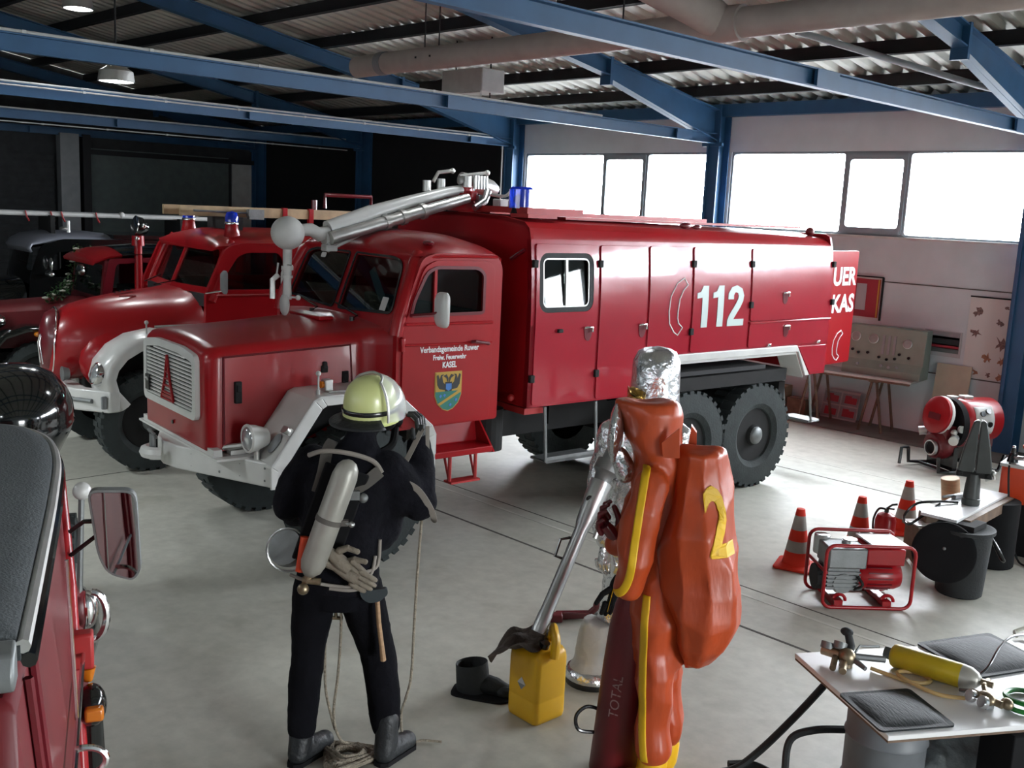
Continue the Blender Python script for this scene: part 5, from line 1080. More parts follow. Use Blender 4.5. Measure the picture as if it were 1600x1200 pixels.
# breathing apparatus
ba = thing('breathing_apparatus', 'grey air cylinder with harness strapped on the mannequin back', 'air cylinder', FF, FR)
p0, p1 = V((-.032, -.215, 1.475)), V((-.178, -.235, 1.035)); ax_ = (p1 - p0).normalized()
mb = MB(); mb.tube([p0 - ax_ * .045, p0 - ax_ * .035, p0 - ax_ * .012, p0 + ax_ * .03, p1 - ax_ * .03, p1 + ax_ * .005, p1 + ax_ * .03], [.012, .032, .048, .056, .056, .045, .022], 24); mb.build('cylinder', 'cylgrey', ba, smooth=60)
mb = MB(); mb.tube([p1 + ax_ * .025, p1 + ax_ * .06], [.02, .018], 10); mb.tube([p1 + ax_ * .05 + V((-.02, 0, 0)), p1 + ax_ * .055 + V((.06, -.01, 0))], .016, 10); mb.ball(p1 + ax_ * .085 + V((-.005, -.02, 0)), (.026, .022, .026)); mb.build('valve', 'brass', ba)
c_ = p0.lerp(p1, .50); mb = MB(); mb.tube([c_ - ax_ * .011, c_ + ax_ * .011], [.0595, .0595], 24); mb.box(c_ + V((.068, -.01, -.01)), (.03, .025, .025)); mb.build('cylinder_band', 'darkstrap', ba)
mb = MB(); mb.tube([c_ + V((.05, -.01, -.005)), c_ + V((.095, -.02, -.015))], .008, 8); mb.ball(c_ + V((.098, -.02, -.015)), .014, 8, 6); mb.build('band_clip', 'steel', ba)
mb = MB(); mb.box((-.10, -.165, 1.25), (.20, .018, .46), (0, rad(18), 0)); mb.build('back_plate', 'blackmatte', ba, bevel=.008)
mb = MB()
for pts, w in (([(-.16, -.12, 1.35), (-.135, -.15, 1.45), (-.12, -.10, 1.53), (-.10, .02, 1.545)], .05), ([(-.01, -.17, 1.37), (.05, -.165, 1.405), (.11, -.14, 1.45)], .055)):
    mb.strip(spline(pts, 6), w, .006, (0, -1, .35)); 
mb.build('shoulder_straps', 'darkstrap', ba)
mb = MB(); mb.tube(spline([(-.20, -.08, 1.505), (-.13, -.12, 1.535), (-.02, -.125, 1.525), (.08, -.12, 1.49), (.12, -.13, 1.44)], 8), .011, 8); mb.build('harness_tube', 'strap', ba)
mb = MB(); mb.box((.0, -.185, 1.355), (.05, .03, .04)); mb.ball((.04, -.18, 1.34), .022, 10, 8); mb.build('buckle', 'dullsteel', ba)
mb = MB(); mb.tube(spline([(-.27, -.14, .975), (-.20, -.20, .97), (-.1, -.18, .94), (.0, -.17, .93), (.08, -.13, .97), (.10, -.11, 1.05)], 8), .008, 8); mb.tube(spline([(-.10, -.18, .925), (.0, -.18, .915), (.09, -.13, .925), (.05, -.15, .98), (.11, -.10, 1.0), (.12, -.09, 1.12)], 8), .008, 8); mb.build('waist_straps', 'strap', ba)
mb = MB(); mb.tube([(-.205, -.20, 1.17), (-.225, -.22, 1.02)], .022, 10); mb.build('orange_sleeve', 'orangeplain', ba)
cn = thing('filter_canister', 'round grey filter canister hanging at the mannequin left hip', 'canister', FF, FR)
mb = MB(Matrix.Translation((-.285, -.10, 1.085)) @ Matrix.Rotation(rad(60), 4, 'X') @ Matrix.Rotation(rad(-25), 4, 'Y')); mb.lathe([(.02, -.03), (.08, -.03), (.085, 0), (.08, .03), (.0001, .032)], 24); mb.build('canister_body', 'dullsteel', cn)
mb = MB(); mb.tube([(-.285 + .09 * cos(a), -.125, 1.085 + .10 * sin(a)) for a in [2 * pi * i / 20 for i in range(20)]], .006, 6, loop=True); mb.build('canister_rim', 'steel', cn)
gl_ = thing('work_gloves', 'grey-brown suede gloves tucked under the mannequin belt strap', 'gloves', FF, FR)
for q, (b_, d_) in enumerate((((-.10, -.205, 1.10), (.75, -.05, -.65)), ((-.075, -.19, 1.035), (.85, -.1, -.5)))):
    mb = MB(); hand(mb, b_, d_, (.5, -.2, .85), (.2, -.95, .2), 1.25, .35); V0 = V(b_) - V(d_).normalized() * .06; mb.tube([V0, V(b_), V(b_) + V(d_).normalized() * .03], [.05, .038, .036], 10, flat=.6); mb.build('glove', 'glove', gl_, smooth=60)
axe = thing('fire_axe', 'axe with pale wooden handle in a dark holster on the mannequin right hip', 'axe', FF, FR)
mb = MB(); mb.prism(rpoly([(.03, .90), (.155, .915), (.16, .885), (.12, .85), (.075, .845), (.045, .865)], .015), lambda a, b: (a, -.135, b), (0, -.025, 0)); mb.build('holster', 'axeleather', axe, bevel=.004)
mb = MB(); mb.tube([(.112, -.135, .86), (.122, -.13, .74), (.138, -.11, .62), (.147, -.10, .545)], [.014, .014, .015, .018], 10, flat=.8); mb.build('handle', 'wood', axe)
# carried rope
rp_ = thing('rescue_rope', 'hemp rope coiled between the mannequin boots with strands hanging from the belt and sleeve', 'rope', FF, FR)
mb = MB(); mb.tube(spline([(.315, -.03, 1.30), (.30, -.02, 1.0), (.292, 0, .7), (.285, 0, .42), (.262, .0, .30), (.243, .02, .20), (.27, .10, .02), (.36, .12, .012), (.45, .10, .012)], 8), .0065, 8); mb.build('side_strand', 'rope', rp_)
mb = MB(); mb.tube(spline([(-.05, -.02, .83), (-.048, 0, .64), (-.058, .02, .42), (-.075, .03, .24), (-.065, .03, .14), (-.03, .05, .06), (.04, .08, .03)], 8), .0065, 8); mb.tube(spline([(-.12, .0, .80), (-.12, .02, .57), (-.115, .03, .35), (-.085, .03, .20), (-.068, .04, .13)], 8), .0065, 8); mb.build('middle_strands', 'rope', rp_)
random.seed(11)
mb = MB(); pts = []
for i in range(46):
    a = i * 2.1; r_ = .05 + .11 * random.random(); pts.append((-.005 + r_ * 1.15 * cos(a), -.01 + r_ * sin(a), .012 + .055 * random.random() * (1 - r_ * 4.5)))
mb.tube(spline([(.04, .08, .03)] + pts, 6), .0095, 8); mb.build('coil', 'rope', rp_)
mb = MB(); mb.cyl((-.075, .02, .79), (-.072, .02, .70), .008); mb.cyl((-.115, .02, .705), (-.04, .02, .70), .009); mb.build('belt_hook', 'brass', rp_)
mb = MB(); mb.strip(spline([(.305, .06, 1.60), (.25, .0, 1.50), (.20, -.06, 1.42)], 6), .024, .004, (-.4, -.9, .2)); mb.strip(spline([(.20, -.10, 1.40), (.28, -.11, 1.36), (.34, -.09, 1.27), (.365, -.05, 1.20), (.36, .02, 1.19)], 6), .028, .004, (-.3, -.9, .1)); mb.strip([(.325, .03, 1.62), (.335, .05, 1.42)], .018, .003, (0, -1, 0)); mb.build('carrying_strap', 'strap', t)

# ---- silver heat-protection mannequin, mostly hidden behind the orange suit
SR = rad(40); SB = (-3.38, 4.33, 0)
sv = thing('heat_suit_mannequin', 'mannequin in shiny silver heat suit with gold visor, standing behind the orange suit', 'mannequin', SB, SR)
mb = MB()
body_rings(mb, [(.0, 0, .50, .17, .14), (-.02, 0, .8, .20, .15), (-.03, 0, 1.1, .19, .15), (-.03, 0, 1.35, .22, .15), (-.02, 0, 1.48, .20, .13), (.0, 0, 1.56, .13, .12), (.01, 0, 1.62, .12, .125)])
chain(mb, [(-.18, 0, 1.42, .085), (-.24, .02, 1.2, .075), (-.225, -.02, .98, .07), (-.19, -.05, .84, .062)]); chain(mb, [(.17, 0, 1.42, .085), (.23, .02, 1.2, .075), (.2, .0, .95, .07)])
chain(mb, [(-.09, 0, .55, .10), (-.12, 0, .35, .09), (-.14, 0, .12, .08)]); chain(mb, [(.09, 0, .55, .10), (.10, 0, .35, .09), (.11, 0, .1, .08)])
mb.build('suit', 'silver', sv, smooth=60, remesh=.018, sm=3, disp=(.035, .11))
mb = MB(); mb.rings([[(.03 + .135 * k_ * cos(a), .16 * k_ * sin(a), z) for a in [2 * pi * i / 28 for i in range(28)]] for k_, z in ((1.05, 1.56), (1.0, 1.66), (.98, 1.76), (.93, 1.83), (.78, 1.885), (.5, 1.905), (.02, 1.915))]); mb.build('hood', 'silver', sv, smooth=60, disp=(.02, .08))
mb = MB(); mb.rings([[(.025 + .146 * cos(a), .172 * sin(a), z) for a in [rad(182 + 62 * i / 10) for i in range(11)]] for z in (1.60, 1.69)], cap=False, closed=False); o = mb.build('visor', 'gold', sv); sd = o.modifiers.new('t', 'SOLIDIFY'); sd.thickness = .006
mb = MB(); hand(mb, (-.19, -.055, .80), (-.05, -.1, -1), (.7, -.5, 0), (-.7, -.6, 0), 1.25, .6); mb.build('sleeve_cuff', 'silver', sv)
mb = MB(); hand(mb, (-.10, -.12, .60), (-.25, -.2, -.9), (-.8, -.4, 0), (0, -1, .2), 1.35, .7); chain(mb, [(-.05, -.06, .68, .05), (-.10, -.12, .58, .05)]); mb.build('black_glove', 'blackmatte', sv, smooth=60)
mb = MB(); mb.tube([(-.22, -.06, .06), (-.215, -.05, .2), (-.20, -.04, .34)], [.13, .125, .11], 18, flat=.8); mb.ball((-.22, -.10, .07), (.14, .13, .06)); bt = mb.build('gaiter', 'silvercloth', sv, smooth=60, remesh=.014, sm=3, disp=(.03, .12))
mb = MB(); mb.rings([[(-.22 + .145 * k_ * cos(a), -.10 + .145 * k_ * sin(a), z) for a in [2 * pi * i / 24 for i in range(24)]] for k_, z in ((1, .0), (1.02, .02), (1.0, .035))]); mb.build('sole', 'black', bt)
mb = MB(); mb.rings([[(-.22 + .15 * k_ * cos(a), -.10 + .15 * k_ * sin(a), z) for a in [2 * pi * i / 24 for i in range(24)]] for k_, z in ((.99, .035), (1.0, .06), (.9, .085), (.7, .09))], cap=False); mb.build('foil_rim', 'silver', bt, smooth=60, disp=(.012, .04))
mb = MB(); mb.ball((.14, -.05, .06), (.10, .15, .06)); mb.build('boot', 'black', sv)

# ---- orange chemical suit, facing left, seen from behind
HR = rad(35.72); HB = (-2.574, 3.578, 0)
hz = thing('chemical_suit_mannequin', 'mannequin in orange chemical suit with yellow stripes and a baggy back pouch', 'mannequin', HB, HR)
mb = MB()
body_rings(mb, [(-.05, 0, .62, .125, .15), (-.06, 0, .85, .13, .17), (-.075, .04, 1.05, .135, .13), (-.09, .05, 1.25, .135, .12), (-.10, .04, 1.42, .125, .13), (-.11, .02, 1.53, .11, .13), (-.13, 0, 1.60, .11, .13), (-.155, 0, 1.68, .125, .125), (-.175, 0, 1.77, .14, .12), (-.18, 0, 1.805, .135, .11), (-.18, 0, 1.82, .10, .08)])
chain(mb, [(-.06, -.07, .66, .10), (-.05, -.08, .45, .085), (-.045, -.08, .30, .082), (-.04, -.08, .235, .082)]); chain(mb, [(-.04, .08, .66, .10), (-.01, .08, .45, .085), (.005, .08, .24, .08)])
chain(mb, [(-.13, -.15, 1.47, .08), (-.17, -.20, 1.3, .08), (-.185, -.20, 1.14, .075), (-.205, -.17, 1.02, .065)]); chain(mb, [(-.13, .15, 1.47, .08), (-.20, .2, 1.25, .075), (-.27, .16, 1.10, .065)])
suit = mb.build('suit', 'orange', hz, smooth=60, remesh=.011, sm=2, disp=(.045, .20, 'VORONOI'))
mb = MB()
body_rings(mb, [(.075, 0, .60, .02, .06), (.115, 0, .66, .085, .14), (.12, -.02, .76, .135, .18), (.125, -.03, .90, .17, .20), (.125, -.03, 1.01, .185, .21), (.10, -.03, 1.15, .175, .20), (.083, -.02, 1.30, .155, .19), (.073, 0, 1.46, .125, .17), (.067, 0, 1.575, .095, .155), (.065, 0, 1.61, .088, .145)], 0, 9)
pouch = mb.build('back_pouch', 'orange', hz, smooth=60, remesh=.011, sm=1, disp=(.08, .30, 'VORONOI'))
mb = MB(); mb.prism([(.01, 1.60), (.05, 1.60), (.045, 1.68), (.02, 1.71)], lambda a, b: (a, .02, b), (0, .05, 0)); mb.build('collar_tip', 'orange', hz); mb = MB(); mb.prism([(-.10, 1.66), (-.03, 1.73), (-.02, 1.60), (-.09, 1.595)], lambda a, b: (a, -.135, b), (0, -.012, 0)); mb.build('collar_flap', 'orange', hz)
def ribbon(pts, w, name, target, y=-.45):
    pp = spline([(a, y, b) for a, b in pts], 10); mb = MB(); rg = []
    for i, p in enumerate(pp):
        t_ = (pp[min(i + 1, len(pp) - 1)] - pp[max(i - 1, 0)]).normalized(); n_ = V((t_.z, 0, -t_.x)); rg.append([p + n_ * w * q / 2 for q in (-1, -.6, -.2, .2, .6, 1)])
    mb.rings(rg, cap=False, closed=False); drape(mb, target, .005); o = mb.build(name, 'yellow', hz); sd = o.modifiers.new('t', 'SOLIDIFY'); sd.thickness = .004; return o
ribbon([(-.155, 1.545), (-.165, 1.42), (-.178, 1.25), (-.19, 1.10), (-.215, 1.02), (-.255, .985)], .034, 'arm_stripe', suit)
ribbon([(-.118, .96), (-.118, .80), (-.112, .62), (-.10, .42), (-.09, .28), (-.075, .185)], .034, 'leg_stripe', suit)
mb = MB(); mb.text('2', lambda a, b: (.165 + a - b * .22, -.5, 1.32 + b), .40, (0, 0, 0), .50, .010); 
bmesh.ops.subdivide_edges(mb.bm, edges=mb.bm.edges[:], cuts=2, use_grid_fill=False)
drape(mb, pouch, .005); o = mb.build('number', 'yellow', hz, smooth=0); sd = o.modifiers.new('t', 'SOLIDIFY'); sd.thickness = .004
mb = MB(); mb.ball((-.305, -.01, 1.66), (.035, .125, .14)); chain(mb, [(-.29, .0, 1.56, .04), (-.25, .0, 1.48, .05)]); mb.build('face_window', 'silver', hz, smooth=60, disp=(.02, .06))
for y in (-.08, .08):
    mb = MB(); x = -.035 if y < 0 else .015
    chain(mb, [(x, y, .17, .068), (x - .005, y, .09, .066), (x - .02, y, .05, .06)]); mb.tube([(x + .03, y, .045), (x - .08, y, .05), (x - .17, y, .045)], [.05, .055, .045], 12); mb.build('boot', 'jerry', hz, smooth=60, remesh=.012, sm=2)
mb = MB(); hand(mb, (-.27, .16, 1.10), (-.5, -.2, .6), (.3, .3, .8), (-.8, .2, -.4), 1.35, .55); mb.build('glove', 'reddark', hz, smooth=60)
# ---- tall dark red extinguisher bottle
ex = thing('extinguisher_bottle', 'tall dark red extinguisher bottle lettered TOTAL beside the orange suit', 'fire extinguisher', (-2.79, 3.49, 0), rad(35.7), rot=(0, rad(4.0), rad(35.7)))
mb = MB(); mb.lathe([(.10, 0), (.112, .012), (.112, .55), (.108, .72), (.095, .84), (.07, .92), (.045, .96), (.0001, .97)], 28); mb.build('bottle', 'maroon', ex, smooth=60)
mb = MB(); mb.cyl((0, 0, .96), (0, 0, 1.02), .025); mb.box((0, .03, 1.03), (.03, .12, .03)); mb.build('valve', 'dullsteel', ex)
mb = MB(); mb.text('TOTAL', lambda a, b: (.1135 * sin(-.25 - b / .113) , -.1135 * cos(-.25 - b / .113), .43 + a), .066, (0, 0, 0), 1.0, .0); o = mb.build('lettering', mat('faded_letter', (.45, .33, .32), .6), ex, smooth=0)
mb = MB(); mb.tube(spline([(-.10, 0, .30), (-.16, -.02, .31), (-.20, -.05, .27), (-.18, -.08, .22), (-.11, -.04, .20)], 6), .009, 8); mb.build('carry_handle', 'black', ex)

# ---- jerrycan, rag, foam pipe, overboot
JR = rad(43.5); JB = (-3.40, 3.585, 0)
jc = thing('jerrycan', 'yellow plastic jerrycan with a warning diamond standing on the floor', 'jerrycan', JB, JR)
def jring(k, z, sq=.112, r=.03): return [(cos(rad(45)) * a - sin(rad(45)) * b, sin(rad(45)) * a + cos(rad(45)) * b + .02, z) for a, b in rr(-sq * k, -sq * k, sq * k, sq * k, r)]
mb = MB(); mb.rings([jring(.90, 0), jring(.97, .008), jring(1, .03), jring(1, .12), jring(.985, .125), jring(1, .13), jring(1, .33), jring(.97, .36), jring(.86, .385), jring(.6, .395)]); mb.build('can_body', 'jerry', jc, smooth=50)
mb = MB(); mb.tube(spline([(.06, .09, .37), (.07, .06, .45), (.07, .03, .475), (.075, -.02, .47), (.085, -.06, .44), (.08, -.08, .36)], 6), [.03] * 31, 10, flat=.8); mb.build('can_handle', 'jerry', jc)
mb = MB(); mb.cyl((.02, -.03, .385), (.03, -.035, .425), .028); mb.build('cap', 'black', jc)
q = rad(45); jf = lambda a, b: V((-.112 * cos(q) * 1.0 + a * cos(q) * 1 - 0, -.112 * sin(q) - a * sin(q) + .02 - .0, b))
mb = MB(); mb.prism([(-.03, .205), (.0, .24), (.03, .205), (0, .17)], lambda a, b: jf(a - .0, b) + V((-.0012, -.0012, 0)), (-.001, -.001, 0)); lb = mb.build('warning_label', 'paper', jc, smooth=0)
mb = MB(); mb.prism([(-.027, .203), (.027, .203), (0, .172)], lambda a, b: jf(a, b) + V((-.0024, -.0024, 0)), (-.0006, -.0006, 0)); mb.build('label_half', 'grey', lb, smooth=0)
rg_ = thing('rag', 'dark brown rag draped over the jerrycan top', 'rag', JB, JR)
mb = MB()
G = [[(-.205 + .26 * i / 8, .13 - .26 * j / 8) for i in range(9)] for j in range(9)]
mb.rings([[(x - .06 * (j / 8), y, .42 + .025 * sin(i * 1.3 + j) - .09 * max(0, (3 - i) / 3) ** 1.5 + .02 * cos(j * 1.7)) for i, (x, y) in enumerate(r_)] for j, r_ in enumerate(G)], cap=False, closed=False); o = mb.build('cloth', 'rag', rg_, smooth=60, subs=1); sd = o.modifiers.new('t', 'SOLIDIFY'); sd.thickness = .006
fp = thing('foam_branch_pipe', 'long grey metal foam pipe leaning from jerrycan to the silver suit', 'foam pipe', JB, JR)
a, b = V((-.01, -.03, .475)), V((.285, .30, 1.20)); dr = (b - a).normalized()
mb = MB(); mb.tube([a, a + dr * .10, a + dr * .11, a.lerp(b, .5), a.lerp(b, .68), a.lerp(b, .72), b - dr * .10, b], [.038, .038, .035, .035, .036, .046, .058, .060], 20); mb.build('barrel', 'steel', fp, smooth=50)
mb = MB(); mb.tube([b, b + dr * .04, b + dr * .06, b + dr * .12], [.045, .05, .07, .068], 18); mb.tube([b + dr * .12, b + dr * .20], [.05, .045], 14); mb.build('coupling', 'dullsteel', fp)
mb = MB(); mb.tube([a.lerp(b, .62) + V((-.04, 0, 0)), a.lerp(b, .60) + V((-.085, -.02, .01)), a.lerp(b, .50) + V((-.08, -.02, .0)), a.lerp(b, .48) + V((-.035, 0, 0))], .008, 8); mb.build('grip', 'black', fp)
mb = MB(); mb.ball(a.lerp(b, .90) + V((-.03, -.05, .0)), (.02, .006, .02)); mb.build('badge', 'black', fp)
mb = MB(); mb.box(b - dr * .02 + V((.05, -.02, -.22)), (.07, .06, .05)); mb.tube([b + V((.03, 0, -.15)), b + V((-.02, -.04, -.30))], .012, 8); mb.build('nozzle_fitting', 'alu', fp)
ob = thing('rubber_overboot', 'squat black rubber overboot lying open on the floor left of the jerrycan', 'boot', (-3.80, 3.51, 0), rad(43))
mb = MB(); mb.rings([[(-.01 + .088 * k_ * cos(a) + dx, .07 * k_ * sin(a), z + .012 * cos(a) * (z > .1)) for a in [2 * pi * i / 28 for i in range(28)]] for k_, z, dx in ((1.0, .012, .0), (1.04, .06, 0), (1.02, .12, -.005), (1.0, .165, -.01), (.98, .17, -.01), (.90, .165, -.01), (.88, .06, 0), (.3, .03, 0))]); mb.build('shaft', 'rubber', ob, smooth=60)
mb = MB(); mb.tube([(.05, -.01, .055), (.12, -.03, .05), (.18, -.05, .04)], [.055, .05, .035], 14); mb.ball((.17, -.05, .04), (.05, .055, .035)); mb.build('toe', 'rubber', ob, smooth=60)
mb = MB(); mb.rings([[(x * 1.0, y, z) for x, y in rpoly([(-.13, -.07), (.0, -.11), (.16, -.14), (.23, -.08), (.20, .0), (.05, .07), (-.11, .07)], .04)] for z in (0, .012)]); mb.build('sole', 'blackmatte', ob)
rt = thing('hose_coupling_wrench', 'small dark red tool lying on the floor behind the jerrycan', 'tool', (-4.12, 4.70, 0), rad(48))
mb = MB(); mb.box((-.04, 0, .03), (.22, .05, .045), (0, rad(-3), 0)); mb.cyl((.06, 0, .03), (.12, 0, .09), .022); mb.ball((.12, 0, .10), .03); mb.build('tool_body', 'reddark', rt, bevel=.008)
mb = MB(); mb.box((-.16, -.05, .03), (.10, .07, .05)); mb.build('tool_foot', 'maroon', rt, bevel=.008)
sd_ = thing('steel_stand', 'thin grey steel stand post behind the silver boot', 'stand', (-4.05, 4.95, 0), rad(48))
mb = MB(); mb.box((0, 0, .012), (.26, .10, .02)); mb.build('stand_foot', 'grey', sd_)
mb = MB(); mb.box((.0, 0, .36), (.035, .03, .70)); mb.tube([(-.12, 0, .02), (-.0, 0, .2)], .010, 6); mb.ball((-.09, 0, .36), .025); mb.cyl((-.09, 0, .36), (0, 0, .36), .006, n=6); mb.build('stand_post', 'alu', sd_)
# ------------------------------------------------------------------ right-hand exhibits on the floor
def cone(loc, label, rz):
    t = thing('traffic_cone', label, 'traffic cone', loc, rz, 'orange and white traffic cones')
    mb = MB(); mb.rings([[(x, y, z) for x, y in rr(-h_, -h_, h_, h_, .03)] for h_, z in ((.145, 0), (.15, .008), (.148, .02), (.11, .032))]); mb.build('base', 'cone', t, bevel=.003)
    for z0, z1, m_ in ((.03, .13, 'cone'), (.13, .215, 'conewhite'), (.215, .30, 'cone'), (.30, .41, 'conewhite'), (.41, .46, 'cone')):
        r_ = lambda z: .105 - (z - .03) * .172
        mb = MB(); mb.lathe([(r_(z0), z0), (r_(z1), z1)] + ([(.024, .462), (.0001, .462)] if z1 > .45 else []), 24, cap=False); mb.build('band' if m_ != 'cone' else 'cone_body', m_, t)
cone((-3.78, 6.80, 0), 'orange and white traffic cone leftmost of three, beside the generator', rad(20))
cone((-3.66, 7.54, 0), 'orange and white traffic cone standing right behind the red generator frame', rad(10))
cone((-3.66, 8.38, 0), 'orange and white traffic cone farthest back, beside the white tool board', rad(35))
t = thing('fire_extinguisher', 'small red fire extinguisher with black lever behind the generator', 'fire extinguisher', (-3.63, 7.93, 0), rad(30))
mb = MB(); mb.lathe([(.07, 0), (.085, .01), (.085, .20), (.07, .245), (.03, .265), (.0001, .27)], 24); mb.build('bottle', 'red', t)
mb = MB(); mb.cyl((0, 0, .26), (0, 0, .30), .018); mb.tube([(0, 0, .30), (.04, 0, .335), (.08, 0, .345)], .009, 6); mb.tube([(.01, 0, .30), (.06, 0, .30)], .008, 6); mb.tube(spline([(0, 0, .29), (-.06, 0, .29), (-.095, 0, .2), (-.09, 0, .08)], 6), .009, 8); mb.build('lever_valve', 'black', t)
# generator
g = thing('generator', 'portable generator with grey engine and red alternator in a red tube frame', 'generator', (-3.135, 6.54, 0), rad(48.7))
def loop(x0, x1, z0, z1, y, r=.06): return [(a, y, b) for a, b in rr(x0, z0, x1, z1, r, 4)]
mb = MB()
for y in (-.18, .18): mb.tube(loop(-.32, .30, .013, .455, y), .0125, 10, loop=True)
mb.build('front_and_back_loops', 'red', g)
for x, z in ((-.22, .013), (.16, .013), (-.31, .26)):
    mb = MB(); mb.tube([(x, -.18, z), (x, .18, z)], .012, 8); mb.build('cross_bar', 'red', g)
for x in (-.20, .14):
    mb = MB(); mb.box((x, 0, .04), (.06, .34, .035)); mb.tube(arc((x + .02, -.12, .04), .045, 0, 180, (1, 0, 0), (0, 0, 1), 8), .012, 6); mb.build('mount', 'red', g)
mb = MB(); mb.box((-.15, -.02, .345), (.27, .24, .145)); mb.build('fuel_tank', 'dullsteel', g, bevel=.012, seg=2)
mb = MB(); mb.cyl((-.13, -.02, .42), (-.13, -.02, .445), .03); mb.cyl((-.10, -.01, .445), (-.10, -.01, .452), .05, n=20); mb.build('tank_cap', 'steel', g)
mb = MB(); mb.cyl((-.25, .12, .30), (-.25, .12, .44), .055); mb.build('air_filter', 'steel', g, bevel=.01)
mb = MB(); mb.box((-.16, -.01, .19), (.22, .20, .16)); mb.cyl((-.16, -.12, .16), (-.16, -.01, .16), .07); mb.cyl((-.06, -.02, .14), (.0, -.02, .14), .06)
for i in range(5): mb.box((-.17, -.01, .13 + i * .028), (.25, .23, .010))
mb.build('engine', 'dullsteel', g, smooth=30)
mb = MB(); mb.cyl((-.28, 0, .17), (-.33, 0, .17), .09, n=20); mb.tube(spline([(-.08, -.12, .12), (-.04, -.16, .17), (-.07, -.13, .22)], 5), .010, 6); mb.build('recoil_starter', 'under', g)
mb = MB(); mb.lathe([(.03, -.17), (.085, -.165), (.10, -.14), (.10, .10), (.085, .14), (.03, .15), (.0001, .15)], 26, Matrix.Translation((.12, -.02, .20)) @ Matrix.Rotation(rad(90), 4, 'Y')); mb.build('alternator', 'red', g)
mb = MB()
for i in range(16):
    a = 2 * pi * i / 16; mb.box((.10, -.02 + .10 * cos(a), .20 + .10 * sin(a)), (.17, .008, .014), Matrix.Rotation(a - pi / 2, 3, 'X'))
mb.build('cooling_fins', 'reddark', g, smooth=0)
mb = MB(); mb.box((.12, 0, .36), (.27, .26, .12)); mb.build('control_box', 'red', g, bevel=.01)
mb = MB(); mb.box((.13, 0, .445), (.255, .30, .012), (rad(-3), 0, 0))
for x in (.02, .24):
    for y in (-.13, .13): mb.ball((x, y, .453), .006, 6, 4)
mb.build('top_plate', 'boardwhite', g)
mb = MB(); mb.box((.285, -.15, .33), (.02, .02, .09), (0, rad(-40), 0)); mb.build('white_tag', 'white', g)
mb = MB(); mb.cyl((.12, .02, .08), (.12, .02, .14), .03); mb.build('rubber_mount', 'black', g)
# black tub with a tool board on top
t = thing('black_tub', 'black plastic tub carrying the tool board, right of the generator', 'tub', (-2.74, 7.30, 0))
mb = MB(); mb.lathe([(.15, 0), (.16, .01), (.185, .47), (.20, .475), (.20, .50), (.185, .50), (.17, .49), (.0001, .485)], 32); mb.build('tub_body', 'rubber', t)
mb = MB(); mb.box((-.02, .02, .51), (.22, .22, .04)); mb.build('packing_block', 'under', t)
lid = empty('round_lid', (-.05, -.215, .335), 0, (rad(-10), 0, rad(18))); lid.parent = t
mb = MB(Matrix.Rotation(rad(90), 4, 'X')); mb.lathe([(.0001, .02), (.05, .024), (.16, .016), (.19, .02), (.215, .012), (.22, 0), (.21, -.015), (.0001, -.015)], 40); mb.build('lid_disc', 'blackmatte', lid)
mb = MB(); mb.ball((.0, -.028, .03), (.012, .006, .012)); mb.build('lid_badge', 'dullsteel', lid)
bd = thing('tool_board', 'white board on the black tub carrying the grey rescue spreader', 'board', (-2.93, 7.74, .545), rad(93))
mb = MB(); mb.box((0, 0, 0), (1.10, .26, .022)); mb.build('board_plate', 'boardwhite', bd)
mb = MB(); mb.box((.05, -.16, -.045), (.95, .05, .08)); mb.build('board_rail', 'brownwood', bd)
t = thing('trestle_drum', 'black drum hidden under the rear end of the tool board', 'drum', (-2.85, 8.16, 0))
mb = MB(); mb.lathe([(.16, 0), (.17, .01), (.17, .53), (.0001, .53)], 24); mb.build('drum_body', 'blackmatte', t)
# spreader
sp = thing('hydraulic_spreader', 'grey hydraulic rescue spreader standing upright on the tool board', 'rescue spreader', (-2.89, 7.72, .556), rad(25))
mb = MB(); mb.lathe([(.062, 0), (.066, .01), (.066, .05), (.060, .055), (.056, .12), (.05, .20), (.045, .24), (.0001, .25)], 24); mb.build('body', 'darkiron', sp)
mb = MB(); mb.box((0, 0, .24), (.25, .07, .05)); mb.cyl((-.10, -.05, .24), (-.10, .05, .24), .02); mb.cyl((.10, -.05, .24), (.10, .05, .24), .02); mb.build('yoke', 'under', sp, bevel=.008)
for s_ in (-1, 1):
    mb = MB(); mb.rings([[(s_ * x0, -w_, z), (s_ * x1, -w_, z), (s_ * x1, w_, z), (s_ * x0, w_, z)] for x0, x1, w_, z in ((.004, .115, .035, .24), (.004, .115, .035, .30), (.003, .09, .030, .45), (.003, .045, .024, .64), (.003, .03, .018, .65))]); mb.build('spreader_arm', 'darkiron', sp, bevel=.008)
    mb = MB(); mb.box((s_ * .016, 0, .65), (.018, .03, .012)); mb.build('arm_tip', 'chrome', sp)
mb = MB(); mb.tube([(.07, 0, .28), (.13, 0, .28), (.14, 0, .22), (.08, 0, .20)], .012, 8); mb.ball((.13, 0, .26), .02); mb.build('carry_grip', 'alu', sp)
t = thing('spreader_chain_tool', 'small grey lever tool lying next to the spreader foot', 'tool', (-3.01, 7.86, .556), rad(80))
mb = MB(); mb.box((0, 0, .02), (.24, .04, .035)); mb.cyl((.1, 0, .02), (.1, 0, .07), .03); mb.tube([(-.1, 0, .03), (-.2, .04, .02)], .012, 6); mb.build('lever', 'dullsteel', t, bevel=.006)
def hose(name, label, pts, r, m, cat='hose', n=8): return tag(MB().tube(spline(pts, 8), r, n).build(name, m), label, cat)
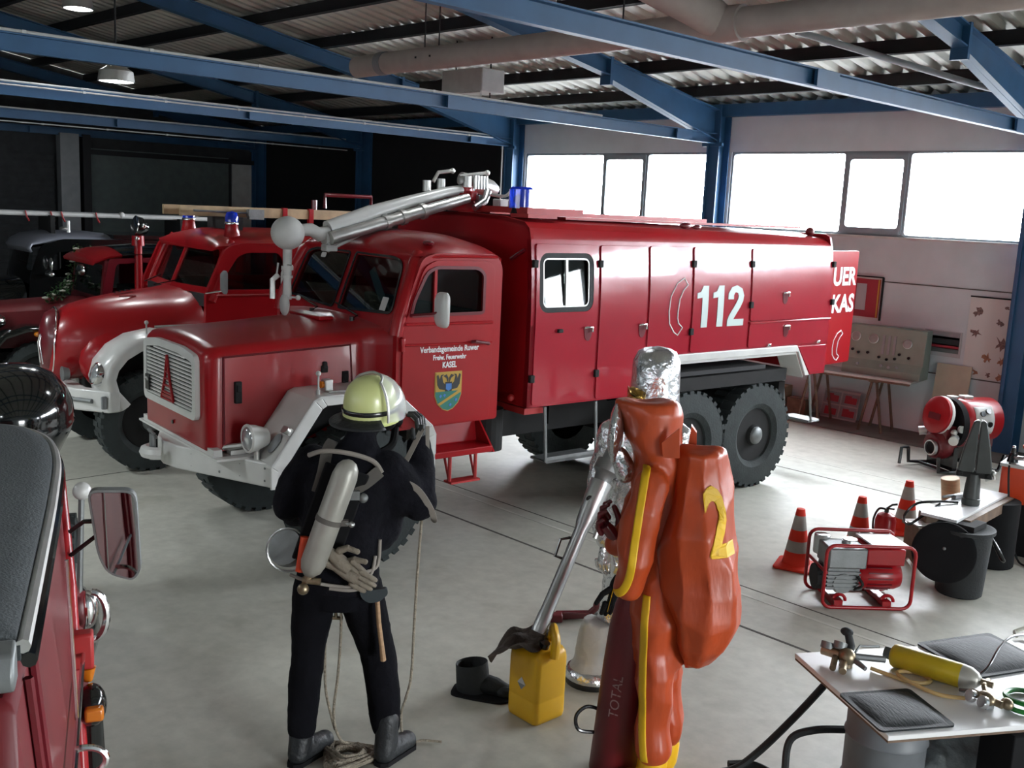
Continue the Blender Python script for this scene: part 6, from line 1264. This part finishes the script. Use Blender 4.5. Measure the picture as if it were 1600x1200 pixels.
hose('hydraulic_hose', 'thin black hydraulic hose looping off the front left of the tool board', [(-2.96, 7.66, .565), (-3.05, 7.50, .575), (-3.16, 7.40, .55), (-3.22, 7.34, .45), (-3.14, 7.25, .42), (-3.06, 7.30, .50), (-3.02, 7.48, .57)], .010, 'black')
hose('hydraulic_hose', 'black hose loop hanging under the right side of the tool board', [(-2.78, 7.60, .50), (-2.66, 7.62, .36), (-2.58, 7.66, .22), (-2.62, 7.72, .20), (-2.72, 7.75, .33)], .010, 'black')
t = thing('wood_log', 'sawn wood log leaning behind the rescue spreader', 'log', (-3.55, 9.10, 0), rad(30), rot=(rad(8), rad(-6), 0))
mb = MB(); mb.tube([(0, 0, .01), (0, 0, .2), (.005, 0, .40)], [.085, .08, .08], 20); mb.build('log_bark', 'wood', t)
mb = MB(); mb.cyl((.005, 0, .400), (.005, 0, .404), .076); mb.build('cut_face', 'woodpale', t)
t = thing('wood_beam', 'weathered timber beam end lying beside the sawn log', 'timber', (-3.42, 8.75, 0), rad(-30))
mb = MB(); mb.box((0, 0, .08), (.5, .12, .12), (0, rad(-5), 0)); mb.build('beam', 'brownwood', t, bevel=.01)
# low table of small things in front of the log
t = thing('low_bench', 'dark low bench with small brown cases behind the generator', 'bench', (-3.15, 7.84, 0), rad(55))
mb = MB(); mb.box((0, 0, .30), (.50, .24, .03)); mb.build('bench_top', 'brownwood', t)
for x in (-.2, .2):
    mb = MB(); mb.box((x, 0, .145), (.05, .22, .285)); mb.build('bench_leg', 'brownwood', t)
t = thing('brown_case', 'flat brown case with shiny lid on the low bench', 'case', (-3.15, 7.88, .315), rad(50))
mb = MB(); mb.box((0, 0, .04), (.34, .13, .07)); mb.build('case_body', 'brownwood', t, bevel=.01)
mb = MB(); mb.box((0, 0, .078), (.33, .12, .008)); mb.build('case_lid', 'boardwhite', t)
t = thing('leaflet', 'folded white leaflet lying on the bench next to the generator plate', 'leaflet', (-3.20, 7.72, .318), rad(60))
mb = MB(); mb.box((0, 0, .004), (.24, .12, .008)); mb.build('paper_sheet', 'boardwhite', t)
t = thing('orange_crate', 'orange crate with a pale lid on a dark pedestal at the right edge', 'crate', (-2.72, 8.72, .44), rad(8))
mb = MB(); mb.panel(rr(-.28, -.2, .28, .2, .02), [], lambda a, b: (a, b, 0), (0, 0, .29)); mb.build('crate_body', 'orangeplain', t, bevel=.008)
mb = MB(); mb.panel(rr(-.295, -.21, .295, .21, .02), [], lambda a, b: (a, b, .29), (0, 0, .025)); mb.build('crate_lid', 'offwhite', t, bevel=.006)
t = thing('dark_pedestal', 'dark pedestal box under the orange crate', 'pedestal', (-2.72, 8.72, 0), rad(8))
mb = MB(); mb.box((0, 0, .22), (.5, .36, .435)); mb.build('pedestal_box', 'blackmatte', t, bevel=.01)
t = thing('valve_head', 'black and chrome valve fitting standing on the crate lid', 'valve', (-2.93, 8.60, .757))
mb = MB(); mb.cyl((0, 0, 0), (0, 0, .07), .045, .03); mb.cyl((0, 0, .07), (0, 0, .11), .02); mb.build('valve_body', 'gloss', t)
mb = MB(); mb.cyl((.02, -.02, .04), (.10, -.03, .045), .018); mb.build('valve_outlet', 'chrome', t); mb = MB(); mb.ball((0, 0, .12), .014); mb.build('valve_tip', 'chrome', t)
hose('thin_hose', 'thin dark hose hanging in front of the orange crate', [(-2.93, 8.56, .80), (-2.90, 8.46, .70), (-2.86, 8.44, .45), (-2.78, 8.40, .15), (-2.70, 8.35, .02), (-2.60, 8.3, .012)], .008, 'rubber')
t = thing('life_vest', 'red vest with an orange strap propped on the crate at the right edge', 'vest', (-2.70, 8.82, .757), rad(20))
mb = MB(); mb.ball((0, 0, .12), (.13, .07, .12)); mb.ball((.08, .02, .20), (.08, .06, .09)); mb.build('vest_body', 'redrough', t, remesh=.012, sm=2, disp=(.03, .08))
mb = MB(); mb.tube(spline([(-.22, -.02, .11), (-.12, -.05, .15), (-.04, -.08, .16), (.06, -.09, .08)], 6), .020, 8); mb.build('vest_strap', 'orangeplain', t)
mb = MB(); mb.cyl((.03, 0, .26), (.04, 0, .34), .035); mb.tube([(-.06, 0, .30), (.06, -.02, .33)], .012, 6); mb.build('vest_valve', 'dullsteel', t)
# portable fire pump, front cap towards the viewer
pm = thing('portable_fire_pump', 'red portable fire pump with round cap and white gauge panel by the wall', 'fire pump', (-4.42, 11.05, 0), rad(-116))
mb = MB(); mb.lathe([(.16, -.30), (.235, -.28), (.24, .12), (.225, .20), (.18, .24), (.0001, .245)], 32, Matrix.Translation((-.18, .0, .56)) @ Matrix.Rotation(rad(90), 4, 'Y')); mb.build('engine_cover', 'red', pm)
mb = MB(); mb.lathe([(.19, -.05), (.205, -.03), (.205, .03), (.185, .042), (.10, .046), (.0001, .048)], 32, Matrix.Translation((.20, -.02, .61)) @ Matrix.Rotation(rad(80), 4, 'Y')); mb.build('front_cap', 'red', pm)
mb = MB(); mb.lathe([(.206, -.04), (.212, -.03), (.212, -.01), (.206, 0)], 32, Matrix.Translation((.20, -.02, .61)) @ Matrix.Rotation(rad(80), 4, 'Y'), cap=False); mb.build('cap_ring', 'white', pm)
mb = MB(); mb.panel(rr(-.09, -.035, .09, .035, .012), [], lambda a, b: (.25 + b * -.17, -.02 + a, .60 + b), (.004, 0, 0)); mb.build('cap_plate', 'reddark', pm)
mb = MB(); mb.box((.08, 0, .40), (.26, .30, .22)); mb.cyl((.16, 0, .28), (.26, 0, .27), .16, .13); mb.ball((.14, 0, .30), (.14, .2, .17)); mb.build('pump_casing', 'maroon', pm, smooth=40)
mb = MB(); mb.lathe([(.072, 0), (.085, .0), (.088, .02), (.085, .04), (.072, .04)], 24, Matrix.Translation((.27, .03, .26)) @ Matrix.Rotation(rad(90), 4, 'Y'), cap=False); mb.build('suction_ring', 'alu', pm)
mb = MB(); mb.cyl((.265, .03, .26), (.285, .03, .26), .070); mb.build('suction_cover', 'under', pm)
for s_ in (-1, 1):
    mb = MB(); mb.cyl((.14, s_ * .20, .40), (.22, s_ * .27, .38), .045, .05); mb.ball((.16, s_ * .2, .46), .035); mb.cyl((.1, s_ * .22, .5), (.1, s_ * .25, .5), .04); mb.build('outlet', 'alu', pm)
mb = MB(); mb.rings([[(x, .265 * cos(a), .52 + .275 * sin(a)) for a in [2 * pi * i / 32 for i in range(32)]] for x in (.02, .09)]); mb.build('flywheel_guard', 'blackmatte', pm)
gp = lambda a, b: (-.20 + a, .238 * cos(b) + .0, .56 + .245 * sin(b))
mb = MB(); sh = [rr(-.13, rad(-28), .13, rad(38), .08, 4)]
q = [[(-.20 + x, .246 * cos(e), .56 + .246 * sin(e)) for x in (-.12, -.06, 0, .06, .12)] for e in [rad(-30 + 75 * i / 8) for i in range(9)]]
mb.rings(q, cap=False, closed=False); o = mb.build('gauge_panel', 'offwhite', pm); sd_m = o.modifiers.new('t', 'SOLIDIFY'); sd_m.thickness = .012
for x, e in ((-.04, 30), (.04, 24), (-.05, -2), (.03, -6)):
    e = rad(e); mb = MB(); mb.cyl((-.20 + x, .25 * cos(e), .56 + .25 * sin(e)), (-.20 + x, .268 * cos(e), .56 + .268 * sin(e)), .030); mb.build('gauge', 'black', pm)
mb = MB(); mb.box((.02, -.04, .80), (.10, .08, .03)); mb.box((-.12, .0, .81), (.12, .10, .03)); mb.build('fuel_caps', 'alu', pm, bevel=.006)
mb = MB()
for y in (-.24, .24): mb.tube([(.36, y, .20), (.34, y, .04), (.2, y, .03), (-.45, y, .03), (-.52, y, .2)], .020, 8)
for x in (.2, -.4): mb.tube([(x, -.24, .03), (x, .24, .03)], .018, 8)
for x in (.1, -.3): mb.box((x, 0, .16), (.06, .4, .26))
mb.build('skid_frame', 'black', pm)
mb = MB(); mb.tube([(.36, -.24, .20), (.45, -.24, .20), (.46, -.24, .02)], .018, 8); mb.build('carry_handle', 'black', pm)

# ------------------------------------------------------------------ white table in the near right corner
TX, TY = V((.857, -.516, 0)), V((.516, .857, 0)); TO = V((-2.246, 4.114, 0)); TR = rad(-31.05)
def tp(a, b, z): p = TO + TX * a + TY * b; return (p.x, p.y, z)
tb = thing('white_table', 'white tabletop with brown edge resting on a grey drum, near right corner', 'table', tuple(TO), TR)
mb = MB(); mb.box((.382, .80, .608), (.764, 1.60, .022)); mb.build('tabletop', 'boardwhite', tb, bevel=.003)
mb = MB(); mb.box((.382, .80, .592), (.758, 1.594, .012)); mb.build('table_core', 'brownwood', tb)
dr_ = thing('grey_drum', 'grey steel drum carrying the near end of the white table', 'drum', tp(.40, .25, 0), TR)
mb = MB(); mb.lathe([(.165, 0), (.17, .01), (.17, .18), (.178, .19), (.17, .20), (.17, .40), (.178, .41), (.17, .42), (.17, .57), (.175, .585), (.16, .585), (.0001, .58)], 32); mb.build('drum_body', 'drum', dr_)
def tthing(n, l, c, a, b, rz=0., z=.6195): return thing(n, l, c, tp(a, b, z), TR + rz)
def lift_bag(nm, lab, a, b, wx, wy, rz, h):
    t = tthing(nm, lab, 'lifting bag', a, b, rz); mb = MB(); n = 12
    mb.rings([[(-wx / 2 + wx * i / n, -wy / 2 + wy * j / n, .004 + h * (max(0, 1 - (2 * i / n - 1) ** 2) * max(0, 1 - (2 * j / n - 1) ** 2)) ** .5) for i in range(n + 1)] for j in range(n + 1)], cap=False, closed=False)
    mb.rings([[(x, y, z) for x, y in rr(-wx / 2 - .012, -wy / 2 - .012, wx / 2 + .012, wy / 2 + .012, .02)] for z in (0, .008)]); mb.build('bag', 'liftbag', t, smooth=60)
    return t
M['liftbag'] = mat('ribbed_rubber', (.008, .011, .012), .6, spec=.3, bump=.18, bscale=90, var=.25, vscale=14, stretch=(.3, 1.6, 1))
lift_bag('lifting_bag', 'flat black ribbed lifting bag at the near edge of the white table', .575, .155, .30, .32, 0, .022)
lift_bag('lifting_bag', 'larger black ribbed lifting bag behind the yellow cylinder', .14, .91, .36, .44, rad(8), .028)
yc = thing('yellow_cylinder', 'yellow compressed air cylinder with grey shoulder lying on the white table', 'air cylinder', tp(.18, .385, .675))
p0, p1 = V((0, 0, 0)), V(tp(.475, .615, .675)) - V(tp(.18, .385, .675)); ax_ = p1.normalized(); p1 = ax_ * .35
mb = MB(); mb.tube([-ax_ * .0, ax_ * .008, ax_ * .02, ax_ * .31], [.035, .048, .054, .054], 28); mb.build('yellow_shell', 'yellowcyl', yc, smooth=50)
mb = MB(); mb.tube([ax_ * .31, ax_ * .345, ax_ * .375, ax_ * .39], [.0535, .050, .035, .018], 24); mb.build('grey_shoulder', 'cylgrey', yc, smooth=60)
mb = MB(); mb.tube([-ax_ * .03, ax_ * .01], [.028, .03], 8); mb.build('foot_ring', 'greenpanel', yc)
mb = MB(); mb.tube([ax_ * .385, ax_ * .44], .014, 10); sd_ = ax_.cross(V((0, 0, 1))); mb.tube([ax_ * .41 - sd_ * .04, ax_ * .41 + sd_ * .03], .011, 8); mb.build('cylinder_valve', 'brass', yc)
rgt_ = tthing('pressure_regulator', 'brass pressure regulator with gauges at the cylinder neck', 'regulator', .60, .57)
mb = MB(); mb.ball((0, 0, .04), (.045, .03, .028)); mb.cyl((-.07, -.02, .035), (.06, .03, .035), .016); mb.ball((.05, .06, .035), (.03, .025, .025)); mb.tube([(-.02, .01, .05), (-.06, .03, .06)], .012, 8); mb.build('regulator_body', 'brass', rgt_)
for q in ((-.03, -.045, .035), (.03, -.03, .035)):
    mb = MB(); mb.lathe([(.022, 0), (.028, .004), (.028, .02), (.024, .024), (.0001, .024)], 18, Matrix.Translation(q) @ Matrix.Rotation(rad(70), 4, 'X')); mb.build('gauge', 'chrome', rgt_)
mb = MB(); mb.cyl((-.07, -.02, .035), (-.12, -.04, .02), .012, .009); mb.box((0, 0, .01), (.05, .04, .02)); mb.build('hose_nut', 'dullsteel', rgt_)
vm = tthing('control_valve', 'old metal control valve with two gauges and hose stubs on the table corner', 'control valve', .16, .17, rad(38))
mb = MB(); mb.cyl((-.115, .0, .045), (.0, .0, .045), .024); mb.ball((.0, 0, .045), (.042, .038, .042)); mb.cyl((-.05, 0, .04), (-.02, -.11, .02), .014); mb.cyl((-.01, 0, .03), (.03, -.12, .025), .016); mb.cyl((0, 0, 0), (0, 0, .03), .03); mb.build('valve_block', 'brass', vm, smooth=40)
mb = MB(); mb.tube([(0, .01, .05), (.0, .04, .085), (-.02, .05, .13)], [.022, .02, .018], 10); mb.ball((-.03, .055, .14), (.03, .024, .02)); mb.build('tap_lever', 'rubber', vm)
for q in ((-.095, .01, .07), (-.04, .02, .085)):
    mb = MB(); mb.lathe([(.02, -.02), (.032, -.018), (.032, .012), (.0001, .012)], 20, Matrix.Translation(q) @ Matrix.Rotation(rad(-25), 4, 'X')); gg = mb.build('gauge_case', 'dullsteel', vm)
    mb = MB(); mb.lathe([(.027, .012), (.027, .0135), (.0001, .0135)], 20, Matrix.Translation(q) @ Matrix.Rotation(rad(-25), 4, 'X')); mb.build('gauge_dial', 'offwhite', gg)
mb = MB(); mb.cyl((.04, .0, .04), (.10, -.03, .03), .014, .010); mb.tube([(.03, .02, .05), (.14, .10, .045)], .016, 8); mb.tube([(.02, .03, .05), (.03, .07, .085), (.10, .13, .085)], .006, 6); mb.build('pipe_stubs', 'dullsteel', vm)
hose('yellow_hose', 'yellow hose curling on the table from control valve to regulator', [tp(.22, .26, .632), tp(.29, .31, .630), tp(.36, .36, .630), tp(.385, .42, .630), tp(.36, .47, .630), tp(.30, .46, .630), tp(.27, .40, .632), tp(.295, .345, .640), tp(.36, .345, .640), tp(.44, .385, .632), tp(.50, .43, .630), tp(.555, .50, .640)], .009, 'yellowhose')
hose('yellow_hose', 'pale yellow hose loop at the far right end of the table', [tp(-.02, 1.22, .630), tp(-.06, 1.25, .64), tp(-.04, 1.33, .66), tp(.06, 1.38, .65), tp(.12, 1.36, .635), tp(.14, 1.30, .632)], .010, 'petal')
hose('green_hose', 'bright green hose loop at the right edge of the table', [tp(.60, .68, .632), tp(.66, .66, .632), tp(.70, .72, .632), tp(.66, .84, .632), tp(.56, .88, .632), tp(.50, .80, .632), tp(.54, .71, .640), tp(.62, .69, .648), tp(.67, .75, .648), tp(.62, .84, .648), tp(.55, .86, .648)], .011, 'greenhose')
hose('black_cable', 'thin black cable arching over the larger lifting bag', [tp(.42, .62, .64), tp(.40, .72, .69), tp(.30, .86, .74), tp(.20, 1.02, .74), tp(.15, 1.2, .70), tp(.20, 1.35, .64)], .006, 'black')
hose('black_hose', 'thick black hose running from the table down to the lower right floor', [(-2.20, 4.34, .40), (-2.26, 4.20, .26), (-2.34, 4.02, .10), (-2.40, 3.90, .03), (-2.50, 3.72, .022), (-2.52, 3.50, .022)], .018, 'rubber')
hose('black_hose', 'black hose looping round the left side of the grey drum', [(-1.96, 4.15, .34), (-2.06, 4.02, .34), (-2.14, 3.96, .28), (-2.12, 3.90, .16), (-2.06, 3.82, .05), (-2.0, 3.72, .022), (-1.9, 3.6, .022)], .018, 'rubber')
hose('black_hose', 'black hose coil lying on the floor at the bottom edge', [(-2.44, 3.94, .025), (-2.36, 4.03, .025), (-2.24, 4.02, .025), (-2.17, 3.93, .025), (-2.20, 3.80, .025), (-2.31, 3.74, .025), (-2.42, 3.80, .03)], .02, 'rubber')
wp = thing('wrapped_bundle', 'bundle in clear plastic wrap lying under the white table', 'bundle', (-1.64, 4.53, 0), TR)
mb = MB(); mb.ball((0, 0, .22), (.22, .26, .21)); mb.ball((.12, .1, .2), (.2, .2, .19)); mb.ball((.05, -.12, .16), (.2, .16, .15)); mb.build('wrap', 'plastic', wp, remesh=.014, sm=1, disp=(.06, .10))
bx = thing('black_box', 'black box standing under the right end of the white table', 'box', (-1.27, 4.40, 0), TR)
mb = MB(); mb.box((0, 0, .292), (.20, .36, .585)); mb.build('box_body', 'blackmatte', bx, bevel=.006)
mb = MB(); mb.box((-.102, 0, .52), (.004, .34, .02)); mb.build('box_lid_edge', 'dullsteel', bx)

# ------------------------------------------------------------------ along the window wall
WY = W - .01
def flat(name, label, cat, x0, x1, z0, z1, m, y=WY, th=.012, tilt=0.):
    t = thing(name, label, cat, ((x0 + x1) / 2, y, z0), rot=(rad(-tilt), 0, 0)); w_, h_ = x1 - x0, z1 - z0
    mb = MB(); mb.box((0, -th / 2, h_ / 2), (w_, th, h_)); mb.build('panel', m, t); return t, w_, h_
M['posterred'] = mat('poster_red', (.30, .02, .035), .5); M['postergrey'] = mat('poster_grey', (.36, .36, .37), .5)
t, w_, h_ = flat('framed_poster', 'red framed poster on the wall beside the truck rear', 'poster', -6.62, -6.17, 1.38, 1.94, 'offwhite')
mb = MB(); mb.box((0, -.014, h_ / 2), (w_ - .06, .006, h_ - .06)); mb.build('poster_sheet', 'posterred', t)
mb = MB(); mb.box((-.06, -.0185, h_ * .52), (.14, .003, h_ * .62)); mb.build('poster_text_block', 'postergrey', t)
mb = MB(); mb.box((.175, -.0185, h_ / 2), (.02, .003, h_ - .07)); mb.build('gold_bar', 'golden', t)
mb = MB(); mb.box((w_ / 2, -.012, h_ / 2), (.018, .03, h_)); mb.box((0, -.012, h_), (w_, .03, .018)); mb.build('frame_edge', 'under', t)
t, w_, h_ = flat('photo_print', 'landscape photo of a red engine pinned low on the wall', 'photo', -5.55, -5.08, 1.03, 1.35, 'postergrey', th=.006)
for nm, z0, z1, m_ in (('photo_sky', .22, .31, 'grey'), ('photo_trees', .14, .25, 'darkwall'), ('photo_engine', .10, .155, 'posterred'), ('photo_grass', .05, .11, 'greenpanel')):
    mb = MB(); mb.box((0, -.008, (z0 + z1) / 2), (w_ - .05, .004, z1 - z0)); mb.build(nm, m_, t)
t, w_, h_ = flat('tool_chart', 'tall white wall chart with rows of tool drawings next to the blue column', 'chart', -5.03, -4.47, .82, 1.81, 'paper', th=.006)
mb = MB(); mb.cyl((-w_ / 2, -.012, h_), (w_ / 2, -.012, h_), .009, n=8); mb.build('chart_rod', 'under', t)
random.seed(5); M['chartink'] = mat('chart_ink', (.16, .10, .09), .7, var=.5, vscale=60); M['charttan'] = mat('chart_tan', (.30, .14, .08), .7, var=.4, vscale=50)
for i, (x, z, s_) in enumerate(((-.17, .80, .07), (-.17, .55, .08), (.10, .70, .05), (.14, .44, .11), (.0, .26, .07), (.17, .24, .06), (-.12, .07, .05), (.03, .06, .04), (.18, .05, .06), (.16, .88, .03))):
    mb = MB(); n = 15; rr_ = [random.uniform(.25, 1.05) for k in range(n)]; poly = [(x + s_ * rr_[k] * cos(2 * pi * k / n + i), z + s_ * rr_[k] * sin(2 * pi * k / n + i)) for k in range(n)]
    mb.prism(poly, lambda a, b: (a, -.0065, b), (0, -.002, 0)); mb.build('tool_drawing', 'charttan' if i in (4, 5, 6, 8) else 'chartink', t, smooth=0)
t, w_, h_ = flat('beige_board', 'plain beige board leaning on the wall behind the fire pump', 'board', -5.33, -4.90, .0, .95, 'beige', y=W - .03, th=.02, tilt=6)
t.location.y = W - .13
t, w_, h_ = flat('photo_board', 'board with four red fire engine photos leaning below the gauge panel table', 'photo board', -6.80, -6.28, .0, .40, 'postergrey', y=W - .16, th=.012, tilt=14)
for x, z in ((-.13, .29), (.13, .29), (-.13, .11), (.13, .11)):
    mb = MB(); mb.box((x, -.015, z), (.235, .006, .16)); ph_ = mb.build('engine_photo', 'grey', t); mb = MB(); mb.box((x + .01, -.0195, z - .01), (.17, .003, .085)); mb.box((x - .03, -.0195, z + .035), (.09, .003, .04)); mb.build('red_engine', 'posterred', ph_)
tt = thing('display_table', 'grey board table on trestles by the wall carrying the gauge panel', 'table', (-6.18, 12.26, 0), rad(6))
mb = MB(); mb.box((0, 0, .71), (1.50, .52, .025)); mb.build('table_board', 'offwhite', tt)
mb = MB(); mb.box((0, -.24, .685), (1.46, .03, .03)); mb.build('table_rail', 'brownwood', tt)
for x in (.28, -.55):
    mb = MB()
    for y in (-.2, .2):
        for s_ in (-1, 1): mb.tube([(x + s_ * .03, y, .66), (x + s_ * .15, y, .0)], .018, 6)
    mb.box((x, 0, .675), (.12, .48, .04)); mb.build('trestle', 'brownwood', tt, smooth=0)
gp_ = thing('gauge_panel', 'grey-green control panel with round gauges standing on the display table', 'control panel', (-5.88, 12.33, .7235), rad(6))
mb = MB(); mb.prism([(-.17, 0), (-.17, .09), (-.10, .19), (-.06, .62), (.14, .62), (.14, 0)], lambda a, b: (-.50, a, b), (1.0, 0, 0)); mb.build('panel_case', 'panelgrey', gp_, smooth=0, bevel=.008)
fc = lambda z: -.10 + (z - .19) * .093 - .004
for x, z, r_ in ((-.38, .47, .062), (-.15, .46, .062), (.28, .44, .058)):
    g1 = empty('round_gauge', (x, fc(z), z), 0, (rad(90 - 5), 0, 0)); g1.parent = gp_
    mb = MB(); mb.lathe([(r_, 0), (r_, .012), (r_ * .86, .016), (r_ * .84, .008)], 24, cap=False); mb.build('gauge_rim', 'alu', g1); mb = MB(); mb.lathe([(r_ * .86, .007), (.0001, .007)], 24); mb.build('gauge_dial', 'offwhite', g1)
for x in (-.02, .05, .12):
    mb = MB(); mb.box((x, fc(.40), .40), (.03, .012, .24), (rad(-5), 0, 0)); mb.build('flow_tube', 'grey', gp_)
for x, z in ((-.40, .30), (-.32, .27), (-.2, .28), (.2, .30), (.32, .27), (-.05, .24), (.05, .22), (.15, .24), (.0, .14), (.1, .13), (.2, .14), (-.3, .13)):
    mb = MB(); y = fc(z) if z > .19 else -.17 + (z - .09) * .7 - .005; mb.cyl((x, y, z), (x, y - .025, z), .018, n=10); mb.build('knob', 'black' if z > .2 else 'grey', gp_)
for x, s_, z0, lab, m_ in ((-7.45, .40, 0, 'brown cardboard box on the floor behind the truck rear wheel', 'card'), (-7.05, .26, 0, 'small dark cardboard box next to the larger brown one', 'brownwood')):
    t = thing('cardboard_box', lab, 'box', (x, 12.34, z0), rad(8)); mb = MB(); mb.box((0, 0, s_ * .45), (s_, s_ * .8, s_ * .9)); mb.build('box_body', m_, t, bevel=.004); mb = MB(); mb.box((0, 0, s_ * .902), (s_ * .98, s_ * .1, .004)); mb.build('tape', 'beige', t)
# ------------------------------------------------------------------ daylight and rendering
wd = bpy.data.worlds.new('overcast_sky'); S.world = wd; wd.use_nodes = True; nt = wd.node_tree
bg = nt.nodes['Background']; bg.inputs[0].default_value = (.93, .97, 1, 1); bg.inputs[1].default_value = 9.0
tcw = nt.nodes.new('ShaderNodeTexCoord'); sx = nt.nodes.new('ShaderNodeSeparateXYZ'); nt.links.new(tcw.outputs['Generated'], sx.inputs[0])
mr = nt.nodes.new('ShaderNodeMapRange'); mr.inputs[1].default_value = -.8; mr.inputs[2].default_value = .8; mr.inputs[3].default_value = 1.5; mr.inputs[4].default_value = 11.5
nt.links.new(sx.outputs['Y'], mr.inputs[0]); nt.links.new(mr.outputs[0], bg.inputs[1])      # overcast sky, brighter on the window side
def portal(nm, loc, rot, sx, sy):
    l = bpy.data.lights.new(nm, 'AREA'); l.shape = 'RECTANGLE'; l.size = sx; l.size_y = sy; l.cycles.is_portal = True
    o = bpy.data.objects.new(nm, l); COL.objects.link(o); o.location = loc; o.rotation_euler = rot
for x0, _, _, x1 in bays: portal('window_portal', ((x0 + x1) / 2, W + .12, (WZ0 + WZ1) / 2), (rad(-90), 0, 0), x1 - x0, WZ1 - WZ0)
for a, c in fb: portal('window_portal', ((a + c) / 2, YF - .15, (FZ0 + FZ1) / 2), (rad(90), 0, 0), c - a, FZ1 - FZ0)
portal('gate_portal', (XR + .1, (GY0 + GY1) / 2, 1.42), (0, rad(90), 0), 2.75, GY1 - GY0)
vs = S.view_settings; S.display_settings.display_device = 'sRGB'
vs.view_transform = 'Standard'; vs.look = 'None'; vs.gamma = 1; vs.use_curve_mapping = False; vs.exposure = 2.35
try:
    S.cycles.use_denoising = True; S.cycles.denoiser = 'OPENIMAGEDENOISE'; S.cycles.max_bounces = 10; S.cycles.diffuse_bounces = 5; S.cycles.transparent_max_bounces = 16; S.cycles.sample_clamp_indirect = 8; S.cycles.caustics_reflective = False; S.cycles.caustics_refractive = False
except Exception: pass
